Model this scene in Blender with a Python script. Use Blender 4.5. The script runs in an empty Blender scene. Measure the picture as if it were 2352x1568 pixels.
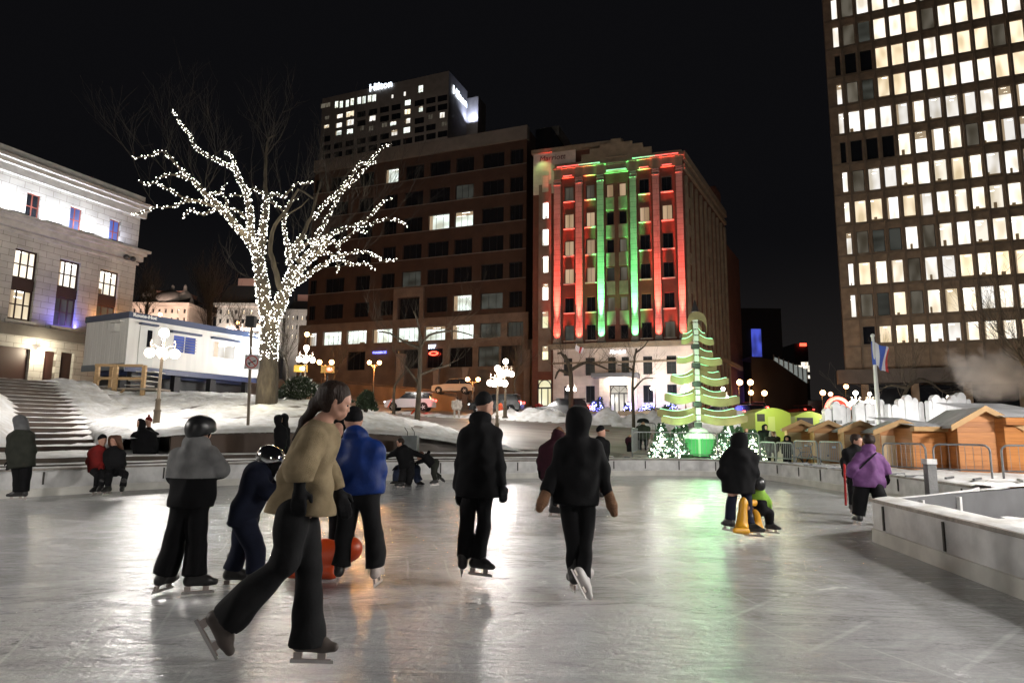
import bpy, math, random
import numpy as np
from mathutils import Vector, Matrix
from mathutils.bvhtree import BVHTree
R = math.radians
rnd = random.Random(7)
scn = bpy.context.scene
COL = scn.collection
CAM_H = 1.40
F = 1480.0                       # focal length in pixels of a 2352 x 1568 picture
PITCH = math.atan2(211.0, F)
ROLL = 0.0105
CAM = Vector((0, 0, CAM_H))
_f = Vector((0, math.cos(PITCH), math.sin(PITCH)))
_r0 = Vector((1, 0, 0)); _u0 = _r0.cross(_f)
_r = (_r0 * math.cos(ROLL) + _u0 * math.sin(ROLL)).normalized()
_u = (-_r0 * math.sin(ROLL) + _u0 * math.cos(ROLL)).normalized()
cd = bpy.data.cameras.new('camera')
cam = bpy.data.objects.new('camera', cd); COL.objects.link(cam)
cd.sensor_width = 36.0; cd.lens = 36.0 * F / 2352.0
cd.clip_start = 0.05; cd.clip_end = 3000
cam.matrix_world = Matrix(((_r.x, _u.x, -_f.x, 0), (_r.y, _u.y, -_f.y, 0), (_r.z, _u.z, -_f.z, CAM_H), (0, 0, 0, 1)))
scn.camera = cam
w = bpy.data.worlds.new('World'); scn.world = w; w.use_nodes = True
nt = w.node_tree; nt.nodes.clear()
wo = nt.nodes.new('ShaderNodeOutputWorld'); bg = nt.nodes.new('ShaderNodeBackground')
sky = nt.nodes.new('ShaderNodeTexSky'); sky.sky_type = 'NISHITA'; sky.sun_disc = False
sky.sun_elevation = R(-8); sky.sun_rotation = R(200)
glow = nt.nodes.new('ShaderNodeMixRGB'); glow.blend_type = 'ADD'; glow.inputs[0].default_value = 1.0
glow.inputs[2].default_value = (0.070, 0.066, 0.074, 1)      # city glow on the low cloud
wc = nt.nodes.new('ShaderNodeTexCoord'); ws = nt.nodes.new('ShaderNodeSeparateXYZ'); nt.links.new(wc.outputs['Generated'], ws.inputs[0])
wr_ = nt.nodes.new('ShaderNodeValToRGB'); nt.links.new(ws.outputs[2], wr_.inputs[0]); nt.links.new(wr_.outputs[0], glow.inputs[2])
wr_.color_ramp.elements[0].color = (0.24, 0.21, 0.20, 1); wr_.color_ramp.elements[1].color = (0.055, 0.055, 0.066, 1); wr_.color_ramp.elements[1].position = 0.30; wr_.color_ramp.interpolation = 'EASE'
nt.links.new(sky.outputs[0], glow.inputs[1]); nt.links.new(glow.outputs[0], bg.inputs[0])
bg.inputs[1].default_value = 0.07
nt.links.new(bg.outputs[0], wo.inputs[0])
vs = scn.view_settings
scn.display_settings.display_device = 'sRGB'
vs.view_transform = 'Standard'; vs.look = 'None'; vs.gamma = 1.0; vs.exposure = 0.0; vs.use_curve_mapping = False
cy = scn.cycles
cy.use_denoising = True
cy.max_bounces = 5; cy.diffuse_bounces = 2; cy.glossy_bounces = 3; cy.transmission_bounces = 3
cy.transparent_max_bounces = 8; cy.volume_bounces = 0
cy.sample_clamp_indirect = 4.0; cy.sample_clamp_direct = 0.0
cy.use_light_tree = True
cy.caustics_reflective = False; cy.caustics_refractive = False
def ray(u, v):
 return _r * ((u - 1176.0) / F) + _u * ((784.0 - v) / F) + _f
def P(u, v, Y):
 d = ray(u, v); return CAM + d * (Y / d.y)
def G(u, v, z=0.0):
 d = ray(u, v); return CAM + d * ((z - CAM_H) / d.z)
def ppm(Y):                       # picture pixels per metre at depth Y
 return F / Y
def zc(x0, y0, s):                # a crop of the 2560 px photograph -> 2352 px coordinates
 k = 1.0884353
 return lambda X, Y: ((x0 + X / s) / k, (y0 + Y / s) / k)
def tag(o, label=None, cat=None, group=None, kind=None):
 if label: o['label'] = label
 if cat: o['category'] = cat
 if group: o['group'] = group
 if kind: o['kind'] = kind
 return o
def empty(name, loc, label=None, cat=None, group=None, rz=0.0):
 o = bpy.data.objects.new(name, None); COL.objects.link(o)
 o.location = loc; o.rotation_euler = (0, 0, rz); o.empty_display_size = 0.2
 return tag(o, label, cat, group)
def wmat(o):
 m = o.matrix_basis.copy()
 if o.parent is not None: m = wmat(o.parent) @ o.matrix_parent_inverse @ m
 return m
def adopt(o, parent):            # o keeps its place in the world
 o.parent = parent; o.matrix_parent_inverse = wmat(parent).inverted(); return o
def link(name, me, parent=None, loc=None, rot=None):
 o = bpy.data.objects.new(name, me); COL.objects.link(o)
 if parent is not None:
  if loc is None and rot is None: adopt(o, parent)
  else: o.parent = parent
 if loc is not None: o.location = loc
 if rot is not None: o.rotation_euler = rot
 return o
def copy_tree(o, parent=None):
 c = o.copy(); COL.objects.link(c)
 if parent is not None: c.parent = parent
 for ch in list(o.children): copy_tree(ch, c)
 return c
class MB:
 """collects boxes, bars, tubes, quads; build() links them as one mesh object"""
 def __init__(s): s.v = []; s.f = []; s.m = []; s.mats = []; s.cur = 0
 def mat(s, m):
  if m not in s.mats: s.mats.append(m)
  s.cur = s.mats.index(m); return s
 def add(s, vs, fs):
  b = len(s.v); s.v += [tuple(p) for p in vs]
  for f in fs: s.f.append([b + i for i in f]); s.m.append(s.cur)
 def box(s, x0, x1, y0, y1, z0, z1, M=None):
  p = [Vector((x, y, z)) for z in (z0, z1) for x, y in ((x0, y0), (x1, y0), (x1, y1), (x0, y1))]
  if M is not None: p = [M @ q for q in p]
  s.add(p, [(3, 2, 1, 0), (4, 5, 6, 7), (0, 1, 5, 4), (1, 2, 6, 5), (2, 3, 7, 6), (3, 0, 4, 7)])
  return s
 def cbox(s, c, sx, sy, sz, M=None):
  T = Matrix.Translation(c)
  if M is not None: T = T @ M
  return s.box(-sx / 2, sx / 2, -sy / 2, sy / 2, -sz / 2, sz / 2, T)
 def bar(s, a, b, wx, wz=None):
  a = Vector(a); b = Vector(b); wz = wx if wz is None else wz
  d = (b - a); L = d.length
  if L < 1e-6: return s
  q = d.to_track_quat('Z', 'X').to_matrix().to_4x4()
  return s.box(-wx / 2, wx / 2, -wz / 2, wz / 2, 0, L, Matrix.Translation(a) @ q)
 def tube(s, pts, rad, n=8, cap=True):
  pts = [Vector(p) for p in pts]
  if not hasattr(rad, '__len__'): rad = [rad] * len(pts)
  rings = []; ref = None
  for i, p in enumerate(pts):
   t = (pts[min(i + 1, len(pts) - 1)] - pts[max(i - 1, 0)])
   if t.length < 1e-9: t = Vector((0, 0, 1))
   t.normalize()
   if ref is None: ref = t.orthogonal().normalized()
   else:
    ref = ref - t * ref.dot(t)
    ref = ref.normalized() if ref.length > 1e-6 else t.orthogonal().normalized()
   b = t.cross(ref)
   rings.append([p + (ref * math.cos(2 * math.pi * k / n) + b * math.sin(2 * math.pi * k / n)) * rad[i] for k in range(n)])
  vs = [q for r_ in rings for q in r_]; fs = []
  for i in range(len(pts) - 1):
   for k in range(n):
    a = i * n + k; b2 = i * n + (k + 1) % n
    fs.append((a, b2, b2 + n, a + n))
  if cap:
   fs.append(tuple(range(n - 1, -1, -1))); fs.append(tuple(range(len(vs) - n, len(vs))))
  s.add(vs, fs); return s
 def lathe(s, prof, c=(0, 0, 0), n=16, M=None):
  c = Vector(c); vs = []; fs = []
  for r_, z in prof:
   for k in range(n):
    a = 2 * math.pi * k / n
    q = Vector((r_ * math.cos(a), r_ * math.sin(a), z))
    if M is not None: q = M @ q
    vs.append(c + q)
  for i in range(len(prof) - 1):
   for k in range(n):
    a = i * n + k; b = i * n + (k + 1) % n
    fs.append((a, b, b + n, a + n))
  fs.append(tuple(range(n - 1, -1, -1))); fs.append(tuple(range(len(vs) - n, len(vs))))
  s.add(vs, fs); return s
 def sphere(s, c, r_, n=10, m=6, sc=(1, 1, 1)):
  prof = []
  vs = [Vector(c) + Vector((0, 0, -r_ * sc[2]))]; fs = []
  for i in range(1, m):
   th = math.pi * i / m - math.pi / 2
   for k in range(n):
    a = 2 * math.pi * k / n
    vs.append(Vector(c) + Vector((r_ * math.cos(th) * math.cos(a) * sc[0], r_ * math.cos(th) * math.sin(a) * sc[1], r_ * math.sin(th) * sc[2])))
  vs.append(Vector(c) + Vector((0, 0, r_ * sc[2])))
  for k in range(n): fs.append((0, 1 + (k + 1) % n, 1 + k))
  for i in range(m - 2):
   for k in range(n):
    a = 1 + i * n + k; b = 1 + i * n + (k + 1) % n
    fs.append((a, b, b + n, a + n))
  L = len(vs) - 1; o = 1 + (m - 2) * n
  for k in range(n): fs.append((o + k, o + (k + 1) % n, L))
  s.add(vs, fs); return s
 def prism(s, poly, z0, z1, M=None):
  n = len(poly)
  vs = [Vector((x, y, z0)) for x, y in poly] + [Vector((x, y, z1)) for x, y in poly]
  if M is not None: vs = [M @ q for q in vs]
  fs = [tuple(range(n - 1, -1, -1)), tuple(range(n, 2 * n))] + [(i, (i + 1) % n, n + (i + 1) % n, n + i) for i in range(n)]
  s.add(vs, fs); return s
 def octa(s, c, r_):
  x, y, z = c
  s.add([(x + r_, y, z), (x - r_, y, z), (x, y + r_, z), (x, y - r_, z), (x, y, z + r_), (x, y, z - r_)],
   [(0, 2, 4), (2, 1, 4), (1, 3, 4), (3, 0, 4), (2, 0, 5), (1, 2, 5), (3, 1, 5), (0, 3, 5)])
 def mesh(s, name, smooth=False):
  me = bpy.data.meshes.new(name)
  me.from_pydata(s.v, [], s.f)
  for m in s.mats: me.materials.append(m)
  if len(s.mats) > 1: me.polygons.foreach_set('material_index', s.m)
  if smooth: me.polygons.foreach_set('use_smooth', [True] * len(me.polygons))
  me.update(); return me
 def build(s, name, m=None, parent=None, smooth=False, loc=None, rot=None):
  if m is not None and not s.mats: s.mats = [m]
  return link(name, s.mesh(name, smooth), parent, loc, rot)
def struct(name, mb, m, smooth=False):
 o = mb.build(name, m, smooth=smooth); o['kind'] = 'structure'; return o
def newmat(name):
 m = bpy.data.materials.new(name); m.use_nodes = True
 n = m.node_tree; b = n.nodes['Principled BSDF']; return m, n, b
def mat(name, col, rough=0.8, metal=0.0, noise=0.0, nscale=6.0, bump=0.0, bscale=30.0, col2=None, spec=0.5, stretch=None, detail=5.0):
 m, n, b = newmat(name)
 b.inputs['Roughness'].default_value = rough; b.inputs['Metallic'].default_value = metal
 b.inputs['Specular IOR Level'].default_value = spec
 c1 = (*col, 1); b.inputs['Base Color'].default_value = c1
 tc = n.nodes.new('ShaderNodeTexCoord'); mp = n.nodes.new('ShaderNodeMapping')
 n.links.new(tc.outputs['Object'], mp.inputs[0])
 if stretch: mp.inputs['Scale'].default_value = stretch
 if noise > 0 or col2:
  nz = n.nodes.new('ShaderNodeTexNoise'); nz.inputs['Scale'].default_value = nscale; nz.inputs['Detail'].default_value = detail
  n.links.new(mp.outputs[0], nz.inputs['Vector'])
  cr = n.nodes.new('ShaderNodeValToRGB')
  c2 = col2 if col2 else tuple(c * (1 - noise) for c in col)
  cr.color_ramp.elements[0].position = 0.35; cr.color_ramp.elements[1].position = 0.65
  cr.color_ramp.elements[0].color = (*c2, 1); cr.color_ramp.elements[1].color = c1
  n.links.new(nz.outputs[0], cr.inputs[0]); n.links.new(cr.outputs[0], b.inputs['Base Color'])
 if bump > 0:
  nb = n.nodes.new('ShaderNodeTexNoise'); nb.inputs['Scale'].default_value = bscale; nb.inputs['Detail'].default_value = 6
  n.links.new(mp.outputs[0], nb.inputs['Vector'])
  bp = n.nodes.new('ShaderNodeBump'); bp.inputs['Strength'].default_value = bump; bp.inputs['Distance'].default_value = 0.05
  n.links.new(nb.outputs[0], bp.inputs['Height']); n.links.new(bp.outputs[0], b.inputs['Normal'])
 return m
def emis(name, col, strength, base=(0.8, 0.8, 0.8)):
 m, n, b = newmat(name)
 b.inputs['Base Color'].default_value = (*base, 1); b.inputs['Roughness'].default_value = 0.4
 b.inputs['Emission Color'].default_value = (*col, 1); b.inputs['Emission Strength'].default_value = strength
 return m
def brickmat(name, c1, c2, mortar, scale=1.0, bw=0.22, bh=0.075, ms=0.01, rough=0.9, bump=0.3):
 """courses on a wall whose object space has x along the wall and z up"""
 m, n, b = newmat(name)
 tc = n.nodes.new('ShaderNodeTexCoord'); sp = n.nodes.new('ShaderNodeSeparateXYZ'); cb = n.nodes.new('ShaderNodeCombineXYZ')
 n.links.new(tc.outputs['Object'], sp.inputs[0])
 n.links.new(sp.outputs[0], cb.inputs[0]); n.links.new(sp.outputs[2], cb.inputs[1])
 br = n.nodes.new('ShaderNodeTexBrick'); n.links.new(cb.outputs[0], br.inputs['Vector'])
 br.inputs['Color1'].default_value = (*c1, 1); br.inputs['Color2'].default_value = (*c2, 1); br.inputs['Mortar'].default_value = (*mortar, 1)
 br.inputs['Scale'].default_value = scale; br.inputs['Brick Width'].default_value = bw; br.inputs['Row Height'].default_value = bh
 br.inputs['Mortar Size'].default_value = ms
 nz = n.nodes.new('ShaderNodeTexNoise'); nz.inputs['Scale'].default_value = 0.6; nz.inputs['Detail'].default_value = 6
 n.links.new(tc.outputs['Object'], nz.inputs['Vector'])
 mr = n.nodes.new('ShaderNodeMapRange'); mr.inputs[1].default_value = 0.3; mr.inputs[2].default_value = 0.7; mr.inputs[3].default_value = 0.7; mr.inputs[4].default_value = 1.1
 n.links.new(nz.outputs[0], mr.inputs[0])
 mx = n.nodes.new('ShaderNodeMixRGB'); mx.blend_type = 'MULTIPLY'; mx.inputs[0].default_value = 1
 n.links.new(br.outputs[0], mx.inputs[1]); n.links.new(mr.outputs[0], mx.inputs[2])
 n.links.new(mx.outputs[0], b.inputs['Base Color']); b.inputs['Roughness'].default_value = rough
 bp = n.nodes.new('ShaderNodeBump'); bp.inputs['Strength'].default_value = bump; bp.inputs['Distance'].default_value = 0.02
 n.links.new(br.outputs['Fac'], bp.inputs['Height']); bp.invert = True; n.links.new(bp.outputs[0], b.inputs['Normal'])
 return m
def litwin(name, col, strength, lo=0.35, sx=3.0, sz=1.2):
 """a lit room behind glass: uneven light, differs from window to window"""
 m, n, b = newmat(name)
 b.inputs['Base Color'].default_value = (0.02, 0.02, 0.02, 1); b.inputs['Roughness'].default_value = 0.12
 tc = n.nodes.new('ShaderNodeTexCoord'); oi = n.nodes.new('ShaderNodeObjectInfo')
 mp = n.nodes.new('ShaderNodeMapping'); mp.inputs['Scale'].default_value = (sx, 1, sz)
 n.links.new(tc.outputs['Object'], mp.inputs[0])
 ml = n.nodes.new('ShaderNodeMath'); ml.operation = 'MULTIPLY'; ml.inputs[1].default_value = 57.0
 n.links.new(oi.outputs['Random'], ml.inputs[0])
 nz = n.nodes.new('ShaderNodeTexNoise'); nz.noise_dimensions = '4D'; nz.inputs['Scale'].default_value = 0.42; nz.inputs['Detail'].default_value = 0.3
 n.links.new(mp.outputs[0], nz.inputs['Vector']); n.links.new(ml.outputs[0], nz.inputs['W'])
 cr = n.nodes.new('ShaderNodeValToRGB'); e = cr.color_ramp.elements
 lo = lo ** .6; e[0].position = 0.30; e[0].color = (col[0] * lo, col[1] * lo * 0.93, col[2] * lo * 0.8, 1); e[1].position = 0.62; e[1].color = (*col, 1)
 n.links.new(nz.outputs[0], cr.inputs[0])
 n.links.new(cr.outputs[0], b.inputs['Emission Color'])
 mm = n.nodes.new('ShaderNodeMapRange'); mm.inputs[3].default_value = strength * 0.55; mm.inputs[4].default_value = strength * 1.25
 m2 = n.nodes.new('ShaderNodeMath'); m2.operation = 'FRACT'; m3 = n.nodes.new('ShaderNodeMath'); m3.operation = 'MULTIPLY'; m3.inputs[1].default_value = 7.31
 n.links.new(oi.outputs['Random'], m3.inputs[0]); n.links.new(m3.outputs[0], m2.inputs[0])
 n.links.new(m2.outputs[0], mm.inputs[0]); n.links.new(mm.outputs[0], b.inputs['Emission Strength'])
 m.cycles.emission_sampling = 'NONE'
 return m
M_globe = emis('globe_glass_lit', (1.0, 0.86, 0.72), 14.0)
M_globe_o = emis('sodium_glass_lit', (1.0, 0.5, 0.2), 14.0)
for _m in (M_globe, M_globe_o): _m.cycles.emission_sampling = 'NONE'
M_iron = mat('painted_iron', (0.05, 0.05, 0.05), 0.45, 0.3, bump=0.1)
M_iron_br = mat('brown_iron', (0.12, 0.09, 0.06), 0.5, 0.2, bump=0.1)
M_steel = mat('galvanised_steel', (0.22, 0.225, 0.23), 0.45, 0.6, noise=0.3, nscale=8)
M_dark = mat('dark_gap', (0.012, 0.012, 0.014), 0.6)
M_glass = mat('dark_glass', (0.012, 0.013, 0.016), 0.08, spec=0.7)
M_stone = brickmat('pale_ashlar', (0.50, 0.475, 0.44), (0.42, 0.40, 0.37), (0.18, 0.16, 0.14), bw=0.9, bh=0.42, ms=0.012, bump=0.4)
M_stone_plain = mat('pale_stone', (0.48, 0.46, 0.43), 0.85, noise=0.25, nscale=2.0, bump=0.25, bscale=8)
M_snow = mat('snow', (0.80, 0.80, 0.81), 0.75, nscale=2.6, col2=(0.62, 0.60, 0.57), noise=.1, bump=1.0, bscale=4.5, detail=9)
M_wood_pine = mat('new_pine', (0.55, 0.36, 0.18), 0.7, noise=0.25, nscale=3, stretch=(1, 1, 12), bump=0.15, bscale=20)
def area(name, loc, target, sx, sy, power, col, parent=None, spread=180):
 l = bpy.data.lights.new(name, 'AREA'); l.shape = 'RECTANGLE'; l.size = sx; l.size_y = sy; l.energy = power; l.color = col; l.spread = R(spread)
 o = bpy.data.objects.new(name, l); COL.objects.link(o)
 o.location = loc; d = Vector(target) - Vector(loc); o.rotation_euler = d.to_track_quat('-Z', 'Y').to_euler()
 if parent is not None: adopt(o, parent)
 return o
def spot(name, loc, target, power, col, size=30, blend=0.5, rad=0.05, parent=None):
 l = bpy.data.lights.new(name, 'SPOT'); l.energy = power; l.color = col; l.spot_size = R(size); l.spot_blend = blend; l.shadow_soft_size = rad
 o = bpy.data.objects.new(name, l); COL.objects.link(o)
 o.location = loc; d = Vector(target) - Vector(loc); o.rotation_euler = d.to_track_quat('-Z', 'Y').to_euler()
 if parent is not None: adopt(o, parent)
 return o
def point(name, loc, power, col, rad=0.15, parent=None):
 l = bpy.data.lights.new(name, 'POINT'); l.energy = power; l.color = col; l.shadow_soft_size = rad
 o = bpy.data.objects.new(name, l); COL.objects.link(o); o.location = loc
 if parent is not None: adopt(o, parent)
 return o
def text(name, s, m, parent, loc, rot, size, ext=0.02, align='CENTER', sx=1.0, shear=0.0, bold=0.0):
 c = bpy.data.curves.new(name, 'FONT'); c.body = s; c.size = size; c.extrude = ext; c.align_x = align; c.align_y = 'BOTTOM'
 c.shear = shear; c.offset = bold; c.resolution_u = 3
 c.materials.append(m)
 t_ = bpy.data.objects.new('tmp_text', c); me = bpy.data.meshes.new_from_object(t_); bpy.data.objects.remove(t_); bpy.data.curves.remove(c)
 me.name = name; me.transform(Matrix.Diagonal((sx, 1, 1, 1)))
 o = bpy.data.objects.new(name, me); COL.objects.link(o); o.parent = parent; o.location = loc; o.rotation_euler = rot
 return o
# ================================================================ THE RINK
BH = 0.56
def catmull(pts, step):
 out = []
 P_ = [pts[0]] + list(pts) + [pts[-1]]
 for i in range(1, len(P_) - 2):
  p0, p1, p2, p3 = [Vector(q) for q in P_[i - 1:i + 3]]
  n = max(1, int((p2 - p1).length / step))
  for k in range(n):
   t = k / n
   out.append(0.5 * ((2 * p1) + (p2 - p0) * t + (2 * p0 - 5 * p1 + 4 * p2 - p3) * t * t + (3 * p1 - p0 - 3 * p2 + p3) * t ** 3))
 out.append(Vector(P_[-2])); return out
BASE_PX = [(0, 1145), (180, 1134), (367, 1122), (650, 1109), (900, 1103), (1150, 1099), (1300, 1096), (1433, 1092), (1560, 1091.5), (1648, 1094), (1730, 1099), (1797, 1106), (1921, 1126), (2047, 1149)]
bp0 = [G(u, v) for u, v in BASE_PX]
bp0 = [Vector((p.x, p.y)) for p in bp0]
bl = [Vector((-15.5, 1.0)), Vector((-13.6, 7.0)), Vector((-11.9, 10.4))] + bp0 + [Vector((8.15, 11.6))]
board = catmull(bl, 0.5)
def offset(poly, d):
 out = []
 for i, p in enumerate(poly):
  t = (poly[min(i + 1, len(poly) - 1)] - poly[max(i - 1, 0)]).normalized()
  out.append(p + Vector((-t.y, t.x)) * d)
 return out
def strip(mb, A, B, za, zb):
 """a band of quads between two plan lines at two heights"""
 n = len(A); vs = [(p.x, p.y, za) for p in A] + [(p.x, p.y, zb) for p in B]
 mb.add(vs, [(i, i + 1, n + i + 1, n + i) for i in range(n - 1)])
def u_of(p):
 d = Vector((p[0], p[1], p[2] if len(p) > 2 else 0.0)) - CAM
 return 1176 + F * d.dot(_r) / max(d.dot(_f), 0.1)
m, n, b = newmat('skated_ice')
tc = n.nodes.new('ShaderNodeTexCoord')
def _map(rz, sc):
 q = n.nodes.new('ShaderNodeMapping'); q.inputs['Rotation'].default_value = (0, 0, rz); q.inputs['Scale'].default_value = sc
 n.links.new(tc.outputs['Object'], q.inputs[0]); return q
def _noise(q, s, d=6, rough=0.6, dist=0.0):
 z = n.nodes.new('ShaderNodeTexNoise'); z.inputs['Scale'].default_value = s; z.inputs['Detail'].default_value = d; z.inputs['Roughness'].default_value = rough
 z.inputs['Distortion'].default_value = dist
 n.links.new(q.outputs[0], z.inputs['Vector']); return z
def _mix(t, a, b_, f=1.0):
 x = n.nodes.new('ShaderNodeMixRGB'); x.blend_type = t; x.inputs[0].default_value = f
 n.links.new(a, x.inputs[1]); n.links.new(b_, x.inputs[2]); return x
def _ramp(src, p0, c0, p1, c1):
 r_ = n.nodes.new('ShaderNodeValToRGB'); e = r_.color_ramp.elements
 e[0].position = p0; e[0].color = (c0, c0, c0, 1) if not hasattr(c0, '__len__') else (*c0, 1)
 e[1].position = p1; e[1].color = (c1, c1, c1, 1) if not hasattr(c1, '__len__') else (*c1, 1)
 n.links.new(src, r_.inputs[0]); return r_
big = _noise(_map(0.25, (0.30, 0.45, 1)), 1.0, 5, 0.6, 1.0)
mid = _noise(_map(-0.5, (0.8, 1.5, 1)), 1.5, 9, 0.72, 1.2)
arc = _noise(_map(0.5, (0.5, 2.6, 1)), 1.6, 7, 0.7, 2.6)
fine = _noise(_map(0.0, (1, 1, 1)), 26.0, 6, 0.7)
s1 = _noise(_map(0.35, (2.0, 105, 1)), 1.0, 4, 0.6, 1.8)
s2 = _noise(_map(-0.7, (2.0, 105, 1)), 1.0, 4, 0.6, 2.0)
s3 = _noise(_map(1.9, (2.0, 120, 1)), 1.0, 4, 0.6, 2.0)
c = _ramp(big.outputs[0], 0.3, (0.44, 0.445, 0.455), 0.7, (0.60, 0.61, 0.625))
c2 = _ramp(mid.outputs[0], 0.35, 0.80, 0.62, 1.04)
cA = _mix('MULTIPLY', c.outputs[0], c2.outputs[0])
c3 = _ramp(arc.outputs[0], 0.33, 0.72, 0.47, 1.0)
cB = _mix('MULTIPLY', cA.outputs[0], c3.outputs[0], 0.8)
c4 = _ramp(fine.outputs[0], 0.3, 0.86, 0.7, 1.08)
cC = _mix('MULTIPLY', cB.outputs[0], c4.outputs[0])
sc1 = _ramp(s1.outputs[0], 0.67, 0.0, 0.72, 0.30); sc2 = _ramp(s2.outputs[0], 0.68, 0.0, 0.73, 0.26); sc3 = _ramp(s3.outputs[0], 0.69, 0.0, 0.74, 0.25)
cD = _mix('ADD', cC.outputs[0], sc1.outputs[0], 0.7); cE = _mix('ADD', cD.outputs[0], sc2.outputs[0], 0.7); cF = _mix('ADD', cE.outputs[0], sc3.outputs[0], 0.7)
for k_, (rz_, sc_) in enumerate(((0.0, .55), (1.3, .8), (2.4, .4))):
 wv = n.nodes.new('ShaderNodeTexWave'); wv.wave_type = 'RINGS'; wv.inputs['Scale'].default_value = sc_; wv.inputs['Distortion'].default_value = 5.5; wv.inputs['Detail'].default_value = 1.2; wv.inputs['Detail Scale'].default_value = .35
 q_ = _map(rz_, (1, 1, 1)); q_.inputs['Location'].default_value = (3.1 * k_ + 1, 5.3 * k_ - 2, 0); n.links.new(q_.outputs[0], wv.inputs['Vector'])
 rw = _ramp(wv.outputs['Fac'], 0.988, 0.0, 0.998, 0.5); mk = _ramp(_noise(_map(rz_ + .4, (1, 1, 1)), .7, 3).outputs[0], .48, 0.0, .60, 1.0); mw = _mix('MULTIPLY', rw.outputs[0], mk.outputs[0])
 cF = _mix('ADD', cF.outputs[0], mw.outputs[0], 0.24)
n.links.new(cF.outputs[0], b.inputs['Base Color'])
rr = _ramp(mid.outputs[0], 0.34, 0.08, 0.66, 0.28); n.links.new(rr.outputs[0], b.inputs['Roughness'])
b.inputs['IOR'].default_value = 1.31; b.inputs['Specular IOR Level'].default_value = 0.62
rip = _noise(_map(0.2, (1, 1.8, 1)), 7.0, 5, 0.65, 0.6); hs = _mix('ADD', mid.outputs[0], arc.outputs[0], 0.6); h1 = _mix('ADD', hs.outputs[0], rip.outputs[0], 0.55); h2 = _mix('ADD', h1.outputs[0], fine.outputs[0], 0.16)
bpn = n.nodes.new('ShaderNodeBump'); bpn.inputs['Strength'].default_value = 0.95; bpn.inputs['Distance'].default_value = 0.022
n.links.new(h2.outputs[0], bpn.inputs['Height']); n.links.new(bpn.outputs[0], b.inputs['Normal'])
b.inputs['Coat Weight'].default_value = 0.5; b.inputs['Coat IOR'].default_value = 1.33
rc_ = _ramp(arc.outputs[0], 0.36, 0.05, 0.62, 0.17); n.links.new(rc_.outputs[0], b.inputs['Coat Roughness'])
rp2 = _noise(_map(-0.3, (1, 1.3, 1)), 3.2, 4, 0.6, 0.8); hc_ = _mix('ADD', rp2.outputs[0], rip.outputs[0], 0.8)
bc = n.nodes.new('ShaderNodeBump'); bc.inputs['Strength'].default_value = 0.6; bc.inputs['Distance'].default_value = 0.022
n.links.new(hc_.outputs[0], bc.inputs['Height']); n.links.new(bc.outputs[0], b.inputs['Coat Normal'])
M_ice = m
mb = MB(); mb.add([(-30, -16, 0), (22, -16, 0), (22, 26, 0), (-30, 26, 0)], [(0, 1, 2, 3)])
struct('ice', mb, M_ice)
M_board = mat('scuffed_white_board', (0.72, 0.71, 0.70), 0.6, noise=0.32, nscale=2.6, bump=0.15, bscale=9)
M_kick = mat('worn_kick_plate', (0.64, 0.62, 0.57), 0.65, noise=0.2, nscale=3)
M_slot = mat('dark_board_joint', (0.05, 0.045, 0.04), 0.7)
M_capw = mat('weathered_cap_rail', (0.34, 0.30, 0.26), 0.5, noise=0.45, nscale=5, bump=0.3, bscale=14)
def board_wall(pts, name, label, h=BH, cap=0.30, slot=1.25, kick=0.16, face=1.0, thick=0.1, slotz=(0.24, 0.50)):
 c0 = pts[len(pts) // 2]
 root = empty(name, (c0.x, c0.y, 0), label, 'rink boards', 'boards round the rink')
 mb = MB(); O = offset(pts, thick)
 strip(mb, pts, pts, 0.0, h); strip(mb, O, O, h, -0.3); mb.build('panel', M_board, root)
 mb = MB(); I = offset(pts, -0.022)
 strip(mb, offset(pts, -0.034), I, 0.0, kick); strip(mb, I, pts, kick, kick + 0.008); mb.build('kick_plate', M_kick, root)
 mb = MB(); A = offset(pts, -0.035); B = offset(pts, cap)
 strip(mb, A, A, h - 0.03, h + 0.012); strip(mb, A, B, h + 0.012, h + 0.012); strip(mb, B, B, h + 0.012, h - 0.05); mb.build('cap_rail', M_capw, root)
 mb = MB(); n1 = len(A); vs = []
 for i, (p, q) in enumerate(zip(A, B)):
  for k, t in enumerate((0.10, 0.3, 0.6, 0.95)):
   z = h + 0.013 + (0.0, 0.022, 0.03, 0.0)[k] * (0.4 + rnd.random())
   tt = t + (rnd.random() - 0.5) * 0.14
   vs.append((p.x + (q.x - p.x) * tt, p.y + (q.y - p.y) * tt, z))
 mb.add(vs, [(i * 4 + k, i * 4 + k + 1, i * 4 + 5 + k, i * 4 + 4 + k) for i in range(n1 - 1) for k in range(3)])
 mb.build('cap_snow', M_snow, root, smooth=True)
 d = 0.35
 for i in range(len(pts) - 1):
  a, b_ = pts[i], pts[i + 1]; L = (b_ - a).length; t = (b_ - a) / max(L, 1e-6); nn = Vector((-t.y, t.x))
  while d < L:
   q = a + t * d - nn * 0.008; hw = 0.016
   mm = MB(); Mx = Matrix(((t.x, nn.x, 0, q.x), (t.y, nn.y, 0, q.y), (0, 0, 1, 0), (0, 0, 0, 1)))
   mm.box(-hw, hw, -0.012, 0.006, slotz[0] - (0.05 if rnd.random() < 0.4 else 0), slotz[1], Mx)
   mm.build('joint_strip', M_slot, root)
   d += slot
  d -= L
 return root
board_wall(board, 'rink_boards', 'long pale board wall curving round the far side of the ice')
ISL = G(2009, 1243); ISL = Vector((ISL.x, ISL.y))
e2 = G(2352, 1375); e2 = Vector((e2.x, e2.y)); e3 = e2 + (e2 - ISL) * 1.6
isl_pts = catmull([e3, e2, ISL], 0.5)
isl_pts = isl_pts[::-1]     # from the corner towards the camera; outward is to the right of travel, so mirror below
def flip_offset(poly, d): return offset(poly, d)
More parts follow.
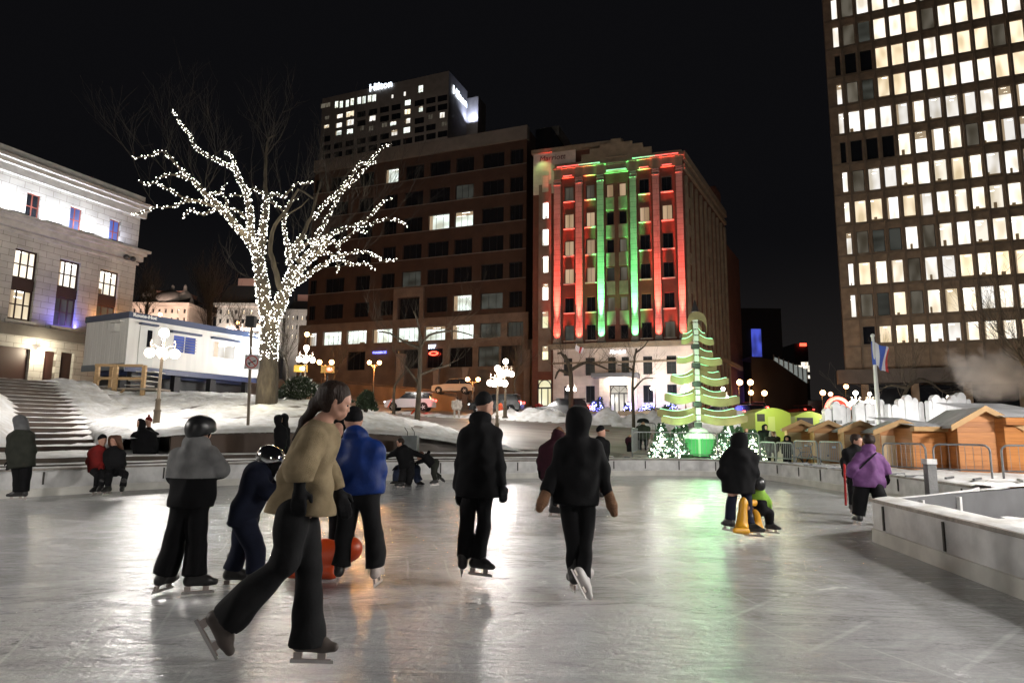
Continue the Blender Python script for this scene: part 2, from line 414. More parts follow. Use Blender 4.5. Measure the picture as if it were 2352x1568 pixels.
board_wall(isl_pts, 'rink_boards', 'near board wall on the right with snow on its cap and two dark upright joints', cap=0.42, slot=1.5, kick=0.17)
wA = P(2020, 1152, ISL.y + 0.02); W1 = Vector((ISL.x + 0.06, ISL.y + 0.02)); W2 = Vector((9.6, 11.9)); W3 = Vector((10.6, 12.0))
M_greywall = mat('grey_board_back', (0.10, 0.10, 0.105), 0.7, noise=0.25, nscale=2)
root = empty('low_wall', (W1.x, W1.y, 0), 'low dark grey wall facing the near snow pit behind the right boards', 'low wall')
mb = MB(); dirw = (W2 - W1).normalized(); nw = Vector((-dirw.y, dirw.x))
Lw = (W2 - W1).length; Mx = Matrix(((dirw.x, nw.x, 0, W1.x), (dirw.y, nw.y, 0, W1.y), (0, 0, 1, 0), (0, 0, 0, 1)))
mb.box(0.25, Lw, 0, 0.1, -0.2, 0.54, Mx); mb.build('wall_face', M_greywall, root)
mb = MB()
for x_, wd in ((1.15, 0.05), (2.25, 0.07)):
 mb = MB(); mb.box(x_, x_ + wd, -0.05, -0.002, 0.05, 0.50, Mx @ Matrix.Shear('XZ', 4, (0.22, 0)) if False else Mx); mb.build('brace', M_board, root)
ctl_px = [  # (u, v, depth): surveyed points of the ground outside the rink
 (400, 998, 18.6), (500, 998, 19.2), (650, 998, 19.6), (800, 1000, 20.4), (940, 1004, 21.2), (1010, 1012, 22.0), (1100, 1030, 22.6), (1205, 1040, 23.0),
 (352, 978, 24), (570, 985, 22), (615, 931, 30), (450, 905, 36), (560, 908, 40), (330, 926, 31), (272, 928, 31), (300, 914, 35), (380, 912, 35), (200, 890, 32), (150, 880, 33), (285, 985, 22), (255, 1010, 20.4),
 (0, 872, 39), (-300, 860, 36), (120, 872, 44),
 (680, 918, 33), (760, 930, 33), (835, 948, 33), (960, 968, 36), (1040, 985, 31), (1130, 1008, 28), (900, 985, 27), (800, 965, 27), (700, 960, 27),
 (1200, 985, 36), (1300, 1000, 33), (1300, 1025, 27), (1300, 1043, 24), (1450, 1043, 24.5), (1420, 1020, 29), (1400, 990, 38),
 (880, 942, 60), (1000, 948, 57), (940, 955, 46), (1100, 960, 47), (1230, 960, 49), (1350, 966, 49), (1450, 975, 49), (1600, 985, 49),
 (1000, 938, 70), (1200, 948, 66), (1300, 953, 64), (1450, 955, 68), (1600, 962, 64), (1700, 965, 62),
 (700, 880, 86), (850, 885, 90), (1000, 905, 86), (1150, 925, 82), (1220, 935, 76), (500, 870, 80), (300, 860, 80),
 (1600, 1048, 27), (1500, 1052, 26), (1700, 1052, 27), (1650, 1010, 36), (1780, 1010, 38), (1850, 1000, 44), (1760, 950, 80), (1830, 948, 110), (1900, 950, 90),
 (1830, 1072, 27), (1960, 1080, 24), (2100, 1092, 21.5), (2250, 1105, 19.5), (2350, 1110, 18), (2500, 1120, 17), (2000, 1030, 34), (2200, 1040, 32), (2400, 1060, 26),
 (2000, 985, 60), (2200, 985, 56), (2400, 990, 50), (2700, 1000, 45), (2000, 950, 90), (2400, 960, 85),
 (400, 860, 130), (1000, 900, 130), (1700, 935, 140), (2400, 940, 140), (-600, 850, 60)]
cx = []; cz = []
for u, v, Y in ctl_px:
 p = P(u, v, Y); cx.append((p.x, p.y)); cz.append(p.z)
cx = np.array(cx); cz = np.array(cz)
def _tps(r2): return np.where(r2 > 1e-9, 0.5 * r2 * np.log(np.maximum(r2, 1e-9)), 0.0)
N_ = len(cx)
K_ = _tps(((cx[:, None] - cx[None]) ** 2).sum(-1)) + np.eye(N_) * 4.0
Pm = np.hstack([np.ones((N_, 1)), cx]); A_ = np.zeros((N_ + 3, N_ + 3)); A_[:N_, :N_] = K_; A_[:N_, N_:] = Pm; A_[N_:, :N_] = Pm.T
sol = np.linalg.solve(A_, np.concatenate([cz, np.zeros(3)]))
def hgt(x, y):
 x = np.asarray(x, float); y = np.asarray(y, float)
 r2 = (x[..., None] - cx[:, 0]) ** 2 + (y[..., None] - cx[:, 1]) ** 2
 return (_tps(r2) * sol[:N_]).sum(-1) + sol[N_] + sol[N_ + 1] * x + sol[N_ + 2] * y
def H1(x, y): return float(hgt(x, y))
def GP(u, Y):                    # ground point seen in column u at depth Y
 p = P(u, 995, Y); return Vector((p.x, p.y, H1(p.x, p.y)))
bd = np.array([(p.x, p.y) for p in board]); ba = bd[:-1]; bb = bd[1:]
def dist_out(x, y):
 x = np.asarray(x, float); y = np.asarray(y, float); sh = x.shape; q = np.stack([x.ravel(), y.ravel()], 1)
 out = np.empty(len(q))
 for s0 in range(0, len(q), 20000):
  qq = q[s0:s0 + 20000]
  ab = bb - ba; t = ((qq[:, None] - ba[None]) * ab[None]).sum(-1) / (ab ** 2).sum(-1)[None]; t = np.clip(t, 0, 1)
  pr = ba[None] + t[..., None] * ab[None]; d = qq[:, None] - pr; dd = np.sqrt((d ** 2).sum(-1)); i = dd.argmin(1)
  r_ = np.arange(len(qq)); sgn = np.sign(ab[i, 0] * d[r_, i, 1] - ab[i, 1] * d[r_, i, 0])
  out[s0:s0 + 20000] = dd[r_, i] * np.where(sgn == 0, 1, sgn)
 return out.reshape(sh)
_ph = np.random.RandomState(3).rand(40, 4)
def lump(x, y, f0=0.5, octs=5, seed=0):
 s = np.zeros_like(x, dtype=float); a = 1.0; f = f0
 for o in range(octs):
  for k in range(3):
   p_ = _ph[(o * 3 + k + seed) % 40]; an = p_[0] * 6.283
   s += a * np.sin((x * math.cos(an) + y * math.sin(an)) * f * 6.283 + p_[1] * 6.283 + 1.3 * np.sin((x * math.sin(an) - y * math.cos(an)) * f * 4.1 + p_[2] * 6.283)) / 3
  a *= 0.55; f *= 1.9
 return s
def in_poly(x, y, poly):
 ins = np.zeros(x.shape, bool); n_ = len(poly)
 for i in range(n_):
  x1, y1 = poly[i]; x2, y2 = poly[(i + 1) % n_]
  c_ = ((y1 > y) != (y2 > y)) & (x < (x2 - x1) * (y - y1) / (y2 - y1 + 1e-12) + x1)
  ins ^= c_
 return ins
SD = Vector((0.377, 0.926)).normalized(); SN = Vector((-SD.y, SD.x))        # along the steps / up the stair
s_bot = P(0, 1052, 18.4); s_bot = Vector((s_bot.x, s_bot.y)); NST = 16
S_Z0 = 0.70; S_Z1 = 3.62; S_TR = 0.78
def stair_co(x, y):
 dx = x - s_bot.x; dy = y - s_bot.y
 return dx * SD.x + dy * SD.y, dx * SN.x + dy * SN.y
def stair_end(k):                     # how far right each step shows before the snow covers it
 f = k / (NST - 1)
 u = 236 - 100 * f; v = 1045 - 165 * f
 z = S_Z0 + (S_Z1 - S_Z0) * (k + 1) / NST
 d = ray(u, v); o_ = k * S_TR        # intersect with the riser plane of step k
 t = (o_ - (0 - s_bot.x) * SN.x - (0 - s_bot.y) * SN.y) / (d.x * SN.x + d.y * SN.y)
 q = d * t; return stair_co(q.x, q.y)[0]
M_plaza = mat('packed_snow_paving', (0.34, 0.31, 0.285), 0.5, nscale=0.5, col2=(0.17, 0.145, 0.125), noise=0.3, bump=0.6, bscale=3.5, stretch=(0.6, 1.6, 1))
M_road = mat('wet_asphalt_with_slush', (0.11, 0.10, 0.10), 0.38, nscale=0.7, col2=(0.05, 0.045, 0.045), noise=0.3, bump=0.4, bscale=5)
M_far = mat('dark_ground', (0.06, 0.055, 0.05), 0.9, noise=0.3, nscale=0.1)
mb = MB(); mb.add([(-1500, -300, -0.65), (1500, -300, -0.65), (1500, 2000, -0.65), (-1500, 2000, -0.65)], [(0, 1, 2, 3)])
struct('ground', mb, M_far)
def sheet(name, xs, ys, zf, keep, m, kind='structure', smooth=True):
 X, Y = np.meshgrid(xs, ys); Z = zf(X, Y); Kp = keep(X, Y)
 nx, ny = len(xs), len(ys)
 cell = Kp[:-1, :-1] & Kp[1:, :-1] & Kp[:-1, 1:] & Kp[1:, 1:]
 jj, ii = np.nonzero(cell); a = jj * nx + ii
 me = bpy.data.meshes.new(name)
 faces = np.stack([a, a + 1, a + nx + 1, a + nx], 1)
 used, inv = np.unique(faces, return_inverse=True)
 V = np.stack([X.ravel(), Y.ravel(), Z.ravel()], 1)[used]
 me.from_pydata(V.tolist(), [], inv.reshape(faces.shape).tolist()); me.materials.append(m)
 if smooth: me.polygons.foreach_set('use_smooth', [True] * len(me.polygons))
 me.update(); o = link(name, me)
 if kind: o['kind'] = kind
 return o
stair_lo, stair_hi = -16.0, None
_ends = [stair_end(k) for k in range(NST)]
def stair_plane(x, y):
 a_, o_ = stair_co(x, y)
 return np.where(o_ > 0, S_Z0 + (S_Z1 - S_Z0) * np.clip(o_ / (NST * S_TR), 0, 1), S_Z0 - 0.1)
END_A = _ends[0]; END_B = _ends[-1]
def stair_edge(o_): return END_A + (END_B - END_A) * np.clip(o_ / (NST * S_TR), 0, 1)
def in_stair(x, y, pad=0.8):
 a_, o_ = stair_co(x, y)
 return (a_ < stair_edge(o_) + pad) & (o_ > -0.4) & (o_ < NST * S_TR + 1.5) & (a_ > -20)
def ground_z(x, y):
 z = hgt(x, y); d = dist_out(x, y)
 a_, o_ = stair_co(x, y)
 left = (a_ < stair_edge(o_) + 3.0) & (a_ > -25)
 z = np.where(left & (o_ >= NST * S_TR), np.maximum(z, S_Z1 + 0.0 * z), z)
 tier = d < 2.95
 lefty = (x < 4.2) & (y > -2)
 z = np.where(tier & lefty, 0.25, z)
 z = np.where((d < 0.35) & (~lefty), 0.25, z)
 z = np.where(in_stair(x, y, 1.0), np.minimum(z, stair_plane(x, y) - 0.30), z)
 z = np.where((o_ < 0) & (a_ < stair_edge(o_) + 0.8) & (a_ > -25) & (d >= 2.0), 0.60, z)
 z = np.where((x > 5.0) & (y < 12.4) & (x < 9.3), 0.05, z)
 return z
xs = np.concatenate([np.arange(-70, -32, 1.0), np.arange(-32, 26, 0.4), np.arange(26, 90, 1.0)])
ys = np.concatenate([np.arange(-4, 8, 0.8), np.arange(8, 48, 0.4), np.arange(48, 72, 0.8), np.arange(72, 240, 4)])
isl_poly = [(ISL.x, ISL.y), (W2.x, W2.y), (14, 12), (14, -6), (e3.x, e3.y)]
def keepg(x, y):
 return (dist_out(x, y) > 0.05) & ~((y < 12.6) & (x > -9) & (x < 9.2))
sheet('plaza_ground', xs, ys, ground_z, keepg, M_plaza)
def poly_dist(x, y, poly):
 p = np.array(poly); a = p; b_ = np.roll(p, -1, 0); q = np.stack([x.ravel(), y.ravel()], 1); best = np.full(len(q), 1e9)
 for A_, B_ in zip(a, b_):
  ab = B_ - A_; t = np.clip(((q - A_) @ ab) / (ab @ ab + 1e-12), 0, 1); best = np.minimum(best, np.sqrt(((q - A_ - t[:, None] * ab) ** 2).sum(1)))
 s = np.where(in_poly(x, y, poly).ravel(), 1, -1); return (best * s).reshape(x.shape)
road = [GP(u, Y) for u, Y in ((300, 56), (760, 52), (900, 50), (1100, 48.5), (1300, 47), (1480, 46.5), (1620, 48), (1740, 52), (1800, 60), (1850, 140), (2000, 150), (2010, 70), (2100, 56), (2700, 46), (2900, 60), (2100, 66), (1930, 70), (1850, 62), (1740, 66), (1620, 61), (1480, 60), (1300, 58), (1100, 60), (900, 66), (760, 74), (300, 80))]
road_p = [(p.x, p.y) for p in road[:9]] + [(p.x, p.y) for p in road[17:]]
xs2 = np.arange(-60, 50, 0.5); ys2 = np.arange(44, 84, 0.5)
sheet('road', xs2, ys2, lambda x, y: hgt(x, y) + 0.05, lambda x, y: poly_dist(x, y, road_p) > 0, M_road)
far_road = [(p.x, p.y) for p in (GP(1735, 60), GP(1800, 240), GP(1900, 240), GP(1905, 60))]
sheet('side_street', np.arange(18, 130, 1.0), np.arange(58, 238, 2.0), lambda x, y: hgt(x, y) + 0.08, lambda x, y: in_poly(x, y, far_road), M_road)
wall_line = [p for p in offset(board, 2.30)]
wl = []
for p in wall_line:
 u = u_of((p.x, p.y, 1.2))
 if 236 <= u <= 962 and p.y > 8: wl.append(p)
sb = [(p.x, p.y) for p in wl]
def plan(u, v, Y): p = P(u, v, Y); return (p.x, p.y)
stair_right = []
for k in range(NST + 2):
 o_ = k * S_TR; a_ = float(stair_edge(np.array(o_))); q = s_bot + SD * (a_ - 0.1) + SN * o_; stair_right.append((q.x, q.y))
sb += [plan(1000, 1010, 22.3), plan(1100, 1030, 22.7), plan(1205, 1040, 23.2), plan(1130, 1010, 27), plan(1040, 983, 31.5), plan(960, 968, 35), plan(870, 945, 40), plan(760, 928, 46), plan(600, 905, 50), plan(300, 900, 47), plan(160, 885, 42), plan(145, 880, 35)]
sb += stair_right[::-1]
_fr = np.random.RandomState(5); _feet = []
for _t in range(9):
 _p = np.array([_fr.uniform(-15, -1), _fr.uniform(19, 32)]); _a = _fr.uniform(0, 6.28)
 for _s in range(26):
  _a += _fr.uniform(-.25, .25); _p = _p + .62 * np.array([math.cos(_a), math.sin(_a)]); _o = (.13 if _s % 2 else -.13) * np.array([-math.sin(_a), math.cos(_a)]); _feet.append((*(_p + _o), _fr.uniform(.12, .17), _fr.uniform(.09, .16)))
for _t in range(150): _feet.append((_fr.uniform(-22, 0), _fr.uniform(16, 36), _fr.uniform(.12, .3), _fr.uniform(-.12, .10)))
def snow_z(x, y):
 d = poly_dist(x, y, sb); base = hgt(x, y)
 a_, o_ = stair_co(x, y)
 base = np.where((a_ < stair_edge(o_) + 2.2) & (a_ > -20) & (o_ > -0.5), np.maximum(base, stair_plane(x, y) + 0.14), base)
 t = np.clip(d / 0.5, 0, 1)
 dw = dist_out(x, y)
 rough = 0.05 + 0.05 * np.clip((dw - 2.2) / 6, 0, 1)
 pit = np.zeros_like(base)
 for fx, fy, fr, fd in _feet:
  m_ = (abs(x - fx) < .6) & (abs(y - fy) < .6); pit[m_] += fd * np.exp(-((x[m_] - fx) ** 2 + (y[m_] - fy) ** 2) / fr ** 2)
 return base - pit * np.clip(d / .5, 0, 1) - 0.10 * np.clip((dw - 3) / 3, 0, 1) + 0.14 * t - 0.25 * (d < 0) * (dw > 2.9) + 0.03 + rough * np.clip(d / 0.8, 0.05, 1) * lump(x, y, 0.42, 5) * np.clip(d / 0.3, 0.3, 1)
sheet('snow_bank', np.arange(-30, 2, 0.12), np.arange(14, 50, 0.14), snow_z, lambda x, y: poly_dist(x, y, sb) > -0.12, M_snow)
q1 = []
for u, v, k in ((-260, 1050, 0), (62, 1046, 0.2), (56, 1010, 4), (40, 985, 8), (20, 965, 10), (-10, 950, 11.5), (-260, 940, 12)):
 z = S_Z0 + (S_Z1 - S_Z0) * k / NST; o_ = k * S_TR; d = ray(u, v)
 t = (o_ + s_bot.x * SN.x + s_bot.y * SN.y) / (d.x * SN.x + d.y * SN.y); q = d * t; q1.append((q.x, q.y))
sheet('snow_heap', np.arange(-40, -10, 0.15), np.arange(10, 30, 0.15),
 lambda x, y: stair_plane(x, y) + 0.5 * np.clip(poly_dist(x, y, q1) / 0.9, -0.3, 1) ** 1 * (1 + 0.25 * lump(x, y, 0.5, 4, 7)),
 lambda x, y: poly_dist(x, y, q1) > -0.1, M_snow)
def ridge(name, pts, wd, hh, seed=0, m=None):
 poly = catmull([Vector((p.x, p.y)) for p in pts], 1.0)
 A = np.array([(p.x, p.y) for p in poly])
 def dl(x, y):
  q = np.stack([x.ravel(), y.ravel()], 1); best = np.full(len(q), 1e9)
  for a_, b_ in zip(A[:-1], A[1:]):
   ab = b_ - a_; t = np.clip(((q - a_) @ ab) / (ab @ ab), 0, 1); best = np.minimum(best, np.sqrt(((q - a_ - t[:, None] * ab) ** 2).sum(1)))
  return best.reshape(x.shape)
 x0, y0 = A.min(0) - wd; x1, y1 = A.max(0) + wd
 f = lambda x, y: hgt(x, y) - 0.05 + hh * np.maximum(0, 1 - (dl(x, y) / wd) ** 2) * np.clip(0.75 + 0.55 * lump(x, y, 0.3, 4, seed), 0.1, 2)
 return sheet(name, np.arange(x0, x1, 0.22), np.arange(y0, y1, 0.22), f, lambda x, y: dl(x, y) < wd * 1.05, m or M_snow)
ridge('snow_ridge', [GP(900, 49), GP(1000, 47), GP(1100, 46.5)], 1.0, 0.35, 2)
ridge('snow_ridge', [GP(1175, 46.5), GP(1290, 45.5), GP(1400, 45), GP(1500, 44.5), GP(1600, 45), GP(1700, 46)], 1.7, 0.95, 5)
ridge('snow_ridge', [GP(1760, 42), GP(1830, 43), GP(1900, 42)], 1.6, 0.8, 9)
M_riser = mat('brown_timber_riser', (0.075, 0.055, 0.04), 0.7, noise=0.4, nscale=3, stretch=(1, 1, 4), bump=0.2)
M_rusty = mat('rusty_brown_wall', (0.085, 0.05, 0.032), 0.6, noise=0.4, nscale=0.9, bump=0.15, bscale=6)
tb = [p for p in board if u_of((p.x, p.y, 0.5)) < 1445 or p.x < 0]
mb = MB(); mb.mat(M_riser); o1, o2, o3, o4 = offset(tb, 0.62), offset(tb, 1.15), offset(tb, 1.7), offset(tb, 2.7)
o0 = offset(tb, 0.28)
strip(mb, o1, o1, 0.40, 0.62); strip(mb, o2, o2, 0.55, 0.745)
mb.mat(M_snow); strip(mb, o0, o1, 0.50, 0.50); strip(mb, o1, o2, 0.62, 0.62); strip(mb, o2, o4, 0.745, 0.755)
o = mb.build('terrace_step'); o['kind'] = 'structure'
for oo, zz in ((o1, 0.62), (o2, 0.75)):
 mb = MB(); ring = []
 for i, p in enumerate(oo):
  t = (oo[min(i + 1, len(oo) - 1)] - oo[max(i - 1, 0)]).normalized(); nn = Vector((-t.y, t.x))
  h1 = 0.008 + 0.014 * rnd.random()
  ring += [(p.x - nn.x * 0.015, p.y - nn.y * 0.015, zz - 0.004 - 0.012 * rnd.random()), (p.x - nn.x * 0.03, p.y - nn.y * 0.03, zz + h1), (p.x + nn.x * 0.25, p.y + nn.y * 0.25, zz + h1 * 1.2)]
 mb.add(ring, [(i * 3 + k, i * 3 + k + 1, i * 3 + 4 + k, i * 3 + 3 + k) for i in range(len(oo) - 1) for k in range(2)])
 struct('edge_snow', mb, M_snow, smooth=True)
wl2 = [p for p in wl if u_of((p.x, p.y, 1.2)) > 352]
root = empty('retaining_wall', (wl2[len(wl2) // 2].x, wl2[len(wl2) // 2].y, 0.7), 'low rusty brown retaining wall holding back the snow bank', 'wall')
mb = MB(); outw = offset(wl2, 0.16)
ztop = [H1(p.x, p.y) for p in wl2]
vs = []; n_ = len(wl2)
for p, q, z in zip(wl2, outw, ztop): vs += [(p.x, p.y, 0.6), (p.x, p.y, z + 0.03), (q.x, q.y, z + 0.03), (q.x, q.y, 0.4)]
fs = [(i * 4 + k, i * 4 + k + 1, i * 4 + 5 + k, i * 4 + 4 + k) for i in range(n_ - 1) for k in range(3)] + [(0, 1, 2, 3), (4 * n_ - 1, 4 * n_ - 2, 4 * n_ - 3, 4 * n_ - 4)]
mb.add(vs, fs); mb.build('wall_face', M_rusty, root)
mb = MB(); inn = offset(wl2, -0.03)
vs = []
for p, q, z in zip(inn, outw, ztop): vs += [(p.x, p.y, z - 0.01), (p.x, p.y, z + 0.045), (q.x, q.y, z + 0.045)]
mb.add(vs, [(i * 3 + k, i * 3 + k + 1, i * 3 + 4 + k, i * 3 + 3 + k) for i in range(n_ - 1) for k in range(2)]); mb.build('coping', M_riser, root)
root = empty('stone_stairs', (s_bot.x, s_bot.y, S_Z0), 'wide snowy flight of brown stone steps up to the pale hall', 'stairs')
root['kind'] = 'structure'
M_step = mat('brown_granite_step', (0.045, 0.025, 0.014), 0.5, noise=0.45, nscale=1.6, bump=0.2, bscale=10)
Ms = Matrix(((SD.x, SN.x, 0, s_bot.x), (SD.y, SN.y, 0, s_bot.y), (0, 0, 1, 0), (0, 0, 0, 1)))
mb = MB(); ms_ = MB()
for k in range(NST):
 z0 = S_Z0 + (S_Z1 - S_Z0) * k / NST; z1 = S_Z0 + (S_Z1 - S_Z0) * (k + 1) / NST
 e = _ends[k] + 0.35
 mb.box(-18, e, k * S_TR, (k + 1) * S_TR + 0.02, z0 - 0.4, z1 - 0.012, Ms)
 xs_ = np.arange(-18, e, 0.22); vs = []
 for i, x in enumerate(xs_):
  near_end = math.exp(-max(0, _ends[k] - x) / 0.5)
  f0 = 0.09 + 0.14 * rnd.random() - 0.07 * near_end; hh = 0.004 + 0.012 * rnd.random() + 0.10 * near_end * rnd.random()
  vs += [(x, k * S_TR + f0 - 0.02, z1 - 0.015), (x, k * S_TR + f0 + 0.03, z1 + hh), (x, (k + 1) * S_TR + 0.01, z1 + hh * 1.3)]
 vs = [Ms @ Vector(p) for p in vs]
 ms_.add(vs, [(i * 3 + q, i * 3 + q + 1, i * 3 + 4 + q, i * 3 + 3 + q) for i in range(len(xs_) - 1) for q in range(2)])
mb.build('step', M_step, root); ms_.build('step_snow', M_snow, root, smooth=True)
def _ld(x, y):
 a_, o_ = stair_co(x, y); return (o_ < 0.1) & (a_ < stair_edge(o_) + 2.6) & (dist_out(x, y) > 2.4) & (y > 6)
sheet('snow_landing', np.arange(-45, -6, 0.2), np.arange(6, 24, 0.2), lambda x, y: 0.735 + 0.02 * lump(x, y, .5, 4, 2), _ld, M_snow)
def deck_z(x, y):
 return 0.555 + 0.02 * lump(x, y, 0.6, 4, 11)
rb = [(p.x + 0.05, p.y) for p in board if p.x > 7.0 and p.y < 21.5]
dk = [(W1.x, W1.y)] + [(W2.x, W2.y), (16, 12.3), (16, 14.0), (10.0, 21.0)] + [(q[0] + 0.28, q[1]) for q in rb[:1]] + [(q[0] + 0.25, q[1]) for q in rb[1:]] + [(7.6, 10.9), (6.3, 9.9)]
sheet('snow_deck', np.arange(4.8, 16, 0.1), np.arange(8.5, 22, 0.1), deck_z, lambda x, y: in_poly(x, y, dk), M_snow)
mb = MB();
front = [Vector((8.2, 11.5)), Vector((7.6, 10.9)), Vector((6.3, 9.9)), W1]
strip(mb, front, front, -0.2, 0.56); mb.build('deck_face', M_board); bpy.data.objects['deck_face']['kind'] = 'structure'
pit = [(ISL.x + 0.1, ISL.y - 0.3), (W1.x + 0.1, W1.y - 0.02), (W2.x, W2.y), (16, 12), (16, -6), (e3.x + 0.3, e3.y)]
sheet('snow_pit', np.arange(4.0, 16, 0.12), np.arange(-6, 12.3, 0.12), lambda x, y: 0.06 + 0.22 * np.exp(-((x - 8.2) ** 2 + (y - 9.2) ** 2) / 1.6) + 0.035 * lump(x, y, 0.7, 5, 4), lambda x, y: in_poly(x, y, pit), M_snow)
# ================================================================ BUILDINGS
class Wall:
 """a vertical wall plane: local x along it (left to right), y away from the street, z up"""
 def __init__(s, x0, y0, ang=None, dirv=None, z=0.0):
  t = Vector(dirv).normalized() if dirv is not None else Vector((math.cos(ang), math.sin(ang)))
  s.o = Vector((x0, y0, z)); s.t = Vector((t.x, t.y, 0)); s.n = Vector((-t.y, t.x, 0))   # n points away from the viewer
  s.M = Matrix(((s.t.x, s.n.x, 0, x0), (s.t.y, s.n.y, 0, y0), (0, 0, 1, z), (0, 0, 0, 1)))
  s.rz = math.atan2(t.y, t.x)
 def px(s, u, v):
  d = ray(u, v); k = (s.o - CAM).dot(s.n) / d.dot(s.n); q = CAM + d * k - s.o
  return q.dot(s.t), q.z
 def w(s, x, y, z): return s.M @ Vector((x, y, z))
def holed(mb, x0, x1, z0, z1, holes, y=0.0, depth=0.3):
 """front face of a wall with real openings and their reveals"""
 xs = sorted(set([x0, x1] + [min(max(h[i], x0), x1) for h in holes for i in (0, 1)]))
 zs = sorted(set([z0, z1] + [min(max(h[i], z0), z1) for h in holes for i in (2, 3)]))
 A = np.array(holes) if holes else np.zeros((0, 4))
 solid = np.ones((len(xs) - 1, len(zs) - 1), bool)
 for i in range(len(xs) - 1):
  cx_ = (xs[i] + xs[i + 1]) / 2
  for j in range(len(zs) - 1):
   cz_ = (zs[j] + zs[j + 1]) / 2
   if len(A) and ((A[:, 0] < cx_) & (A[:, 1] > cx_) & (A[:, 2] < cz_) & (A[:, 3] > cz_)).any(): solid[i, j] = False
 for i in range(len(xs) - 1):
  j = 0
  while j < len(zs) - 1:
   if not solid[i, j]: j += 1; continue
   k = j
   while k < len(zs) - 1 and solid[i, k]: k += 1
   mb.add([(xs[i], y, zs[j]), (xs[i + 1], y, zs[j]), (xs[i + 1], y, zs[k]), (xs[i], y, zs[k])], [(0, 1, 2, 3)]); j = k
 for a, b_, c_, d_ in holes:
  mb.add([(a, y, c_), (a, y + depth, c_), (a, y + depth, d_), (a, y, d_)], [(3, 2, 1, 0)])
  mb.add([(b_, y, c_), (b_, y + depth, c_), (b_, y + depth, d_), (b_, y, d_)], [(0, 1, 2, 3)])
  mb.add([(a, y, c_), (b_, y, c_), (b_, y + depth, c_), (a, y + depth, c_)], [(0, 1, 2, 3)])
  mb.add([(a, y, d_), (b_, y, d_), (b_, y + depth, d_), (a, y + depth, d_)], [(3, 2, 1, 0)])
_wm = {}
_wr = random.Random(31); M_tube = emis('ceiling_tube', (1, .98, .9), 4.0); M_tube.cycles.emission_sampling = 'NONE'; M_furn = emis('furniture_silhouette', (.3, .2, .1), .35, (.1, .07, .05)); M_drape = emis('drawn_curtain', (.6, .45, .28), .55, (.3, .25, .2)); M_furn.cycles.emission_sampling = M_drape.cycles.emission_sampling = 'NONE'
def window(root, x, z, w_, h_, fm, gm, mull=(1, 0), y=0.18, fw=0.05, name='window', bars=None):
 """frame (window) with its pane as sub-part; identical sizes share meshes"""
 key = (round(w_, 2), round(h_, 2), mull, fm.name, round(fw, 3))
 if key not in _wm:
  mb = MB(); W2_, H2_ = w_ / 2, h_ / 2
  mb.box(-W2_, W2_, 0, 0.05, -H2_, -H2_ + fw).box(-W2_, W2_, 0, 0.05, H2_ - fw, H2_)
  mb.box(-W2_, -W2_ + fw, 0.002, 0.048, -H2_ + fw, H2_ - fw).box(W2_ - fw, W2_, 0.002, 0.048, -H2_ + fw, H2_ - fw)
  for i in range(mull[0]):
   xx = -W2_ + w_ * (i + 1) / (mull[0] + 1); mb.box(xx - fw * .4, xx + fw * .4, 0.006, 0.044, -H2_ + fw, H2_ - fw)
  for i in range(mull[1]):
   zz = -H2_ + h_ * (i + 1) / (mull[1] + 1); mb.box(-W2_ + fw, W2_ - fw, 0.01, 0.040, zz - fw * .35, zz + fw * .35)
  mb.mats = [fm]
  _wm[key] = mb.mesh('window_frame')
 pk = ('p', round(w_, 2), round(h_, 2), gm.name)
 if pk not in _wm:
  mb = MB(); mb.add([(-w_ / 2 + 0.01, 0.03, -h_ / 2 + 0.01), (w_ / 2 - 0.01, 0.03, -h_ / 2 + 0.01), (w_ / 2 - 0.01, 0.03, h_ / 2 - 0.01), (-w_ / 2 + 0.01, 0.03, h_ / 2 - 0.01)], [(0, 1, 2, 3)])
  mb.mats = [gm]; _wm[pk] = mb.mesh('pane')
 o = link(name, _wm[key], root, loc=(x, y, z))
 lit_ = gm.name.startswith('lit_') and h_ > 1.0
 if lit_:
  pk = pk + (_wr.randint(0, 7),)
  if pk not in _wm:
   mb = MB(); a = w_ / 2 - .01; c = h_ / 2 - .01; r = _wr.random
   mb.mat(gm).add([(-a, .03, -c), (a, .03, -c), (a, .03, c), (-a, .03, c)], [(0, 1, 2, 3)])
   def qd(x0, x1, z0, z1, m_): mb.mat(m_).add([(x0, .026, z0), (x1, .026, z0), (x1, .026, z1), (x0, .026, z1)], [(0, 1, 2, 3)])
   for k in range(1 + int(r() * 2)): x0 = -a + r() * a; zz = c * (.9 - .28 * k - .1 * r()); qd(x0, min(a, x0 + a * (.5 + r() * .6)), zz - .09, zz, M_tube)
   k = pk[-1]
   if k in (1, 3, 6): x0 = -a + r() * a * 1.2; qd(x0, x0 + a * (.3 + .4 * r()), -c, -c + c * (.2 + .35 * r()), M_furn)
   if k in (2, 5): qd(-a, -a + a * (.2 + .25 * r()), -c, c, M_drape)
   if k == 4: qd(-a, a, c * (.1 + .5 * r()), c, M_drape)
   if k in (0, 6): qd(-a, a, -c, -c + c * .16, M_furn)
   _wm[pk] = mb.mesh('pane')
 p = link('pane', _wm[pk], o, loc=(0, 0, 0))
 return o
L_white = litwin('lit_room_white', (1.0, 0.96, 0.90), 1.45, 0.5)
L_warm = litwin('lit_room_warm', (1.0, 0.84, 0.60), 1.45, 0.5)
L_cream = litwin('lit_room_cream', (1.0, 0.92, 0.78), 1.6, 0.55)
L_dim = litwin('dim_room', (0.35, 0.31, 0.24), 0.34, 0.25)
L_office = litwin('lit_office', (0.90, 1.0, 0.93), 1.5, 0.35, 1.4, 2.2)
L_dimo = litwin('dim_office', (0.40, 0.42, 0.36), 0.13, 0.15, 1.2, 2.5)
L_blue = litwin('blue_room', (0.12, 0.2, 0.75), 0.8, 0.2)
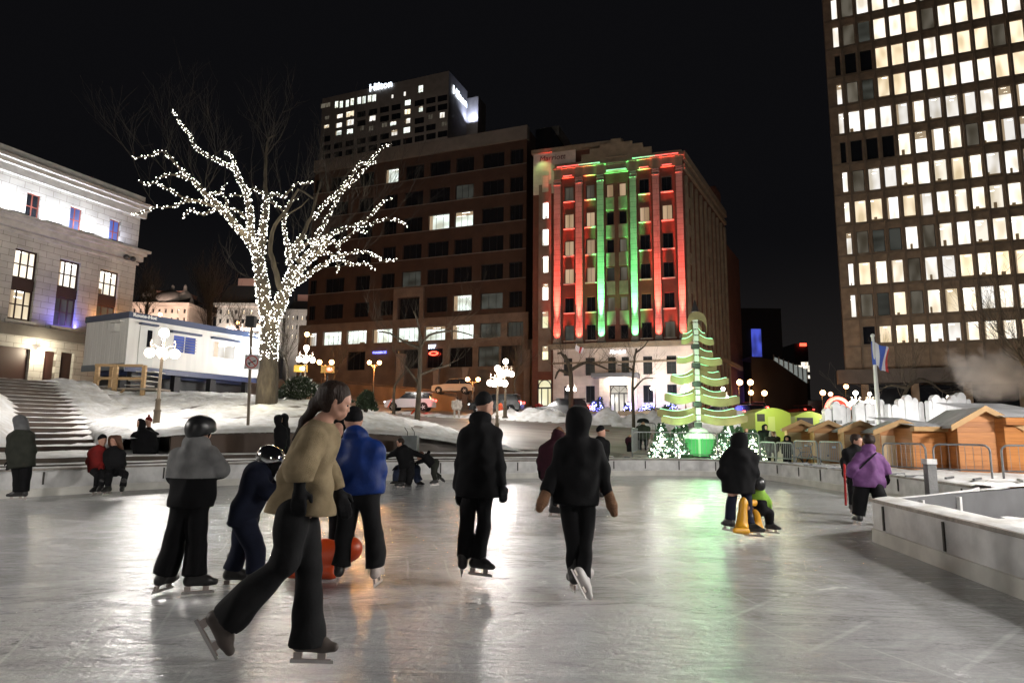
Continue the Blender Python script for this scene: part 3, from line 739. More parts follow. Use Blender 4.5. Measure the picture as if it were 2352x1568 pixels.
def blinds(root, x, z, w_, h_, m, y=0.30):
 mb = MB();
 k = int(h_ / 0.12)
 for i in range(k): mb.box(-w_ / 2, w_ / 2, 0, 0.01, h_ / 2 - i * 0.12 - 0.035, h_ / 2 - i * 0.12)
 return mb.build('blind', m, root, loc=(x, y, z))
M_conc = mat('brown_precast', (0.24, 0.17, 0.11), 0.85, noise=0.35, nscale=1.2, bump=0.3, bscale=4)
M_conc2 = mat('pale_precast_joint', (0.17, 0.125, 0.085), 0.85, noise=0.3, nscale=1)
TW = Wall(P(1939, 790, 76).x, 76, dirv=(0.918, -0.396))
gz = 2.2
root = empty('office_tower', TW.o + Vector((0, 0, gz)), 'tall brown office tower whose grid of windows is mostly lit', 'office tower', rz=TW.rz)
x_l, z_roof = TW.px(1888, 0)
zt = lambda z: z - gz
zA = zc(2040, 400, 3.137)
rows = []
for (xt, yt, yb) in ((560, 1296, 1437), (590, 1035, 1215), (615, 785, 960), (615, 535, 715)):
 rows.append((TW.px(*zA(xt, yt))[1], TW.px(*zA(xt, yb))[1]))
pitch = (rows[3][0] - rows[0][0]) / 3; wh = sum(a - b for a, b in rows[1:]) / 3
z_first = rows[1][1]          # sill of the second row
c0x = TW.px(*zA(350, 1060))[0]; c9x = TW.px(*zA(1445, 1060))[0]; cp = (c9x - c0x) / 8.0
ww = 1.24
print('tower pitch', pitch, 'wh', wh, 'colpitch', cp, 'x edge', TW.px(1939, 790)[0], c0x)
NR, NCc = 16, 16
holes = []; cells = []
rr_ = random.Random(12)
patt = {0: '..hhhhhhhhhhh', 1: 'dddwwwwwwwwww', 2: 'wwwwdwwwwwwww', 3: 'ddddwwwwwwwww', 4: 'wwwwwwwwwwwww', 5: 'ddcccccwccccc', 6: 'kkkkcccccccc', 7: 'cccccccccccc', 8: 'dddwwwwwcww', 9: 'kkkwwwwwwww', 10: 'dddwwwdwwww', 11: 'ccccccwddww'}
for r_ in range(-1, NR):
 zb = z_first + (r_ - 1 + 1) * pitch - pitch if False else z_first + (r_ - 0) * pitch
 for c_ in range(-1, NCc):
  w2 = ww if c_ >= 0 else 0.62
  xx = c0x + c_ * cp + (0 if c_ >= 0 else -0.0) + ww / 2 + (0.25 if c_ < 0 else 0)
  hh = wh if r_ >= 0 else rows[0][0] - rows[0][1]
  zz = zb + 0 if r_ >= 0 else rows[0][1]
  if c_ < 0 and r_ < 0: continue
  holes.append((xx - w2 / 2, xx + w2 / 2, zz, zz + hh)); cells.append((r_, c_, xx, zz, w2, hh))
mb = MB()
zbot = rows[0][1] - 3.4
hl = [(a, b, zt(c), zt(d)) for a, b, c, d in holes]
xL = TW.px(1939, 790)[0]; xR = 36.0; zT = zt(z_first + NR * pitch + 1.0)
mb.mats = [M_conc]
holed(mb, xL, xR, zt(zbot), zT, hl, 0.0, 0.35)
mb.box(xL, xR, 0.45, 1.2, zt(zbot) - 0.0, zT); mb.box(xL + 11, xR, 1.2, 22, zt(zbot), zT)
mb.add([(xL, 0, zt(zbot)), (xL, 0.45, zt(zbot)), (xL, 0.45, zT), (xL, 0, zT)], [(3, 2, 1, 0)])
mb.add([(xL, 0, zT), (xR, 0, zT), (xR, .45, zT), (xL, .45, zT)], [(0, 1, 2, 3)])
mb.add([(xL, 0, zt(zbot)), (xR, 0, zt(zbot)), (xR, .45, zt(zbot)), (xL, .45, zt(zbot))], [(3, 2, 1, 0)])
mb.build('wall', M_conc, root, loc=(0, 0, 0))
mb = MB()     # spandrel lips and panel joints
for r_ in range(-1, NR + 1):
 zz = zt((z_first + r_ * pitch) if r_ >= 0 else rows[0][1]) - 0.22
 mb.box(xL, xR, -0.10, 0.0, zz - 0.12, zz + 0.10)
mb.build('spandrel_lip', M_conc2, root, loc=(0, 0, 0))
mb = MB()
for c_ in range(0, NCc):
 xx = c0x + c_ * cp - (cp - ww) / 2
 mb.box(xx - 0.09, xx + 0.09, -0.28, 0.0, zt(zbot), zT)
mb.build('fin', M_conc2, root, loc=(0, 0, 0))
vis = 0
more = MB(); more_p = {}
for r_, c_, xx, zz, w2, hh in sorted(cells, key=lambda c: (c[0], c[1])):
 cen = TW.w(xx, 0, zz + hh / 2); d = cen - CAM
 u = 1176 + F * d.dot(_r) / d.dot(_f); v = 784 - F * d.dot(_u) / d.dot(_f)
 if u > 2400 or v < -60: continue
 s_ = patt.get(r_ + 1, 'w' * 16); ch = s_[c_ + 1] if 0 <= c_ + 1 < len(s_) else 'w'
 if ch in 'wh' : g = rr_.choice([L_cream, L_cream, L_warm, L_white, L_cream, L_warm])
 elif ch == 'c': g = rr_.choice([L_white, L_white, L_cream])
 elif ch == 'd': g = rr_.choice([L_dim, L_dim, L_dimo])
 else: g = M_glass
 if r_ + 1 in (4, 7): g = {L_cream: L_white, L_warm: L_cream}.get(g, g) if r_ + 1 == 7 else g
 if rr_.random() < 0.04 and ch in 'wc': g = L_dim
 if c_ < 0 and ch != 'k': g = L_white
 if vis < 98:
  window(root, xx, zt(zz) + hh / 2, w2, hh, M_dark, g, (0, 0), y=0.2, fw=0.05)
 else:
  more.mats = more.mats or [M_dark]
  for q in (g,):
   more_p.setdefault(q.name, [q, MB()])[1].add([(xx - w2 / 2, 0.23, zt(zz)), (xx + w2 / 2, 0.23, zt(zz)), (xx + w2 / 2, 0.23, zt(zz) + hh), (xx - w2 / 2, 0.23, zt(zz) + hh)], [(0, 1, 2, 3)])
 vis += 1
print('tower windows', vis)
if more_p:
 mb = MB()
 for q, m2 in more_p.values():
  mb.mat(q); b0 = len(mb.v); mb.v += m2.v
  for f in m2.f: mb.f.append([b0 + i for i in f]); mb.m.append(mb.cur)
 o = mb.build('upper_windows', None, root, loc=(0, 0, 0)); o['kind'] = 'stuff'
M_fascia = mat('dark_brown_fascia', (0.085, 0.065, 0.05), 0.7, noise=0.3, nscale=0.8)
mb = MB(); mb.mats = [M_fascia]
mb.box(xL - 1.0, xR, -1.6, 0.2, zt(zbot) - 1.3, zt(zbot) + 0.3); mb.build('fascia', M_fascia, root, loc=(0, 0, 0))
mb = MB(); mb.box(xL + 2.0, xR, 3.0, 3.2, -3.0, zt(zbot) - 1.3)
mb.build('ground_floor_glazing', M_glass, root, loc=(0, 0, 0))
for i in range(7):
 mb = MB(); x_ = xL + 1.5 + i * 5.0; mb.box(x_, x_ + 0.7, -0.6, 0.1, -3.0, zt(zbot) - 1.35); mb.build('column', M_conc, root, loc=(0, 0, 0))
M_soffit = emis('soffit_tube', (1.0, 0.92, 0.75), 2.4)
z_s = TW.px(2200, 953)[1]
for i in range(9):
 x_ = TW.px(2204, 953)[0] + i * 2.6
 mb = MB(); mb.box(x_, x_ + 2.35, 1.6, 1.75, zt(z_s) - 0.10, zt(z_s) + 0.12); mb.build('light_strip', M_soffit, root, loc=(0, 0, 0))
M_bk = brickmat('brown_brick', (0.085, 0.040, 0.024), (0.066, 0.032, 0.020), (0.05, 0.035, 0.026), bump=0.2)
M_bkdull = mat('brown_stone_panel', (0.21, 0.155, 0.12), 0.8, noise=0.3, nscale=0.8, bump=0.1)
M_conc_cap = mat('grey_parapet_metal', (0.20, 0.18, 0.155), 0.6, noise=0.2, nscale=1)
BW = Wall(P(1155, 600, 82).x, 82, dirv=(0.933, -0.358))
gz = 2.0
root = empty('brick_office_block', BW.w(-16, 0, gz), 'dark brown brick office block with ribbon windows and a pale metal parapet', 'office building', rz=BW.rz)
OX = 16.0   # the root sits 16 m left of the wall's origin
def bx(u, v): x, z = BW.px(u, v); return x + OX, z - gz
z6 = zc(780, 150, 4.2); z7 = zc(760, 450, 3.92); z8 = zc(680, 800, 3.564)
xR = bx(*z7(2175, 900))[0]; xLb = bx(*z7(30, 1300))[0]
ztop = bx(*z6(2035, 740))[1]
sills = [bx(*z7(1600, y))[1] for y in (180, 460, 735, 1000, 1275)]
pit_ = (sills[0] - sills[4]) / 4; s0 = sills[4]
print('brown pitch', pit_, s0, 'width', xR - xLb, 'top', ztop)
wins = []
colx = [bx(*z7(x, 900))[0] for x in (60, 215, 505, 760, 960, 1205, 1465, 1735, 2010)]
colw = [bx(*z7(x, 900))[0] for x in (130, 400, 650, 890, 1145, 1410, 1645, 1950, 2140)]
lit = {(3, 5): L_office, (3, 6): L_office, (1, 4): L_dimo, (0, 6): L_office, (4, 6): L_dimo, (0, 7): L_dimo, (5, 3): L_office, (6, 2): L_office, (6, 3): L_office}
for r_ in range(0, 7):
 for c_ in range(9):
  if r_ == 0 and c_ == 4: continue
  z0 = s0 + r_ * pit_; h_ = pit_ * 0.55
  if z0 + h_ > ztop - 0.8: continue
  wins.append([colx[c_], colw[c_], z0, z0 + h_, r_, c_, lit.get((r_, c_), M_glass), M_dark])
band_top = bx(*z7(1600, 1345))[1]; zb1 = bx(*z8(1700, 170))[1]; zb0 = bx(*z8(1700, 42))[1]
bcol = [(340, 415), (468, 632), (680, 855), (905, 1083), (1130, 1315), (1370, 1553), (1610, 1803), (1860, 2045), (2105, 2245)]
for i, (a, b_) in enumerate(bcol):
 xa = bx(*z8(a, 110))[0]; xb = bx(*z8(b_, 110))[0]
 wins.append([xa, xb, zb1, zb0, -1, i, [L_white, L_office, L_office, L_office, L_office, L_office, L_office, L_dimo, L_dimo][i], M_dark])
fx0, fz1 = bx(*z7(930, 1160)); fx1, fz0 = bx(*z7(1140, 1370))
mb = MB()
hl = [(a, b_, c_, d_) for a, b_, c_, d_, *_ in wins if c_ > band_top]
holed(mb, xLb, xR, band_top, ztop, hl + [(fx0, fx1, max(fz0, band_top + .01), fz1)], 0, 0.45)
mb.box(xLb, xR, 0.6, 26, -6, ztop)
mb.add([(xR, 0, band_top), (xR, .6, band_top), (xR, .6, ztop), (xR, 0, ztop)], [(0, 1, 2, 3)])
mb.build('brick_wall', M_bk, root, loc=(0, 0, 0))
mb = MB(); hl = [(a, b_, c_, d_) for a, b_, c_, d_, *_ in wins if c_ <= band_top]
zlow = bx(*z8(1700, 420))[1]
lw = []
for a, b_ in ((680, 840), (1110, 1340), (1390, 1530), (1590, 1795), (1845, 2030), (2050, 2235)):
 lw.append((bx(*z8(a, 370))[0], bx(*z8(b_, 370))[0], zlow, zlow + 2.6))
holed(mb, xLb - 1, xR + 0.5, -6, band_top + 0.01, hl + lw, -0.35, 0.7)
mb.box(xLb - 1, xR + .5, -0.35, 0.0, band_top + 0.01, band_top + 0.18)
ax0, _z = bx(*z7(890, 1200)); ax1, az1 = bx(*z7(1185, 1050))
mb.box(ax0, fx0, -0.4, -0.02, band_top, az1).box(fx1, ax1, -0.4, -0.02, band_top, az1).box(fx0, fx1, -0.4, -0.02, fz1, az1)
mb.build('stone_wall', M_bkdull, root, loc=(0, 0, 0))
mb = MB(); mb.add([(fx0, .44, fz0), (fx1, .44, fz0), (fx1, .44, fz1), (fx0, .44, fz1)], [(0, 1, 2, 3)]); mb.build('shopfront_glass', M_glass, root, loc=(0, 0, 0))
for a, b_, c_, d_ in lw:
 window(root, (a + b_) / 2, (c_ + d_) / 2, b_ - a, d_ - c_, M_dark, M_glass if rr_.random() < .7 else L_dimo, (2, 0), y=-0.1)
for a, b_, c_, d_, r_, i, g, fm in wins:
 window(root, (a + b_) / 2, (c_ + d_) / 2, round(b_ - a, 1) + 0.05, round(d_ - c_, 1) + 0.05, fm, g, (3 if r_ < 0 else 2, 0), y=0.05 if r_ < 0 else 0.3, fw=0.06)
mb = MB(); mb.box(xLb, xR + 0.15, -0.35, 0.6, ztop - 1.75, ztop + 0.1); mb.build('parapet', M_conc_cap, root, loc=(0, 0, 0))
mb = MB()
for r_ in range(1, 7): mb.box(xLb, xR, -0.06, 0.0, s0 + r_ * pit_ - 0.12, s0 + r_ * pit_ - 0.02)
mb.build('sill_band', M_conc_cap, root, loc=(0, 0, 0))
xr2 = bx(1222, 600)[0] + 1.5
mb = MB(); mb.box(xR + 0.01, xr2, 3.5, 26, -6, ztop + 1.2); mb.build('glass_bay', M_glass, root, loc=(0, 0, 0))
mb = MB(); mb.box(xR - 0.2, xr2 + 0.3, 6.0, 26, ztop + 1.2, ztop + 2.6); mb.box(xr2 - 1.2, xr2 + 1.0, 1.0, 26, ztop - 7.6, ztop - 6.2) ; mb.build('bay_parapet', M_conc_cap, root, loc=(0, 0, 0))
mb = MB(); mb.box(bx(1180, 900)[0], bx(1222, 900)[0], 0.2, 3.4, -6, bx(1180, 780)[1]); mb.build('stone_pier', M_bkdull, root, loc=(0, 0, 0))
M_nb = emis('blue_neon', (0.12, 0.16, 1.0), 4.0); M_nr = emis('red_neon', (1.0, 0.06, 0.03), 5.0); M_nw = emis('white_neon', (0.6, 0.75, 1.0), 4.0)
x1, z1 = bx(*z8(975, 306)); text('neon_word', 'PHARMACIE', M_nb, root, (x1, -0.5, z1), (R(90), 0, 0), 0.42, sx=0.95, bold=0.01)
x1, z1 = bx(*z8(1440, 268)); text('neon_number', '597', M_nw, root, (x1, -0.5, z1), (R(90), 0, R(0)), 0.75, bold=0.01)
x1, z1 = bx(*z8(1455, 300))
mb = MB()
for k in range(14):
 a0 = 2 * math.pi * k / 14; mb.cbox((x1 + .6 * math.cos(a0), -0.5, z1 + 0.22 * math.sin(a0)), 0.2, 0.08, 0.14)
mb.build('neon_ring', M_nr, root, loc=(0, 0, 0))
HB = Wall(P(1065, 250, 240).x, 240, dirv=(0.93, -0.37))
gz = 8
M_hot = mat('grey_brown_panel', (0.26, 0.235, 0.21), 0.85, noise=0.2, nscale=0.4)
root = empty('slab_hotel', HB.w(-30, 0, gz), 'far high rise hotel slab with a glowing white name sign near its roof', 'hotel', rz=HB.rz)
def hx(u, v): x, z = HB.px(u, v); return x + 30, z - gz
xR = hx(*z6(1440, 120))[0]; zT = hx(*z6(1440, 115))[1]; xLh = hx(735, 330)[0]
px1 = hx(*z6(1110, 550)); px2 = hx(*z6(1110, 640)); fl = 4.6
hw = []
for cx_, cy_, w_, h_, k in [(140, 475, 100, 50, 0), (255, 468, 36, 75, 1), (305, 465, 36, 75, 1), (368, 455, 36, 75, 1), (418, 438, 40, 75, 1), (493, 425, 42, 75, 1), (542, 418, 42, 80, 1), (602, 405, 40, 75, 1), (650, 398, 42, 75, 1), (842, 382, 22, 40, 2), (972, 355, 24, 46, 2), (1140, 303, 50, 76, 1), (1003, 447, 62, 58, 1), (1000, 543, 64, 56, 3), (1140, 515, 46, 58, 1), (1004, 638, 52, 56, 2), (993, 735, 70, 62, 1), (1365, 578, 54, 60, 2), (1242, 595, 52, 56, 0), (1385, 668, 62, 50, 0), (632, 612, 66, 56, 2), (288, 588, 66, 44, 2), (397, 566, 84, 60, 3), (280, 684, 66, 50, 2), (397, 655, 80, 62, 2), (276, 764, 66, 50, 1), (396, 748, 66, 54, 1), (150, 697, 56, 36, 3), (850, 664, 66, 44, 1), (618, 715, 50, 54, 0), (862, 762, 64, 60, 2), (758, 680, 60, 50, 0), (155, 605, 50, 40, 0), (520, 715, 44, 50, 0)]:
 x, z = hx(*z6(cx_, cy_)); x2, z2 = hx(*z6(cx_ + w_, cy_)); x3, z3 = hx(*z6(cx_, cy_ + h_))
 hw.append((x, z, (x2 - x), (z - z3), [L_dim, L_dim, L_white, L_warm][k] if k != 1 else L_office))
dk_ = []
for r_ in range(9):
 for c_ in range(12):
  x, z = hx(*z6(1370 - c_ * 122, 400 + c_ * 24 + r_ * 94))
  if x < xLh + 1 or all(abs(x - a[0]) > 2.4 or abs(z - a[1]) > 2.2 for a in hw) is False: continue
  dk_.append((x, z, 4.4, 2.7, M_glass))
dk_ = dk_[:60]
mb = MB(); holed(mb, xLh, xR, -4, zT, [(x - w_ / 2, x + w_ / 2, z - h_ / 2, z + h_ / 2) for x, z, w_, h_, g in hw + dk_], 0, 0.4)
mb.box(xLh, xR, 0.6, 17, -4, zT); mb.add([(xR, 0, -4), (xR, .6, -4), (xR, .6, zT), (xR, 0, zT)], [(0, 1, 2, 3)])
mb.build('wall', M_hot, root, loc=(0, 0, 0))
for x, z, w_, h_, g in hw + dk_: window(root, x, z, round(w_, 1), round(h_, 1), M_dark, g, (1, 0), y=0.25, fw=0.1)
M_hs = emis('white_blue_sign', (0.75, 0.86, 1.0), 5.0)
x1, z1 = hx(*z6(610, 347)); x2, z2 = hx(*z6(845, 300));
text('name_sign', 'Hilton', M_hs, root, ((x1 + x2) / 2, -0.5, zt(0) * 0 + hx(*z6(728, 325))[1] - 0.3), (R(90), 0, 0), (x2 - x1) / 2.45, bold=0.05)
text('name_sign', 'Hilton', M_hs, root, (xR + 0.5, 9.5, hx(*z6(1480, 290))[1] - 1.6), (R(90), 0, R(90)), 5.2, bold=0.05)
mb = MB(); mb.box(xR - 0.2, xR + 5.2, 17.02, 25, -4, zT - 3.2); mb.build('lift_tower', M_hot, root, loc=(0, 0, 0))
area('tower_wash', HB.w(xR - 30 + 3.2, 14.5, gz + zT - 14), HB.w(xR - 30 + 3.6, 17.0, gz + zT - 6), 3.0, 0.5, 2600, (0.55, 0.65, 1.0), root)
M_bk2 = brickmat('dark_red_brick', (0.16, 0.045, 0.024), (0.13, 0.036, 0.02), (0.12, 0.07, 0.05), bump=0.2)
M_pil = brickmat('pilaster_stone', (0.30, 0.27, 0.24), (0.27, 0.245, 0.22), (0.14, 0.12, 0.10), bw=3.0, bh=0.62, ms=0.02, bump=0.3)
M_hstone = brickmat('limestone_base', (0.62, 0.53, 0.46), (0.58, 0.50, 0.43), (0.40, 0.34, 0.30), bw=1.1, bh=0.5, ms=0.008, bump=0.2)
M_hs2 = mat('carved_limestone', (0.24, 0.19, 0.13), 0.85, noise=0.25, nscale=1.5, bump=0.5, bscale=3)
zM = zc(1340, 380, 3.015); zN = zc(1300, 330, 3.92); zN2 = zc(1300, 700, 3.92); zL = zc(1360, 850, 5.88)
u0, v0 = zM(140, 1440)
MW = Wall(P(u0, v0, 74).x, 74, dirv=(0.951, -0.310))
gz = 3.0
root = HOTEL = empty('brick_hotel', MW.w(-9, 0, gz), 'red brick hotel with red and green lit pilasters above a pale stone base', 'hotel', rz=MW.rz)
OX = 9.0
def mx(u, v): x, z = MW.px(u, v); return x + OX, z - gz
def rM(f, x0, y0, x1, y1):
 xm, ym = (x0 + x1) / 2, (y0 + y1) / 2
 a = mx(*f(x0, ym))[0]; b_ = mx(*f(x1, ym))[0]; c_ = mx(*f(xm, y1))[1]; d_ = mx(*f(xm, y0))[1]; return a, b_, c_, d_
xl = mx(*zM(140, 1400))[0]; xr = mx(*zM(1138, 1400))[0]
zb = mx(*zM(640, 1438))[1]; zt_ = mx(*zM(640, 85))[1]
print('hotel', xl, xr, zb, zt_)
wl_ = []
lefts = {'a': [(222, 285), (225, 1320)], }
cols = [(218, 285, 0), (382, 448, 0), (540, 594, 1), (636, 692, 1), (795, 868, 2), (968, 1045, 2)]
rowsL = [(285, 370), (475, 575), (690, 780), (885, 990), (1095, 1210), (1310, 1420)]
rowsC = [(250, 325), (435, 530), (660, 745), (880, 965), (1095, 1180), (1300, 1400)]
rowsR = [(200, 305), (412, 518), (625, 735), (840, 950), (1055, 1170), (1285, 1395)]
sill_x = {}
sp_l = {(0, 0): 'd', (0, 1): 'w', (0, 2): 'w', (0, 3): 'w', (0, 5): 'b', (1, 0): 'd', (1, 1): 'w', (1, 2): 'w', (1, 3): 'w', (2, 0): 'w', (3, 0): 'w', (3, 2): 'd', (3, 3): 'd', (2, 3): 'b', (4, 1): 'w', (5, 1): 'w', (5, 5): 'd', (2, 4): 'd', (3, 4): 'd'}
xsR = mx(*zM(1005, 800))[0]
for ci, (xa, xb, ty) in enumerate(cols):
 xc = (xa + xb) / 2
 X0 = mx(*zM(xa, 1150))[0]; X1 = mx(*zM(xb, 1150))[0]
 for ri in range(6):
  za = mx(*zM(252, rowsL[ri][1]))[1]; ze = mx(*zM(252, rowsL[ri][0]))[1]
  zlo = za; zhi = za + 1.75 if ty != 1 else za + 1.55
  wl_.append((X0, X1, zlo, zhi, ci, ri, ty))
mb = MB(); holed(mb, xl, xr, zb, zt_, [w_[:4] for w_ in wl_], 0, 0.35); mb.build('brick_wall', M_bk2, root, loc=(0, 0, 0))
L_curt = litwin('curtained_room', (0.75, 0.52, 0.33), 0.75, 0.35, 2.5, 0.3)
for X0, X1, z0, z1, ci, ri, ty in wl_:
 k = sp_l.get((ci, ri)); g = {'w': L_curt, 'd': L_dim, 'b': L_dimo, None: M_glass}[k]
 window(root, (X0 + X1) / 2, (z0 + z1) / 2, round(X1 - X0, 1), round(z1 - z0, 1), M_dark, g, (1 if ty != 1 else 0, 0), y=0.2)
for X0, X1, z0, z1, ci, ri, ty in wl_:
 mb = MB()
 if ty != 1: mb.box(X0 - 0.15, X1 + 0.15, -0.12, 0.0, z0 - 0.16, z0 - 0.02).build('sill', M_hstone, root, loc=(0, 0, 0))
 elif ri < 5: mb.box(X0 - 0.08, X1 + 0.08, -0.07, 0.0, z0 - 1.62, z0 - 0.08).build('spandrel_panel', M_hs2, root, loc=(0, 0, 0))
pcx = [(163, 0), (330, 0), (497, 1), (751, 1), (929, 0), (1112, 0)]
pz1 = zb + (mx(*zM(497, 225))[1] - zb)
PIL = []
for px_, k in pcx:
 a = mx(*zM(px_ - 25, 1400))[0]; b_ = mx(*zM(px_ + 25, 1400))[0]
 mb = MB(); mb.box(a, b_, -0.32, -0.001, zb + 0.05, pz1); mb.box(a - 0.05, b_ + 0.05, -0.4, -0.001, pz1, pz1 + 0.14).box(a - 0.05, b_ + 0.05, -0.4, -0.001, pz1 + 0.34, pz1 + 0.5).box(a - 0.05, b_ + 0.05, -0.45, -0.001, zb, zb + 0.5)
 for q in range(3):
  xx = a + (b_ - a) * (q + 0.5) / 3; mb.box(xx - 0.12, xx + 0.12, -0.4, -0.001, pz1 + 0.62, pz1 + 0.8)
 mb.build('pilaster', M_pil, root, loc=(0, 0, 0)); PIL.append(((a + b_) / 2, k))
mb = MB()
mb.box(xl - 0.05, xr + 0.05, -0.16, -0.002, pz1 + 0.9, zt_)
mb.box(xl - 0.15, xr + 0.15, -0.42, -0.002, zt_, zt_ + 0.22)
mb.box(xl, xr, -0.1, 0.6, zt_ + 0.22, zt_ + .75)
for z_ in (pz1 + 1.0, ):
 for (a, b_) in ((0, 1), (1, 2), (3, 4), (4, 5)):
  mb.box(PIL[a][0] + 0.7, PIL[b_][0] - 0.7, -0.30, -0.16, z_ - 0.1, z_ + 0.02)
a0, b0 = PIL[2][0] + 0.7, PIL[3][0] - 0.7
for z_ in (pz1 + 1.1, pz1 + 1.9, pz1 + 2.8): mb.box(a0, b0, -0.40, -0.16, z_ - 0.08, z_ + 0.04)
pm = (a0 + b0) / 2
for hw_, z0, z1 in ((4.1, 0.22, 1.5), (3.1, 1.5, 2.1), (1.9, 2.1, 2.5), (0.6, 2.5, 3.0)): mb.box(pm - hw_, pm + hw_, -0.25, 0.7, zt_ + z0, zt_ + z1)
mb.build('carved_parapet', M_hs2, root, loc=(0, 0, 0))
bxl = mx(*zL(150, 600))[0]; bxr = mx(*zL(2200, 600))[0]
uw = [rM(zL, *r_) for r_ in ((300, 285, 430, 545), (622, 262, 760, 535), (950, 250, 1065, 498), (1147, 245, 1258, 496), (1462, 238, 1600, 515), (1806, 232, 1950, 506))]
lwn = [rM(zL, *r_) for r_ in ((305, 680, 430, 930), (625, 675, 760, 920), (1465, 665, 1612, 920), (1815, 652, 1960, 912))]
door = rM(zL, 975, 665, 1250, 1092)
zmu = sum(w_[2] for w_ in uw) / 6; zMu = sum(w_[3] for w_ in uw) / 6
uw = [(a, b_, zmu, zMu) for a, b_, *_ in uw]
zg = door[2] - 0.2
mb = MB(); holed(mb, bxl, bxr, zg - 2, zb - 0.6, uw + lwn + [door], -0.5, 0.5)
mb.add([(bxr, -.5, zg - 2), (bxr, 1, zg - 2), (bxr, 1, zb - .6), (bxr, -.5, zb - .6)], [(0, 1, 2, 3)])
mb.build('stone_base_wall', M_hstone, root, loc=(0, 0, 0))
mb = MB(); mb.box(bxl - 0.25, bxr + 0.25, -1.0, -0.0, zb - 0.6, zb - 0.25).box(bxl - 0.4, bxr + 0.4, -1.25, 0.0, zb - 0.25, zb - 0.06)
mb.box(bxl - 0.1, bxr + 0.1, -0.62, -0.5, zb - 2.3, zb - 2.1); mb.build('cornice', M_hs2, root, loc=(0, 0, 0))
M_hg = mat('dim_tinted_glass', (0.03, 0.032, 0.03), 0.15)
for a, b_, c_, d_ in uw: window(root, (a + b_) / 2, (c_ + d_) / 2, round(b_ - a, 1), round(d_ - c_, 1), M_dark, M_hg, (1, 1), y=-0.3)
for i, (a, b_, c_, d_) in enumerate(lwn): window(root, (a + b_) / 2, (c_ + d_) / 2, round(b_ - a, 1), round(d_ - c_, 1), M_dark, M_glass, (1, 0), y=-0.3)
a, b_, c_, d_ = door
dm = MB(); dm.box(a, a + 0.12, -0.2, -0.1, c_, d_).box(b_ - 0.12, b_, -0.2, -0.1, c_, d_).box(a, b_, -0.2, -0.1, d_ - 0.12, d_).box(a, b_, -0.2, -0.1, c_ + (d_ - c_) * 0.70, c_ + (d_ - c_) * 0.74)
for f in (0.25, 0.48, 0.75): dm.box(a + (b_ - a) * f - 0.06, a + (b_ - a) * f + 0.06, -0.2, -0.1, c_, c_ + (d_ - c_) * .7)
cxm = (a + b_) / 2; zc_ = c_ + (d_ - c_) * 0.74
arc_ = [(cxm + 0.95 * math.cos(math.pi * k / 12), -0.15, zc_ + 0.95 * math.sin(math.pi * k / 12)) for k in range(13)]
dm.tube(arc_, 0.05, 6)
for k in (3, 6, 9): dm.bar((cxm, -.15, zc_), arc_[k], 0.04)
dr = dm.build('door', M_dark, root, loc=(0, 0, 0))
mb = MB(); mb.add([(a, -0.12, c_), (b_, -0.12, c_), (b_, -0.12, d_), (a, -0.12, d_)], [(0, 1, 2, 3)]); mb.build('pane', litwin('lit_lobby', (1, 0.93, 0.8), 1.1, 0.08, 1.2, 0.9), dr, loc=(0, 0, 0))
mb = MB(); sx0, sx1 = mx(*zL(835, 850))[0], mx(*zL(1385, 850))[0]
mb.box(sx0, a, -0.95, -0.5, c_ - 0.3, d_ + 0.5).box(b_, sx1, -0.95, -0.5, c_ - 0.3, d_ + 0.5).box(sx0, sx1, -1.05, -0.5, d_ + 0.5, d_ + 1.1); mb.build('door_surround', M_hstone, root, loc=(0, 0, 0))
mb = MB(); q = rM(zL, 760, 510, 1420, 570); mb.box(q[0], q[1], -2.8, -0.5, q[2], q[3]); mb.build('canopy', mat('grey_canopy', (0.10, 0.10, 0.105), 0.5), root, loc=(0, 0, 0))
for i in range(3):
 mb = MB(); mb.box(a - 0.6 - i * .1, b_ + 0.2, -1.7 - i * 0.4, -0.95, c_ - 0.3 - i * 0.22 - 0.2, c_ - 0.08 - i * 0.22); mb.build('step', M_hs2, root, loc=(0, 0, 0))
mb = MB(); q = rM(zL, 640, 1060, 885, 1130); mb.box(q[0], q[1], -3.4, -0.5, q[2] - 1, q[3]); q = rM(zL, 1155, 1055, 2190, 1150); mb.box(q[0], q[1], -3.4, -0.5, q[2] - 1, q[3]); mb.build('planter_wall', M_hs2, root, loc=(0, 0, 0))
x1, z1 = mx(*zL(1095, 215)); M_msign = emis('white_sign', (0.9, 0.92, 1.0), 3.5)
wd = mx(*zL(1215, 190))[0] - mx(*zL(980, 190))[0]
text('name_sign', 'Marriott', M_msign, root, (x1, -0.75, z1), (R(90), 0, 0), wd / 3.6, shear=0.25, bold=0.02, sx=1.0)
sl = mx(1222, 600)[0]
bayw = [rM(zN, 214, 445, 277, 580), rM(zN, 214, 702, 277, 840), rM(zN, 211, 965, 275, 1105), rM(zN, 209, 1230, 272, 1370), rM(zN2, 207, 48, 271, 190), rM(zN2, 206, 318, 270, 465), rM(zN2, 204, 635, 268, 780)]
zp0 = bayw[0][2]; pp = (bayw[0][2] - bayw[5][2]) / 5
zbt = mx(1250, 350)[1]
q = [(bayw[3][0], bayw[3][1], zp0 - i * pp, zp0 - i * pp + 2.05) for i in range(6)] + [(bayw[3][0], bayw[3][1], bayw[6][2], bayw[6][3])]
bd_ = rM(zN2, 163, 978, 305, 1225)
mb = MB(); holed(mb, sl, xl, zg - 2, zbt, q + [bd_], 0.35, 0.35)
mb.box(sl, xl + 8, 0.75, 14, zg - 2, zbt); mb.build('stair_bay_wall', M_bk2, root, loc=(0, 0, 0))
mb = MB(); aa, bb2 = mx(*zN(178, 900))[0], mx(*zN(302, 900))[0]
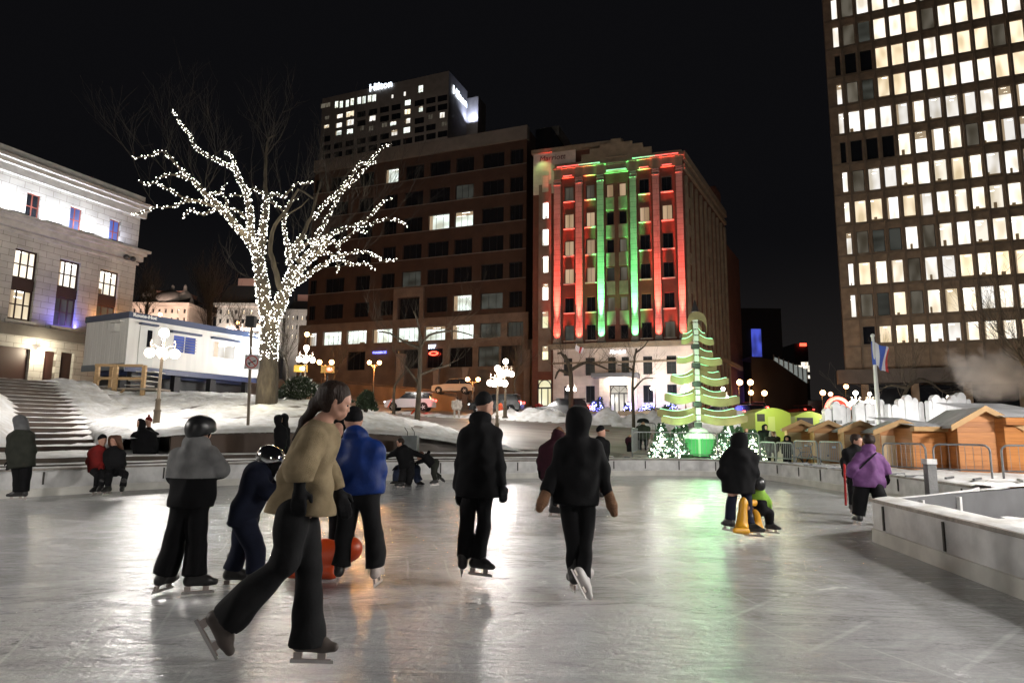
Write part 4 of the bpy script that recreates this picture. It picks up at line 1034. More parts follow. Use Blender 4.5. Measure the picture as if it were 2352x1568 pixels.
holed(mb, aa, bb2, bd_[3] + 1.0, zbt - 4.0, q, 0.25, 0.1); mb.build('pale_bay_strip', M_bkdull, root, loc=(0, 0, 0))
mb = MB(); mb.box(sl - 0.2, xl + 8.2, 0.1, 14.2, zbt, zbt + 0.5); mb.build('bay_parapet', M_hs2, root, loc=(0, 0, 0))
L_bay = litwin('lit_stair', (1.0, 1.0, 0.93), 2.4, 0.7); L_bay2 = litwin('lit_stair_warm', (1.0, 0.94, 0.60), 1.5, 0.7)
for i, (a, b_, c_, d_) in enumerate(q): window(root, (a + b_) / 2, (c_ + d_) / 2, round(b_ - a, 1), round(d_ - c_, 1), M_dark, L_bay if i < 5 else L_bay2, (0, 0), y=0.5)
a, b_, c_, d_ = bd_
dm = MB(); dm.box(a, a + 0.12, 0.36, 0.46, c_, d_).box(b_ - 0.12, b_, 0.36, 0.46, c_, d_).box(a, b_, 0.36, 0.46, c_ + (d_ - c_) * 0.66, c_ + (d_ - c_) * 0.72)
for f in (0.28, 0.72): dm.box(a + (b_ - a) * f - 0.05, a + (b_ - a) * f + 0.05, 0.36, 0.46, c_, c_ + (d_ - c_) * .66)
cxm = (a + b_) / 2; zc_ = c_ + (d_ - c_) * 0.72; dm.tube([(cxm + 0.75 * math.cos(math.pi * k / 12), 0.42, zc_ + 0.85 * math.sin(math.pi * k / 12)) for k in range(13)], 0.06, 6)
dr = dm.build('side_door', M_dark, root, loc=(0, 0, 0))
mb = MB(); mb.add([(a, .5, c_), (b_, .5, c_), (b_, .5, d_), (a, .5, d_)], [(0, 1, 2, 3)]); mb.build('pane', L_bay2, dr, loc=(0, 0, 0))
x1, z1 = mx(*zN(250, 290)); text('painted_name', 'Marriott', mat('sign_dark_red', (0.10, 0.02, 0.02), 0.6), root, (x1 + .75, 0.25, z1), (R(90), 0, 0), 0.95, shear=0.2)
mb = MB(); mb.box(sl + .02, xl + 2.5, .28, .345, zbt - 5.2, zbt - .02); mb.build('sign_panel', M_hstone, root, loc=(0, 0, 0))
sdir = Vector((0.493, 0.870)); c0 = MW.w(xr - OX, 0, 0)
SW = Wall(c0.x, c0.y, dirv=(sdir.x, sdir.y));
side = empty('side', (0, 0, 0)); bpy.data.objects.remove(side)
loc_ = HOTEL.matrix_basis.inverted() @ SW.M
def SB(mb): mb.v = [tuple(loc_ @ Vector(p)) for p in mb.v]; return mb
Ls = 23.0; hs = []
for c_ in range(9):
 for r_ in range(6):
  x_ = 1.9 + c_ * 2.35; z0 = gz + wl_[r_][2] if False else wl_[r_][2] + gz
  hs.append((x_, x_ + 1.15, z0, z0 + 1.75))
mb = MB(); holed(mb, 0, Ls, zg + gz - 3, zt_ + gz, hs, 0, 0.3); SB(mb); mb.build('side_wall', M_bk2, root, loc=(0, 0, 0))
mb = MB()
for c_ in range(10):
 x_ = 1.1 + c_ * 2.35; mb.box(x_ - 0.28, x_ + 0.28, -0.28, -0.002, zg + gz - 3, pz1 + gz)
mb.box(0, Ls, -0.3, 0, pz1 + gz + 0.6, pz1 + gz + 1.1); mb.box(0, Ls, -0.35, 0.4, zt_ + gz - 0.3, zt_ + gz + .6); mb.box(0, Ls + 8, -0.4, -0.002, zb + gz - 0.5, zb + gz)
for c_ in range(9):
 for r_ in range(6):
  if (c_ + r_) % 1 == 0 and c_ in (0, 8, 4): mb.box(2.0 + c_ * 2.35 - 0.3, 2.0 + c_ * 2.35 + 1.3, -0.08, -0.002, wl_[r_][2] + gz - 1.4, wl_[r_][2] + gz - 0.1)
SB(mb); mb.build('side_pilaster', M_hs2, root, loc=(0, 0, 0))
mb = MB(); mb.box(0, Ls, 0.31, 0.36, zg + gz, zt_ + gz); SB(mb); mb.build('side_glazing', M_glass, root, loc=(0, 0, 0))
mb = MB(); mb.box(Ls - 3.5, Ls, 0.4, 8, zt_ + gz, zt_ + gz + 3.4); mb.box(Ls, Ls + 14, 0.6, 16, 0, zt_ + gz - 3.0); SB(mb); mb.build('rear_block', M_bk2, root, loc=(0, 0, 0))
mb = MB(); mb.box(xl, xr - 0.01, 0.7, 9, zg, zt_ + 0.1); mb.build('roof_block', M_dark, root, loc=(0, 0, 0))
for (i0, i1, z_, k_) in ((0, 1, 0, 0), (1, 2, 0, 1), (3, 4, 0, 1), (4, 5, 0, 0), (0, 1, 1, 0), (4, 5, 1, 0), (3, 4, 1, 0), (2, 3, 2, 1)):  # glowing strips stand in for ledges lit by the uplights
 m_ = emis('painted_ledge_glow', (1, .05, .04) if k_ == 0 else (.35, 1, .5), 1.6 if k_ == 0 else .8)
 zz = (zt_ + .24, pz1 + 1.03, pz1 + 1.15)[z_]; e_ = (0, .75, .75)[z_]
 mb = MB(); mb.box(PIL[i0][0] + e_, PIL[i1][0] - e_, -.46, -.43, zz - .05, zz + .05); mb.build('painted_ledge_glow', m_, root, loc=(0, 0, 0))
for x_, k in PIL:
 col = (0.12, 1.0, 0.25) if k else (1.0, 0.06, 0.04)
 mb = MB(); mb.cbox((x_, -0.85, zb + 0.02), 0.8, 0.25, 0.2); fx = mb.build('uplight', M_iron, root, loc=(0, 0, 0))
 A = MW.w(x_ - OX, -0.80, gz + zb + 0.25)
 spot('uplight_lamp', A, MW.w(x_ - OX, -0.30, gz + zb + 8.5), 200000, col, 13, 0.9, 0.06, root)
 spot('uplight_lamp', A, MW.w(x_ - OX, -0.30, gz + zb + 2.2), 3200, col, 60, 0.8, 0.06, root)
spot('sign_lamp', MW.w(mx(*zN(205, 190))[0] - OX, -1.0, gz + zbt - 0.3), MW.w(mx(*zN(230, 290))[0] - OX, 0.35, gz + zbt - 3.2), 190, (0.62, 1.0, 0.35), 85, 0.8, 0.05, root)
for f in (0.15, 0.5, 0.85):
 x_ = door[0] + (door[1] - door[0]) * f; point('door_lamp', MW.w(x_ - OX, -1.5, gz + door[3] + 0.3), 120, (1, 0.85, 0.65), 0.08, root)
LW = Wall(P(312, 700, 48).x, 48, dirv=(0.407, 1.0))
gz = 3.4
root = HALL = empty('stone_hall', LW.w(-9, 0, gz), 'pale classical stone hall floodlit white and blue between its cornices', 'building', rz=LW.rz)
OX = 9.0
def hx2(u, v): x, z = LW.px(u, v); return x + OX, z - gz
z1_ = zc(0, 300, 3.672); z2_ = zc(0, 700, 3.672)
xR = hx2(*z1_(1280, 1000))[0]; xL = xR - 26
tp = hx2(*z1_(1312, 722))[1]; c1b = hx2(*z1_(1300, 840))[1]; c2t = hx2(*z1_(1270, 1215))[1]; c2b = hx2(*z1_(1255, 1320))[1]
print('hall', xL, xR, tp, c1b, c2t, c2b)
def rH(f, x0, y0a, y0b, x1, y1a, y1b):
 """opening from its left edge (top, bottom) and right edge (top, bottom)"""
 A = hx2(*f(x0, y0a)); B = hx2(*f(x0, y0b)); C = hx2(*f(x1, y1a)); D = hx2(*f(x1, y1b))
 return [(A[0] + B[0]) / 2, (C[0] + D[0]) / 2, (B[1] + D[1]) / 2, (A[1] + C[1]) / 2]
up = [rH(z1_, 238, 668, 915, 370, 703, 938), rH(z1_, 638, 788, 1020, 752, 815, 1040), rH(z1_, 1003, 890, 1115, 1105, 915, 1135)]
md = [rH(z1_, 130, 1180, 1420, 345, 1222, 1450), rH(z1_, 540, 1270, 1500, 735, 1310, 1530), rH(z1_, 915, 1352, 1560, 1092, 1390, 1568)]
zu0 = sum(a[2] for a in up) / 3; zu1 = sum(a[3] for a in up) / 3; zm1 = sum(a[3] for a in md) / 3
lo = hx2(*z2_(580, 430))[1]
print('hall windows', up, md, lo)
sp_ = ((up[2][0] - up[0][0]) / 2)
holes = []
for i in range(-4, 3):
 a, b_ = up[0][0] + i * sp_ if i < 0 else up[i][0], up[0][1] + i * sp_ if i < 0 else up[i][1]
 holes.append((a, b_, zu0, zu1, 'u', i))
 a, b_ = md[0][0] + i * sp_ if i < 0 else md[i][0], md[0][1] + i * sp_ if i < 0 else md[i][1]
 holes.append((a, b_, lo, zm1, 'm', i))
zband = hx2(*z2_(740, 580))[1]
gd = [rH(z2_, 400, 648, 890, 508, 655, 895), rH(z2_, 552, 660, 900, 670, 672, 915), rH(z2_, -60, 590, 890, 268, 630, 905)]
for g_ in gd: g_[2] = gd[0][2] - 0.4; holes.append((g_[0], g_[1], g_[2], g_[3], 'g', 0))
mb = MB(); holed(mb, xL, xR, -2, tp, [h[:4] for h in holes], 0, 0.4)
mb.add([(xR, 0, -2), (xR, 14, -2), (xR, 14, tp), (xR, 0, tp)], [(0, 1, 2, 3)]); mb.add([(xL, 0, tp), (xR, 0, tp), (xR, 14, tp), (xL, 14, tp)], [(0, 1, 2, 3)])
mb.build('wall', M_stone, root, loc=(0, 0, 0))
mb = MB()
mb.box(xL, xR + 0.3, -0.60, 0.0, c1b - 0.05, c1b + 0.22).box(xL, xR + 0.42, -0.85, 0.0, c1b + 0.22, c1b + 0.42).box(xL, xR + 0.3, -0.3, 0.0, c1b - 0.55, c1b - 0.05)
mb.box(xL, xR + 0.18, -0.12, -0.01, tp - 0.25, tp + 0.1); mb.build('upper_cornice', M_stone_plain, root, loc=(0, 0, 0))
mb = MB()
mb.box(xL, xR + 0.30, -0.35, 0.0, c2t - 0.75, c2t - 0.35).box(xL, xR + 0.35, -0.65, 0.0, c2t - 0.35, c2t - 0.12).box(xL, xR + 0.5, -0.9, 0.0, c2t - 0.12, c2t + 0.06)
mb.box(xL, xR + 0.12, -0.14, 0.0, c2b - 0.12, c2b + 0.06); mb.build('middle_cornice', M_stone_plain, root, loc=(0, 0, 0))
mb = MB(); mb.box(xL, xR + 0.2, -0.25, 0.0, zband - 0.05, zband + 0.65); mb.build('string_course', mat('weathered_stone', (0.2, 0.18, 0.16), 0.9, noise=0.3, nscale=1), root, loc=(0, 0, 0))
M_redf = mat('red_brown_frame', (0.16, 0.035, 0.02), 0.5); M_darkf = mat('oxblood_frame', (0.035, 0.012, 0.009), 0.5)
for a, b_, c_, d_, k, i in holes:
 if k == 'u': window(root, (a + b_) / 2, (c_ + d_) / 2, round(b_ - a, 1), round(d_ - c_, 1), M_redf, [M_glass, L_blue, L_blue][i] if i >= 0 else M_glass, (1, 1), y=0.2, fw=0.09)
 elif k == 'm':
  g = L_cream if i != 1 else L_white; H_ = d_ - c_
  window(root, (a + b_) / 2, c_ + H_ * 0.79, round(b_ - a, 1), round(H_ * 0.42, 1), M_darkf, g, (2, 1), y=0.2, fw=0.12)
  window(root, (a + b_) / 2, c_ + H_ * 0.22, round(b_ - a, 1), round(H_ * 0.44, 1), M_darkf, L_warm if i <= 0 else L_dim, (2, 1), y=0.2, fw=0.12)
  mb = MB(); mb.box(a, b_, 0.14, 0.3, c_ + H_ * 0.44, c_ + H_ * 0.58); mb.build('spandrel', M_darkf, root, loc=(0, 0, 0))
  mb = MB(); mb.box(a - 0.2, b_ + 0.2, -0.2, 0.0, c_ - 0.22, c_ - 0.02); mb.build('window_sill', M_stone_plain, root, loc=(0, 0, 0))
 else:
  mb = MB(); mb.box(a, b_, 0.25, 0.35, c_, d_).box(a + 0.25, b_ - 0.25, 0.2, 0.25, c_ + .3, d_ - .3); mb.build('door', M_darkf, root, loc=(0, 0, 0))
FZ = gz + c2t + 0.25; H_up = c1b - c2t
for i in range(8):
 x_ = xR - 2.2 - i * 2.2
 if x_ < xL + 1: break
 q = LW.w(x_ - OX, -0.55, FZ)
 mb = MB(); mb.cbox((x_, -0.62, c2t + 0.14), 1.0, 0.16, 0.12); mb.build('floodlight', M_iron, root, loc=(0, 0, 0))
 area('flood_lamp', q, LW.w(x_ - OX, 0.3, FZ + 2.2), 1.0, 0.1, 170 if i else 60, (0.84, 0.90, 1.0) if i not in (0,) else (0.80, 0.85, 1.0), root)
def atH(f, x, y, off): xx, z = hx2(*f(x, y)); return LW.w(xx - OX, off, z + gz)
area('blue_lamp', atH(z2_, 590, 425, -0.35), atH(z2_, 600, 100, 0.1), 1.6, 0.12, 110, (0.22, 0.2, 1.0), root)
area('amber_lamp', atH(z2_, 975, 400, -0.35), atH(z2_, 985, 100, 0.1), 1.6, 0.12, 75, (1.0, 0.42, 0.08), root)
point('wall_lantern', atH(z2_, 338, 660, -0.7), 330, (1.0, 0.90, 0.66), 0.14, root)
point('end_lamp', atH(z1_, 1120, 1050, -0.8), 5, (0.25, 0.25, 1.0), 0.1, root)
mb = MB(); mb.sphere((0, 0, 0), 0.16, 12, 8, (1, 1, 0.8)); q = hx2(*z2_(338, 640)); mb.build('lantern_globe', M_globe, root, loc=(q[0], -0.35, q[1]))
q = hx2(*z1_(1145, 1272)); mb = MB(); mb.sphere((q[0] - 0.25, -0.5, q[1]), 0.2, 10, 6).sphere((q[0] + 0.3, -0.5, q[1]), 0.2, 10, 6); mb.build('flood_head', M_iron, root, loc=(0, 0, 0))
# ================================================================ STREET LAMPS
def lamp_mesh():
 pole = MB(); pole.mats = [M_iron_br]
 pole.lathe([(0.20, 0), (0.20, 0.08), (0.13, 0.12), (0.12, 0.62), (0.145, 0.66), (0.10, 0.72), (0.09, 1.05), (0.11, 1.08), (0.065, 1.14), (0.052, 3.0), (0.07, 3.03), (0.05, 3.1), (0.045, 3.42), (0.09, 3.46), (0.06, 3.52)], n=14)
 return pole.mesh('pole', True)
_lm = {}
def five_globe(loc, H, label, power, group='globe lamps round the square', rz=0.0, n=4, col=(1.0, 0.965, 0.92), gm=None, lamp_on=True):
 """cast iron post, one globe on top and a ring of globes hanging from curled arms"""
 gm = gm or M_globe
 s = H / 3.95
 root = empty('street_lamp', loc, label, 'street lamp', group, rz)
 if 'pole' not in _lm: _lm['pole'] = lamp_mesh()
 p = link('pole', _lm['pole'], root, loc=(0, 0, 0)); p.scale = (s, s, s)
 gk = 'g' + gm.name
 if gk not in _lm:
  mb = MB(); mb.sphere((0, 0, 0), 0.185, 16, 10); mb.mats = [gm]; _lm[gk] = mb.mesh('globe', True)
  mb = MB(); mb.mats = [M_iron_br]
  mb.tube([(0, 0, 3.0), (0.14, 0, 3.10), (0.30, 0, 3.22), (0.42, 0, 3.20), (0.44, 0, 3.10)], [0.03, 0.028, 0.026, 0.024, 0.03], 8)
  mb.tube([(0.44, 0, 3.18), (0.45, 0, 3.30), (0.42, 0, 3.36), (0.38, 0, 3.32)], [0.022, 0.02, 0.016, 0.012], 6)
  mb.sphere((0.42, 0, 3.40), 0.03, 8, 5)
  _lm['arm'] = mb.mesh('arm', True)
 g = link('globe', _lm[gk], root, loc=(0, 0, 3.72 * s)); g.scale = (s, s, s)
 for i in range(n):
  a = 2 * math.pi * i / n + 0.4
  o = link('arm', _lm['arm'], root, loc=(0, 0, 0), rot=(0, 0, a)); o.scale = (s, s, s)
  g = link('globe', _lm[gk], root, loc=(0.44 * s * math.cos(a), 0.44 * s * math.sin(a), 2.90 * s)); g.scale = (s, s, s)
 if lamp_on:
  L = point('lamp_light', Vector(loc) + Vector((0, 0, 3.3 * s)), power, col, 0.42 * s, root)
 return root
def two_globe(loc, H, label, power, col=(1.0, 0.5, 0.2), gm=None, sp=0.5, rad=0.2, group='twin orange street lamps', n=2, rz=0.0):
 gm = gm or M_globe_o
 root = empty('street_lamp', loc, label, 'street lamp', group, rz)
 mb = MB(); mb.tube([(0, 0, 0), (0, 0, 0.6), (0, 0, H * 0.93)], [0.10, 0.06, 0.045], 8); mb.build('pole', M_iron_br, root, loc=(0, 0, 0), smooth=True)
 mb = MB()
 for s_ in ((-1, 1) if n == 2 else (1,)):
  mb.tube([(0, 0, H * 0.80), (s_ * sp * .5, 0, H * 0.90), (s_ * sp, 0, H * 0.93)], 0.03, 6)
 mb.build('arm', M_iron_br, root, loc=(0, 0, 0))
 for s_ in ((-1, 1) if n == 2 else (1,)):
  mb = MB(); mb.sphere((0, 0, 0), rad, 12, 8); mb.build('globe', gm, root, smooth=True, loc=(s_ * sp, 0, H * 0.93 + rad))
 if power: point('lamp_light', Vector(loc) + Vector((0, 0, H + rad)), power, col, 0.3, root)
 return root
def lamp_at(u, vb, vt, Y, *a, **k):
 p = P(u, vb, Y); H = (vb - vt) / ppm(Y) * 1.0; return five_globe((p.x, p.y, p.z), H, *a, **k)
LP = 1.0
lamp_at(358, 982, 750, 24, 'five globe iron lamp on the snow bank in front of the white trailer', 1700 * LP)
lamp_at(697, 925, 790, 40, 'five globe lamp rising behind the snowy shrubs right of the lit tree', 2600 * LP)
lamp_at(1141, 1000, 838, 33, 'nearest lamp of the bright cluster behind the man in the grey beanie', 1600 * LP)
lamp_at(1160, 960, 822, 44, 'tallest lamp of the bright cluster, standing at the kerb behind the beanie man', 900 * LP)
lamp_at(1312, 956, 872, 61, 'lamp at the kerb directly above the dark hooded skater', 1400 * LP)
lamp_at(1506, 952, 870, 66, 'lamp in front of the hotel, right of its entrance door', 1500 * LP)
lamp_at(1664, 985, 888, 46, 'lamp shining through the right boughs of the wooden tree sculpture', 500 * LP)
lamp_at(1576, 958, 876, 64, 'lamp behind the left boughs of the wooden tree sculpture', 1500 * LP)
lamp_at(1972, 1010, 897, 36, 'bright lamp behind the red dome and the ice palisade', 1600 * LP)
lamp_at(2003, 990, 900, 46, 'lamp beside the flagpole, smaller than the one left of it', 700 * LP)
lamp_at(2186, 1000, 908, 56, 'lamp just left of the big wooden hut roof', 5200 * LP)
five_globe((-29, 25, 3.2), 4.2, 'added unseen globe lamp lighting the stairs and trailer end', 1500 * LP)  # out-of-view lamp added to brighten stairs, trailer end and hall
five_globe((-11.5, 5.0, 0.5), 4.6, 'added unseen globe lamp filling the ice from the left', 2500 * LP)  # added out-of-view lamp, fill light for the ice
five_globe((8.2, 3.0, 0.5), 4.6, 'added unseen globe lamp filling the ice from the right', 2700 * LP)  # second added fill lamp for the ice, out of view
five_globe((-3.5, -7.0, 0.4), 4.6, 'added unseen globe lamp filling the ice from behind the camera', 600 * LP)  # weak added fill lamp behind the camera
five_globe((12.6, 8.5, 0.3), 5.0, 'added unseen globe lamp brightening the wooden huts and boards', 6800 * LP)  # unseen lamp added to light huts, boards and ice walls
M_sod = (1.0, 0.42, 0.13)
def tl(u, vb, vt, Y, label, pw, **k):
 p = P(u, vb, Y); return two_globe((p.x, p.y, p.z), (vb - vt) / ppm(Y), label, pw, **k)
tl(744, 905, 832, 52, 'small twin orange lamp left of the ramp, beside the red traffic light', 600, col=M_sod)
tl(857, 905, 832, 62, 'twin orange lamp glowing on the ramp wall of the brick office block', 2600, col=M_sod)
tl(1085, 930, 872, 60, 'twin orange lamp low between the ramp and the bright lamp cluster', 500, col=M_sod)
tl(540, 800, 740, 75, 'single warm lamp in front of the grey public building', 700, n=1, col=(1, .6, .35), sp=0.1)
tl(362, 770, 722, 70, 'pinkish lamp among bare branches beside the pale hall', 900, n=1, col=(1, .6, .45), sp=0.1)
tl(700, 830, 768, 80, 'small orange lamp above the five globe lamp at the brick block corner', 600, n=1, col=M_sod, sp=0.1, rad=0.3)
for i, (u, vb, vt, Y, pw, r_) in enumerate([(1862, 950, 876, 62, 1500, 0.28), (1876, 950, 903, 70, 500, 0.25), (1916, 950, 907, 85, 500, 0.4), (1944, 955, 915, 100, 0, 0.4), (1984, 955, 925, 80, 0, 0.3)]):
 pass
far = [(1699, 950, 880, 62, 900, 0.28, 'first orange lamp on the side street, at the hotel corner'), (1724, 950, 880, 66, 900, 0.3, 'second orange lamp on the side street, right of the first'), (1725, 955, 904, 90, 400, 0.35, 'small lamp under the second orange lamp of the side street'), (1756, 950, 906, 95, 400, 0.4, 'orange lamp left of the blue lit signs down the side street'),
 (1784, 950, 915, 115, 0, 0.42, 'faint orange lamp right of the blue signs down the side street'), (1822, 955, 940, 140, 0, 0.45, 'tiny lamp low at the end of the side street'), (1891, 960, 904, 75, 600, 0.3, 'orange lamp left of the red dome'), (1946, 960, 888, 85, 500, 0.3, 'small orange lamp up beside the flag, above the large globe lamp'), (1909, 960, 906, 95, 0, 0.3, 'white lamp left of the red dome, right of the orange one')]
for u, vb, vt, Y, pw, r_, lb in far:
 p = P(u, vb, Y); two_globe((p.x, p.y, p.z), (vb - vt) / ppm(Y), lb, pw, n=1, sp=0.12, rad=r_, group='small lamps down the side street', col=M_sod)
# ================================================================ LIT TREE
M_bark = mat('grey_brown_bark', (0.075, 0.058, 0.038), 0.95, noise=0.5, nscale=6, bump=0.9, bscale=14, stretch=(1, 1, 0.3))
M_twig = mat('thin_twigs', (0.016, 0.011, 0.007), 0.95)
M_bulb = emis('fairy_bulb', (1.0, 0.96, 0.84), 13.0); M_bulb.cycles.emission_sampling = 'NONE'
fA = zc(330, 240, 3.3127); fB = zc(300, 500, 3.357)
TY = 30.0
def A_(x, y): return fA(x, y)
def B_(x, y): return fB(x, y)
LIMBS = [  # (points, r0, r1, lit, depth start, depth end)
 ([B_(1240, 1560), B_(1243, 1400), B_(1248, 1250), B_(1253, 1100), B_(1262, 985)], 0.42, 0.44, 1, 0, 0),
 ([B_(1262, 1010), B_(1212, 880), B_(1192, 700), B_(1170, 560), B_(1150, 450)], 0.34, 0.24, 1, 0, -0.3),
 ([B_(1262, 1010), B_(1350, 850), B_(1410, 700), B_(1468, 560)], 0.34, 0.22, 1, 0, 0.3),
 ([A_(1040, 1305), A_(950, 1180), A_(850, 1060), A_(740, 930), A_(620, 820), A_(520, 720), A_(440, 640), A_(380, 580), A_(310, 500), A_(250, 455), A_(130, 500), A_(0, 510)], 0.20, 0.025, 1, -0.3, -2.5),
 ([A_(470, 690), A_(400, 655), A_(300, 650), A_(220, 680), A_(180, 720), A_(120, 735), A_(50, 705)], 0.06, 0.02, 1, -1.5, -3.2),
 ([A_(740, 930), A_(640, 900), A_(540, 870), A_(430, 850), A_(330, 790), A_(250, 750), A_(205, 720)], 0.08, 0.025, 1, -1, -3),
 ([A_(540, 870), A_(430, 875), A_(370, 905), A_(290, 925), A_(200, 918), A_(120, 950), A_(0, 985)], 0.05, 0.02, 1, -1.8, -3.5),
 ([A_(740, 930), A_(650, 950), A_(590, 990), A_(540, 960), A_(480, 930), A_(440, 980), A_(415, 1012)], 0.06, 0.02, 1, -1, -1.6),
 ([A_(600, 860), A_(660, 810), A_(720, 800), A_(750, 770), A_(785, 725)], 0.06, 0.02, 1, -1, -0.4),
 ([A_(780, 960), A_(790, 890), A_(760, 820), A_(700, 800)], 0.06, 0.03, 1, -0.9, -0.5),
 ([A_(1040, 1305), A_(990, 1150), A_(975, 1000), A_(965, 850), A_(930, 760), A_(880, 680), A_(850, 600), A_(780, 570), A_(700, 530), A_(600, 480), A_(520, 420), A_(490, 340), A_(440, 280), A_(380, 190), A_(330, 115)], 0.19, 0.02, 1, -0.3, 2.0),
 ([A_(865, 620), A_(840, 530), A_(800, 475), A_(755, 465)], 0.06, 0.025, 1, 0.5, 1.2),
 ([A_(950, 1010), A_(880, 950), A_(820, 935), A_(750, 935)], 0.06, 0.04, 1, -0.2, -0.9),
 ([A_(968, 825), A_(900, 822), A_(800, 815)], 0.05, 0.03, 1, 0, -0.5),
 ([A_(1060, 1320), A_(1080, 1200), A_(1100, 1000), A_(1108, 880), A_(1112, 820)], 0.20, 0.12, 1, -0.3, 0.2),
 ([A_(1112, 830), A_(1105, 700), A_(1110, 500), A_(1132, 350), A_(1185, 325)], 0.12, 0.035, 0, 0.2, 1.0),
 ([A_(1110, 850), A_(1060, 790), A_(1000, 755), A_(975, 800)], 0.07, 0.03, 1, 0.2, -0.3),
 ([A_(1120, 850), A_(1180, 805), A_(1250, 840), A_(1310, 780), A_(1370, 720), A_(1430, 735), A_(1500, 700)], 0.08, 0.025, 1, 0.2, 1.0),
 ([A_(1125, 860), A_(1200, 905), A_(1245, 950), A_(1290, 1000)], 0.06, 0.04, 1, 0.1, 0.4),
 ([B_(1345, 745), B_(1300, 560), B_(1262, 430), B_(1275, 280), B_(1300, 205), B_(1400, 85), A_(1330, 850), A_(1375, 770), A_(1500, 850)], 0.15, 0.04, 0, -0.5, -1.2),
 ([A_(1250, 1010), A_(1330, 955), A_(1400, 915), A_(1465, 850)], 0.05, 0.02, 0, -0.9, -1.2),
 ([A_(1305, 1400), A_(1285, 1250), A_(1262, 1100), A_(1260, 1000), A_(1300, 880), A_(1380, 840)], 0.12, 0.03, 1, 0.3, 1.0),
 ([A_(1330, 1340), A_(1390, 1200), A_(1440, 1100), A_(1500, 950), A_(1540, 800), A_(1570, 700)], 0.14, 0.04, 0, 0.3, 1.8),
 ([A_(1335, 1300), A_(1380, 1205), A_(1430, 1150)], 0.15, 0.13, 1, 0.3, 0.8),
 ([A_(1500, 1020), A_(1600, 890), A_(1700, 800), A_(1790, 700), A_(1860, 600), A_(1885, 545), A_(1945, 560), A_(2000, 500), A_(2080, 415), A_(2160, 402)], 0.08, 0.025, 1, 0.8, 2.6),
 ([A_(1520, 1170), A_(1600, 1040), A_(1680, 900), A_(1730, 800), A_(1830, 710), A_(1930, 600), A_(1960, 560), A_(2020, 552)], 0.08, 0.025, 1, 0.6, 2.2),
 ([A_(1320, 1330), A_(1440, 1225), A_(1540, 1185), A_(1640, 1205), A_(1700, 1215), A_(1718, 1290), A_(1700, 1340), A_(1705, 1460)], 0.10, 0.025, 1, 0.3, -1.0),
 ([A_(1370, 1370), A_(1500, 1270), A_(1620, 1170), A_(1740, 1100), A_(1870, 1065), A_(1960, 1010), A_(2030, 930), A_(2090, 870), A_(2160, 850)], 0.10, 0.025, 1, 0.3, 2.0),
 ([A_(1870, 1070), A_(1980, 1065), A_(2040, 1030), A_(2110, 1020), A_(2190, 1025), A_(2290, 1080)], 0.05, 0.02, 1, 1.2, 0.4),
 ([A_(1740, 1215), A_(1800, 1150), A_(1860, 1110), A_(1950, 1135)], 0.045, 0.02, 1, -0.4, -0.8),
 ([A_(1300, 1610), A_(1420, 1420), A_(1540, 1300), A_(1640, 1210), A_(1740, 1215)], 0.12, 0.05, 1, 0.1, -0.4),
 ([A_(1340, 1570), A_(1500, 1445), A_(1600, 1390), A_(1680, 1340), A_(1800, 1300), A_(1910, 1288), A_(2010, 1318), A_(2080, 1360), A_(2190, 1355)], 0.11, 0.02, 1, 0, -1.6),
 ([A_(1740, 1350), A_(1820, 1400), A_(1930, 1380), A_(2010, 1445)], 0.045, 0.02, 1, -0.5, -0.9),
 ([A_(1540, 1310), A_(1620, 1298), A_(1690, 1325), A_(1720, 1370)], 0.06, 0.03, 1, 0, -0.4),
 ([A_(1280, 1560), A_(1360, 1440), A_(1440, 1330), A_(1530, 1220), A_(1600, 1160)], 0.10, 0.05, 1, 0.2, 0.9),
]
tb_ = P(*B_(1240, 1560), TY)
root = TREE = empty('lit_tree', (tb_.x, tb_.y, H1(tb_.x, tb_.y)), 'big bare tree wrapped in white fairy lights on the snow bank', 'tree')
def px_limb(pts, d0, d1, r0, r1):
 n_ = len(pts); base = []
 for i, (u, v) in enumerate(pts):
  t = i / (n_ - 1); base.append(P(u, v, TY + d0 + (d1 - d0) * t))
 fine_ = catmull(base, 0.28)
 L = len(fine_); rad = [r0 + (r1 - r0) * (i / (L - 1)) ** 0.8 for i in range(L)]
 rr = random.Random(int(r0 * 1e4) + n_)
 fine_ = [p + Vector((rr.uniform(-1, 1), rr.uniform(-1, 1), rr.uniform(-1, 1))) * min(0.03, rad[i] * 0.3) for i, p in enumerate(fine_)]
 return fine_, rad
trunk = MB(); limbs = MB(); bulbs = MB(); twigs = MB()
branch_seed = []
rr_ = random.Random(99)
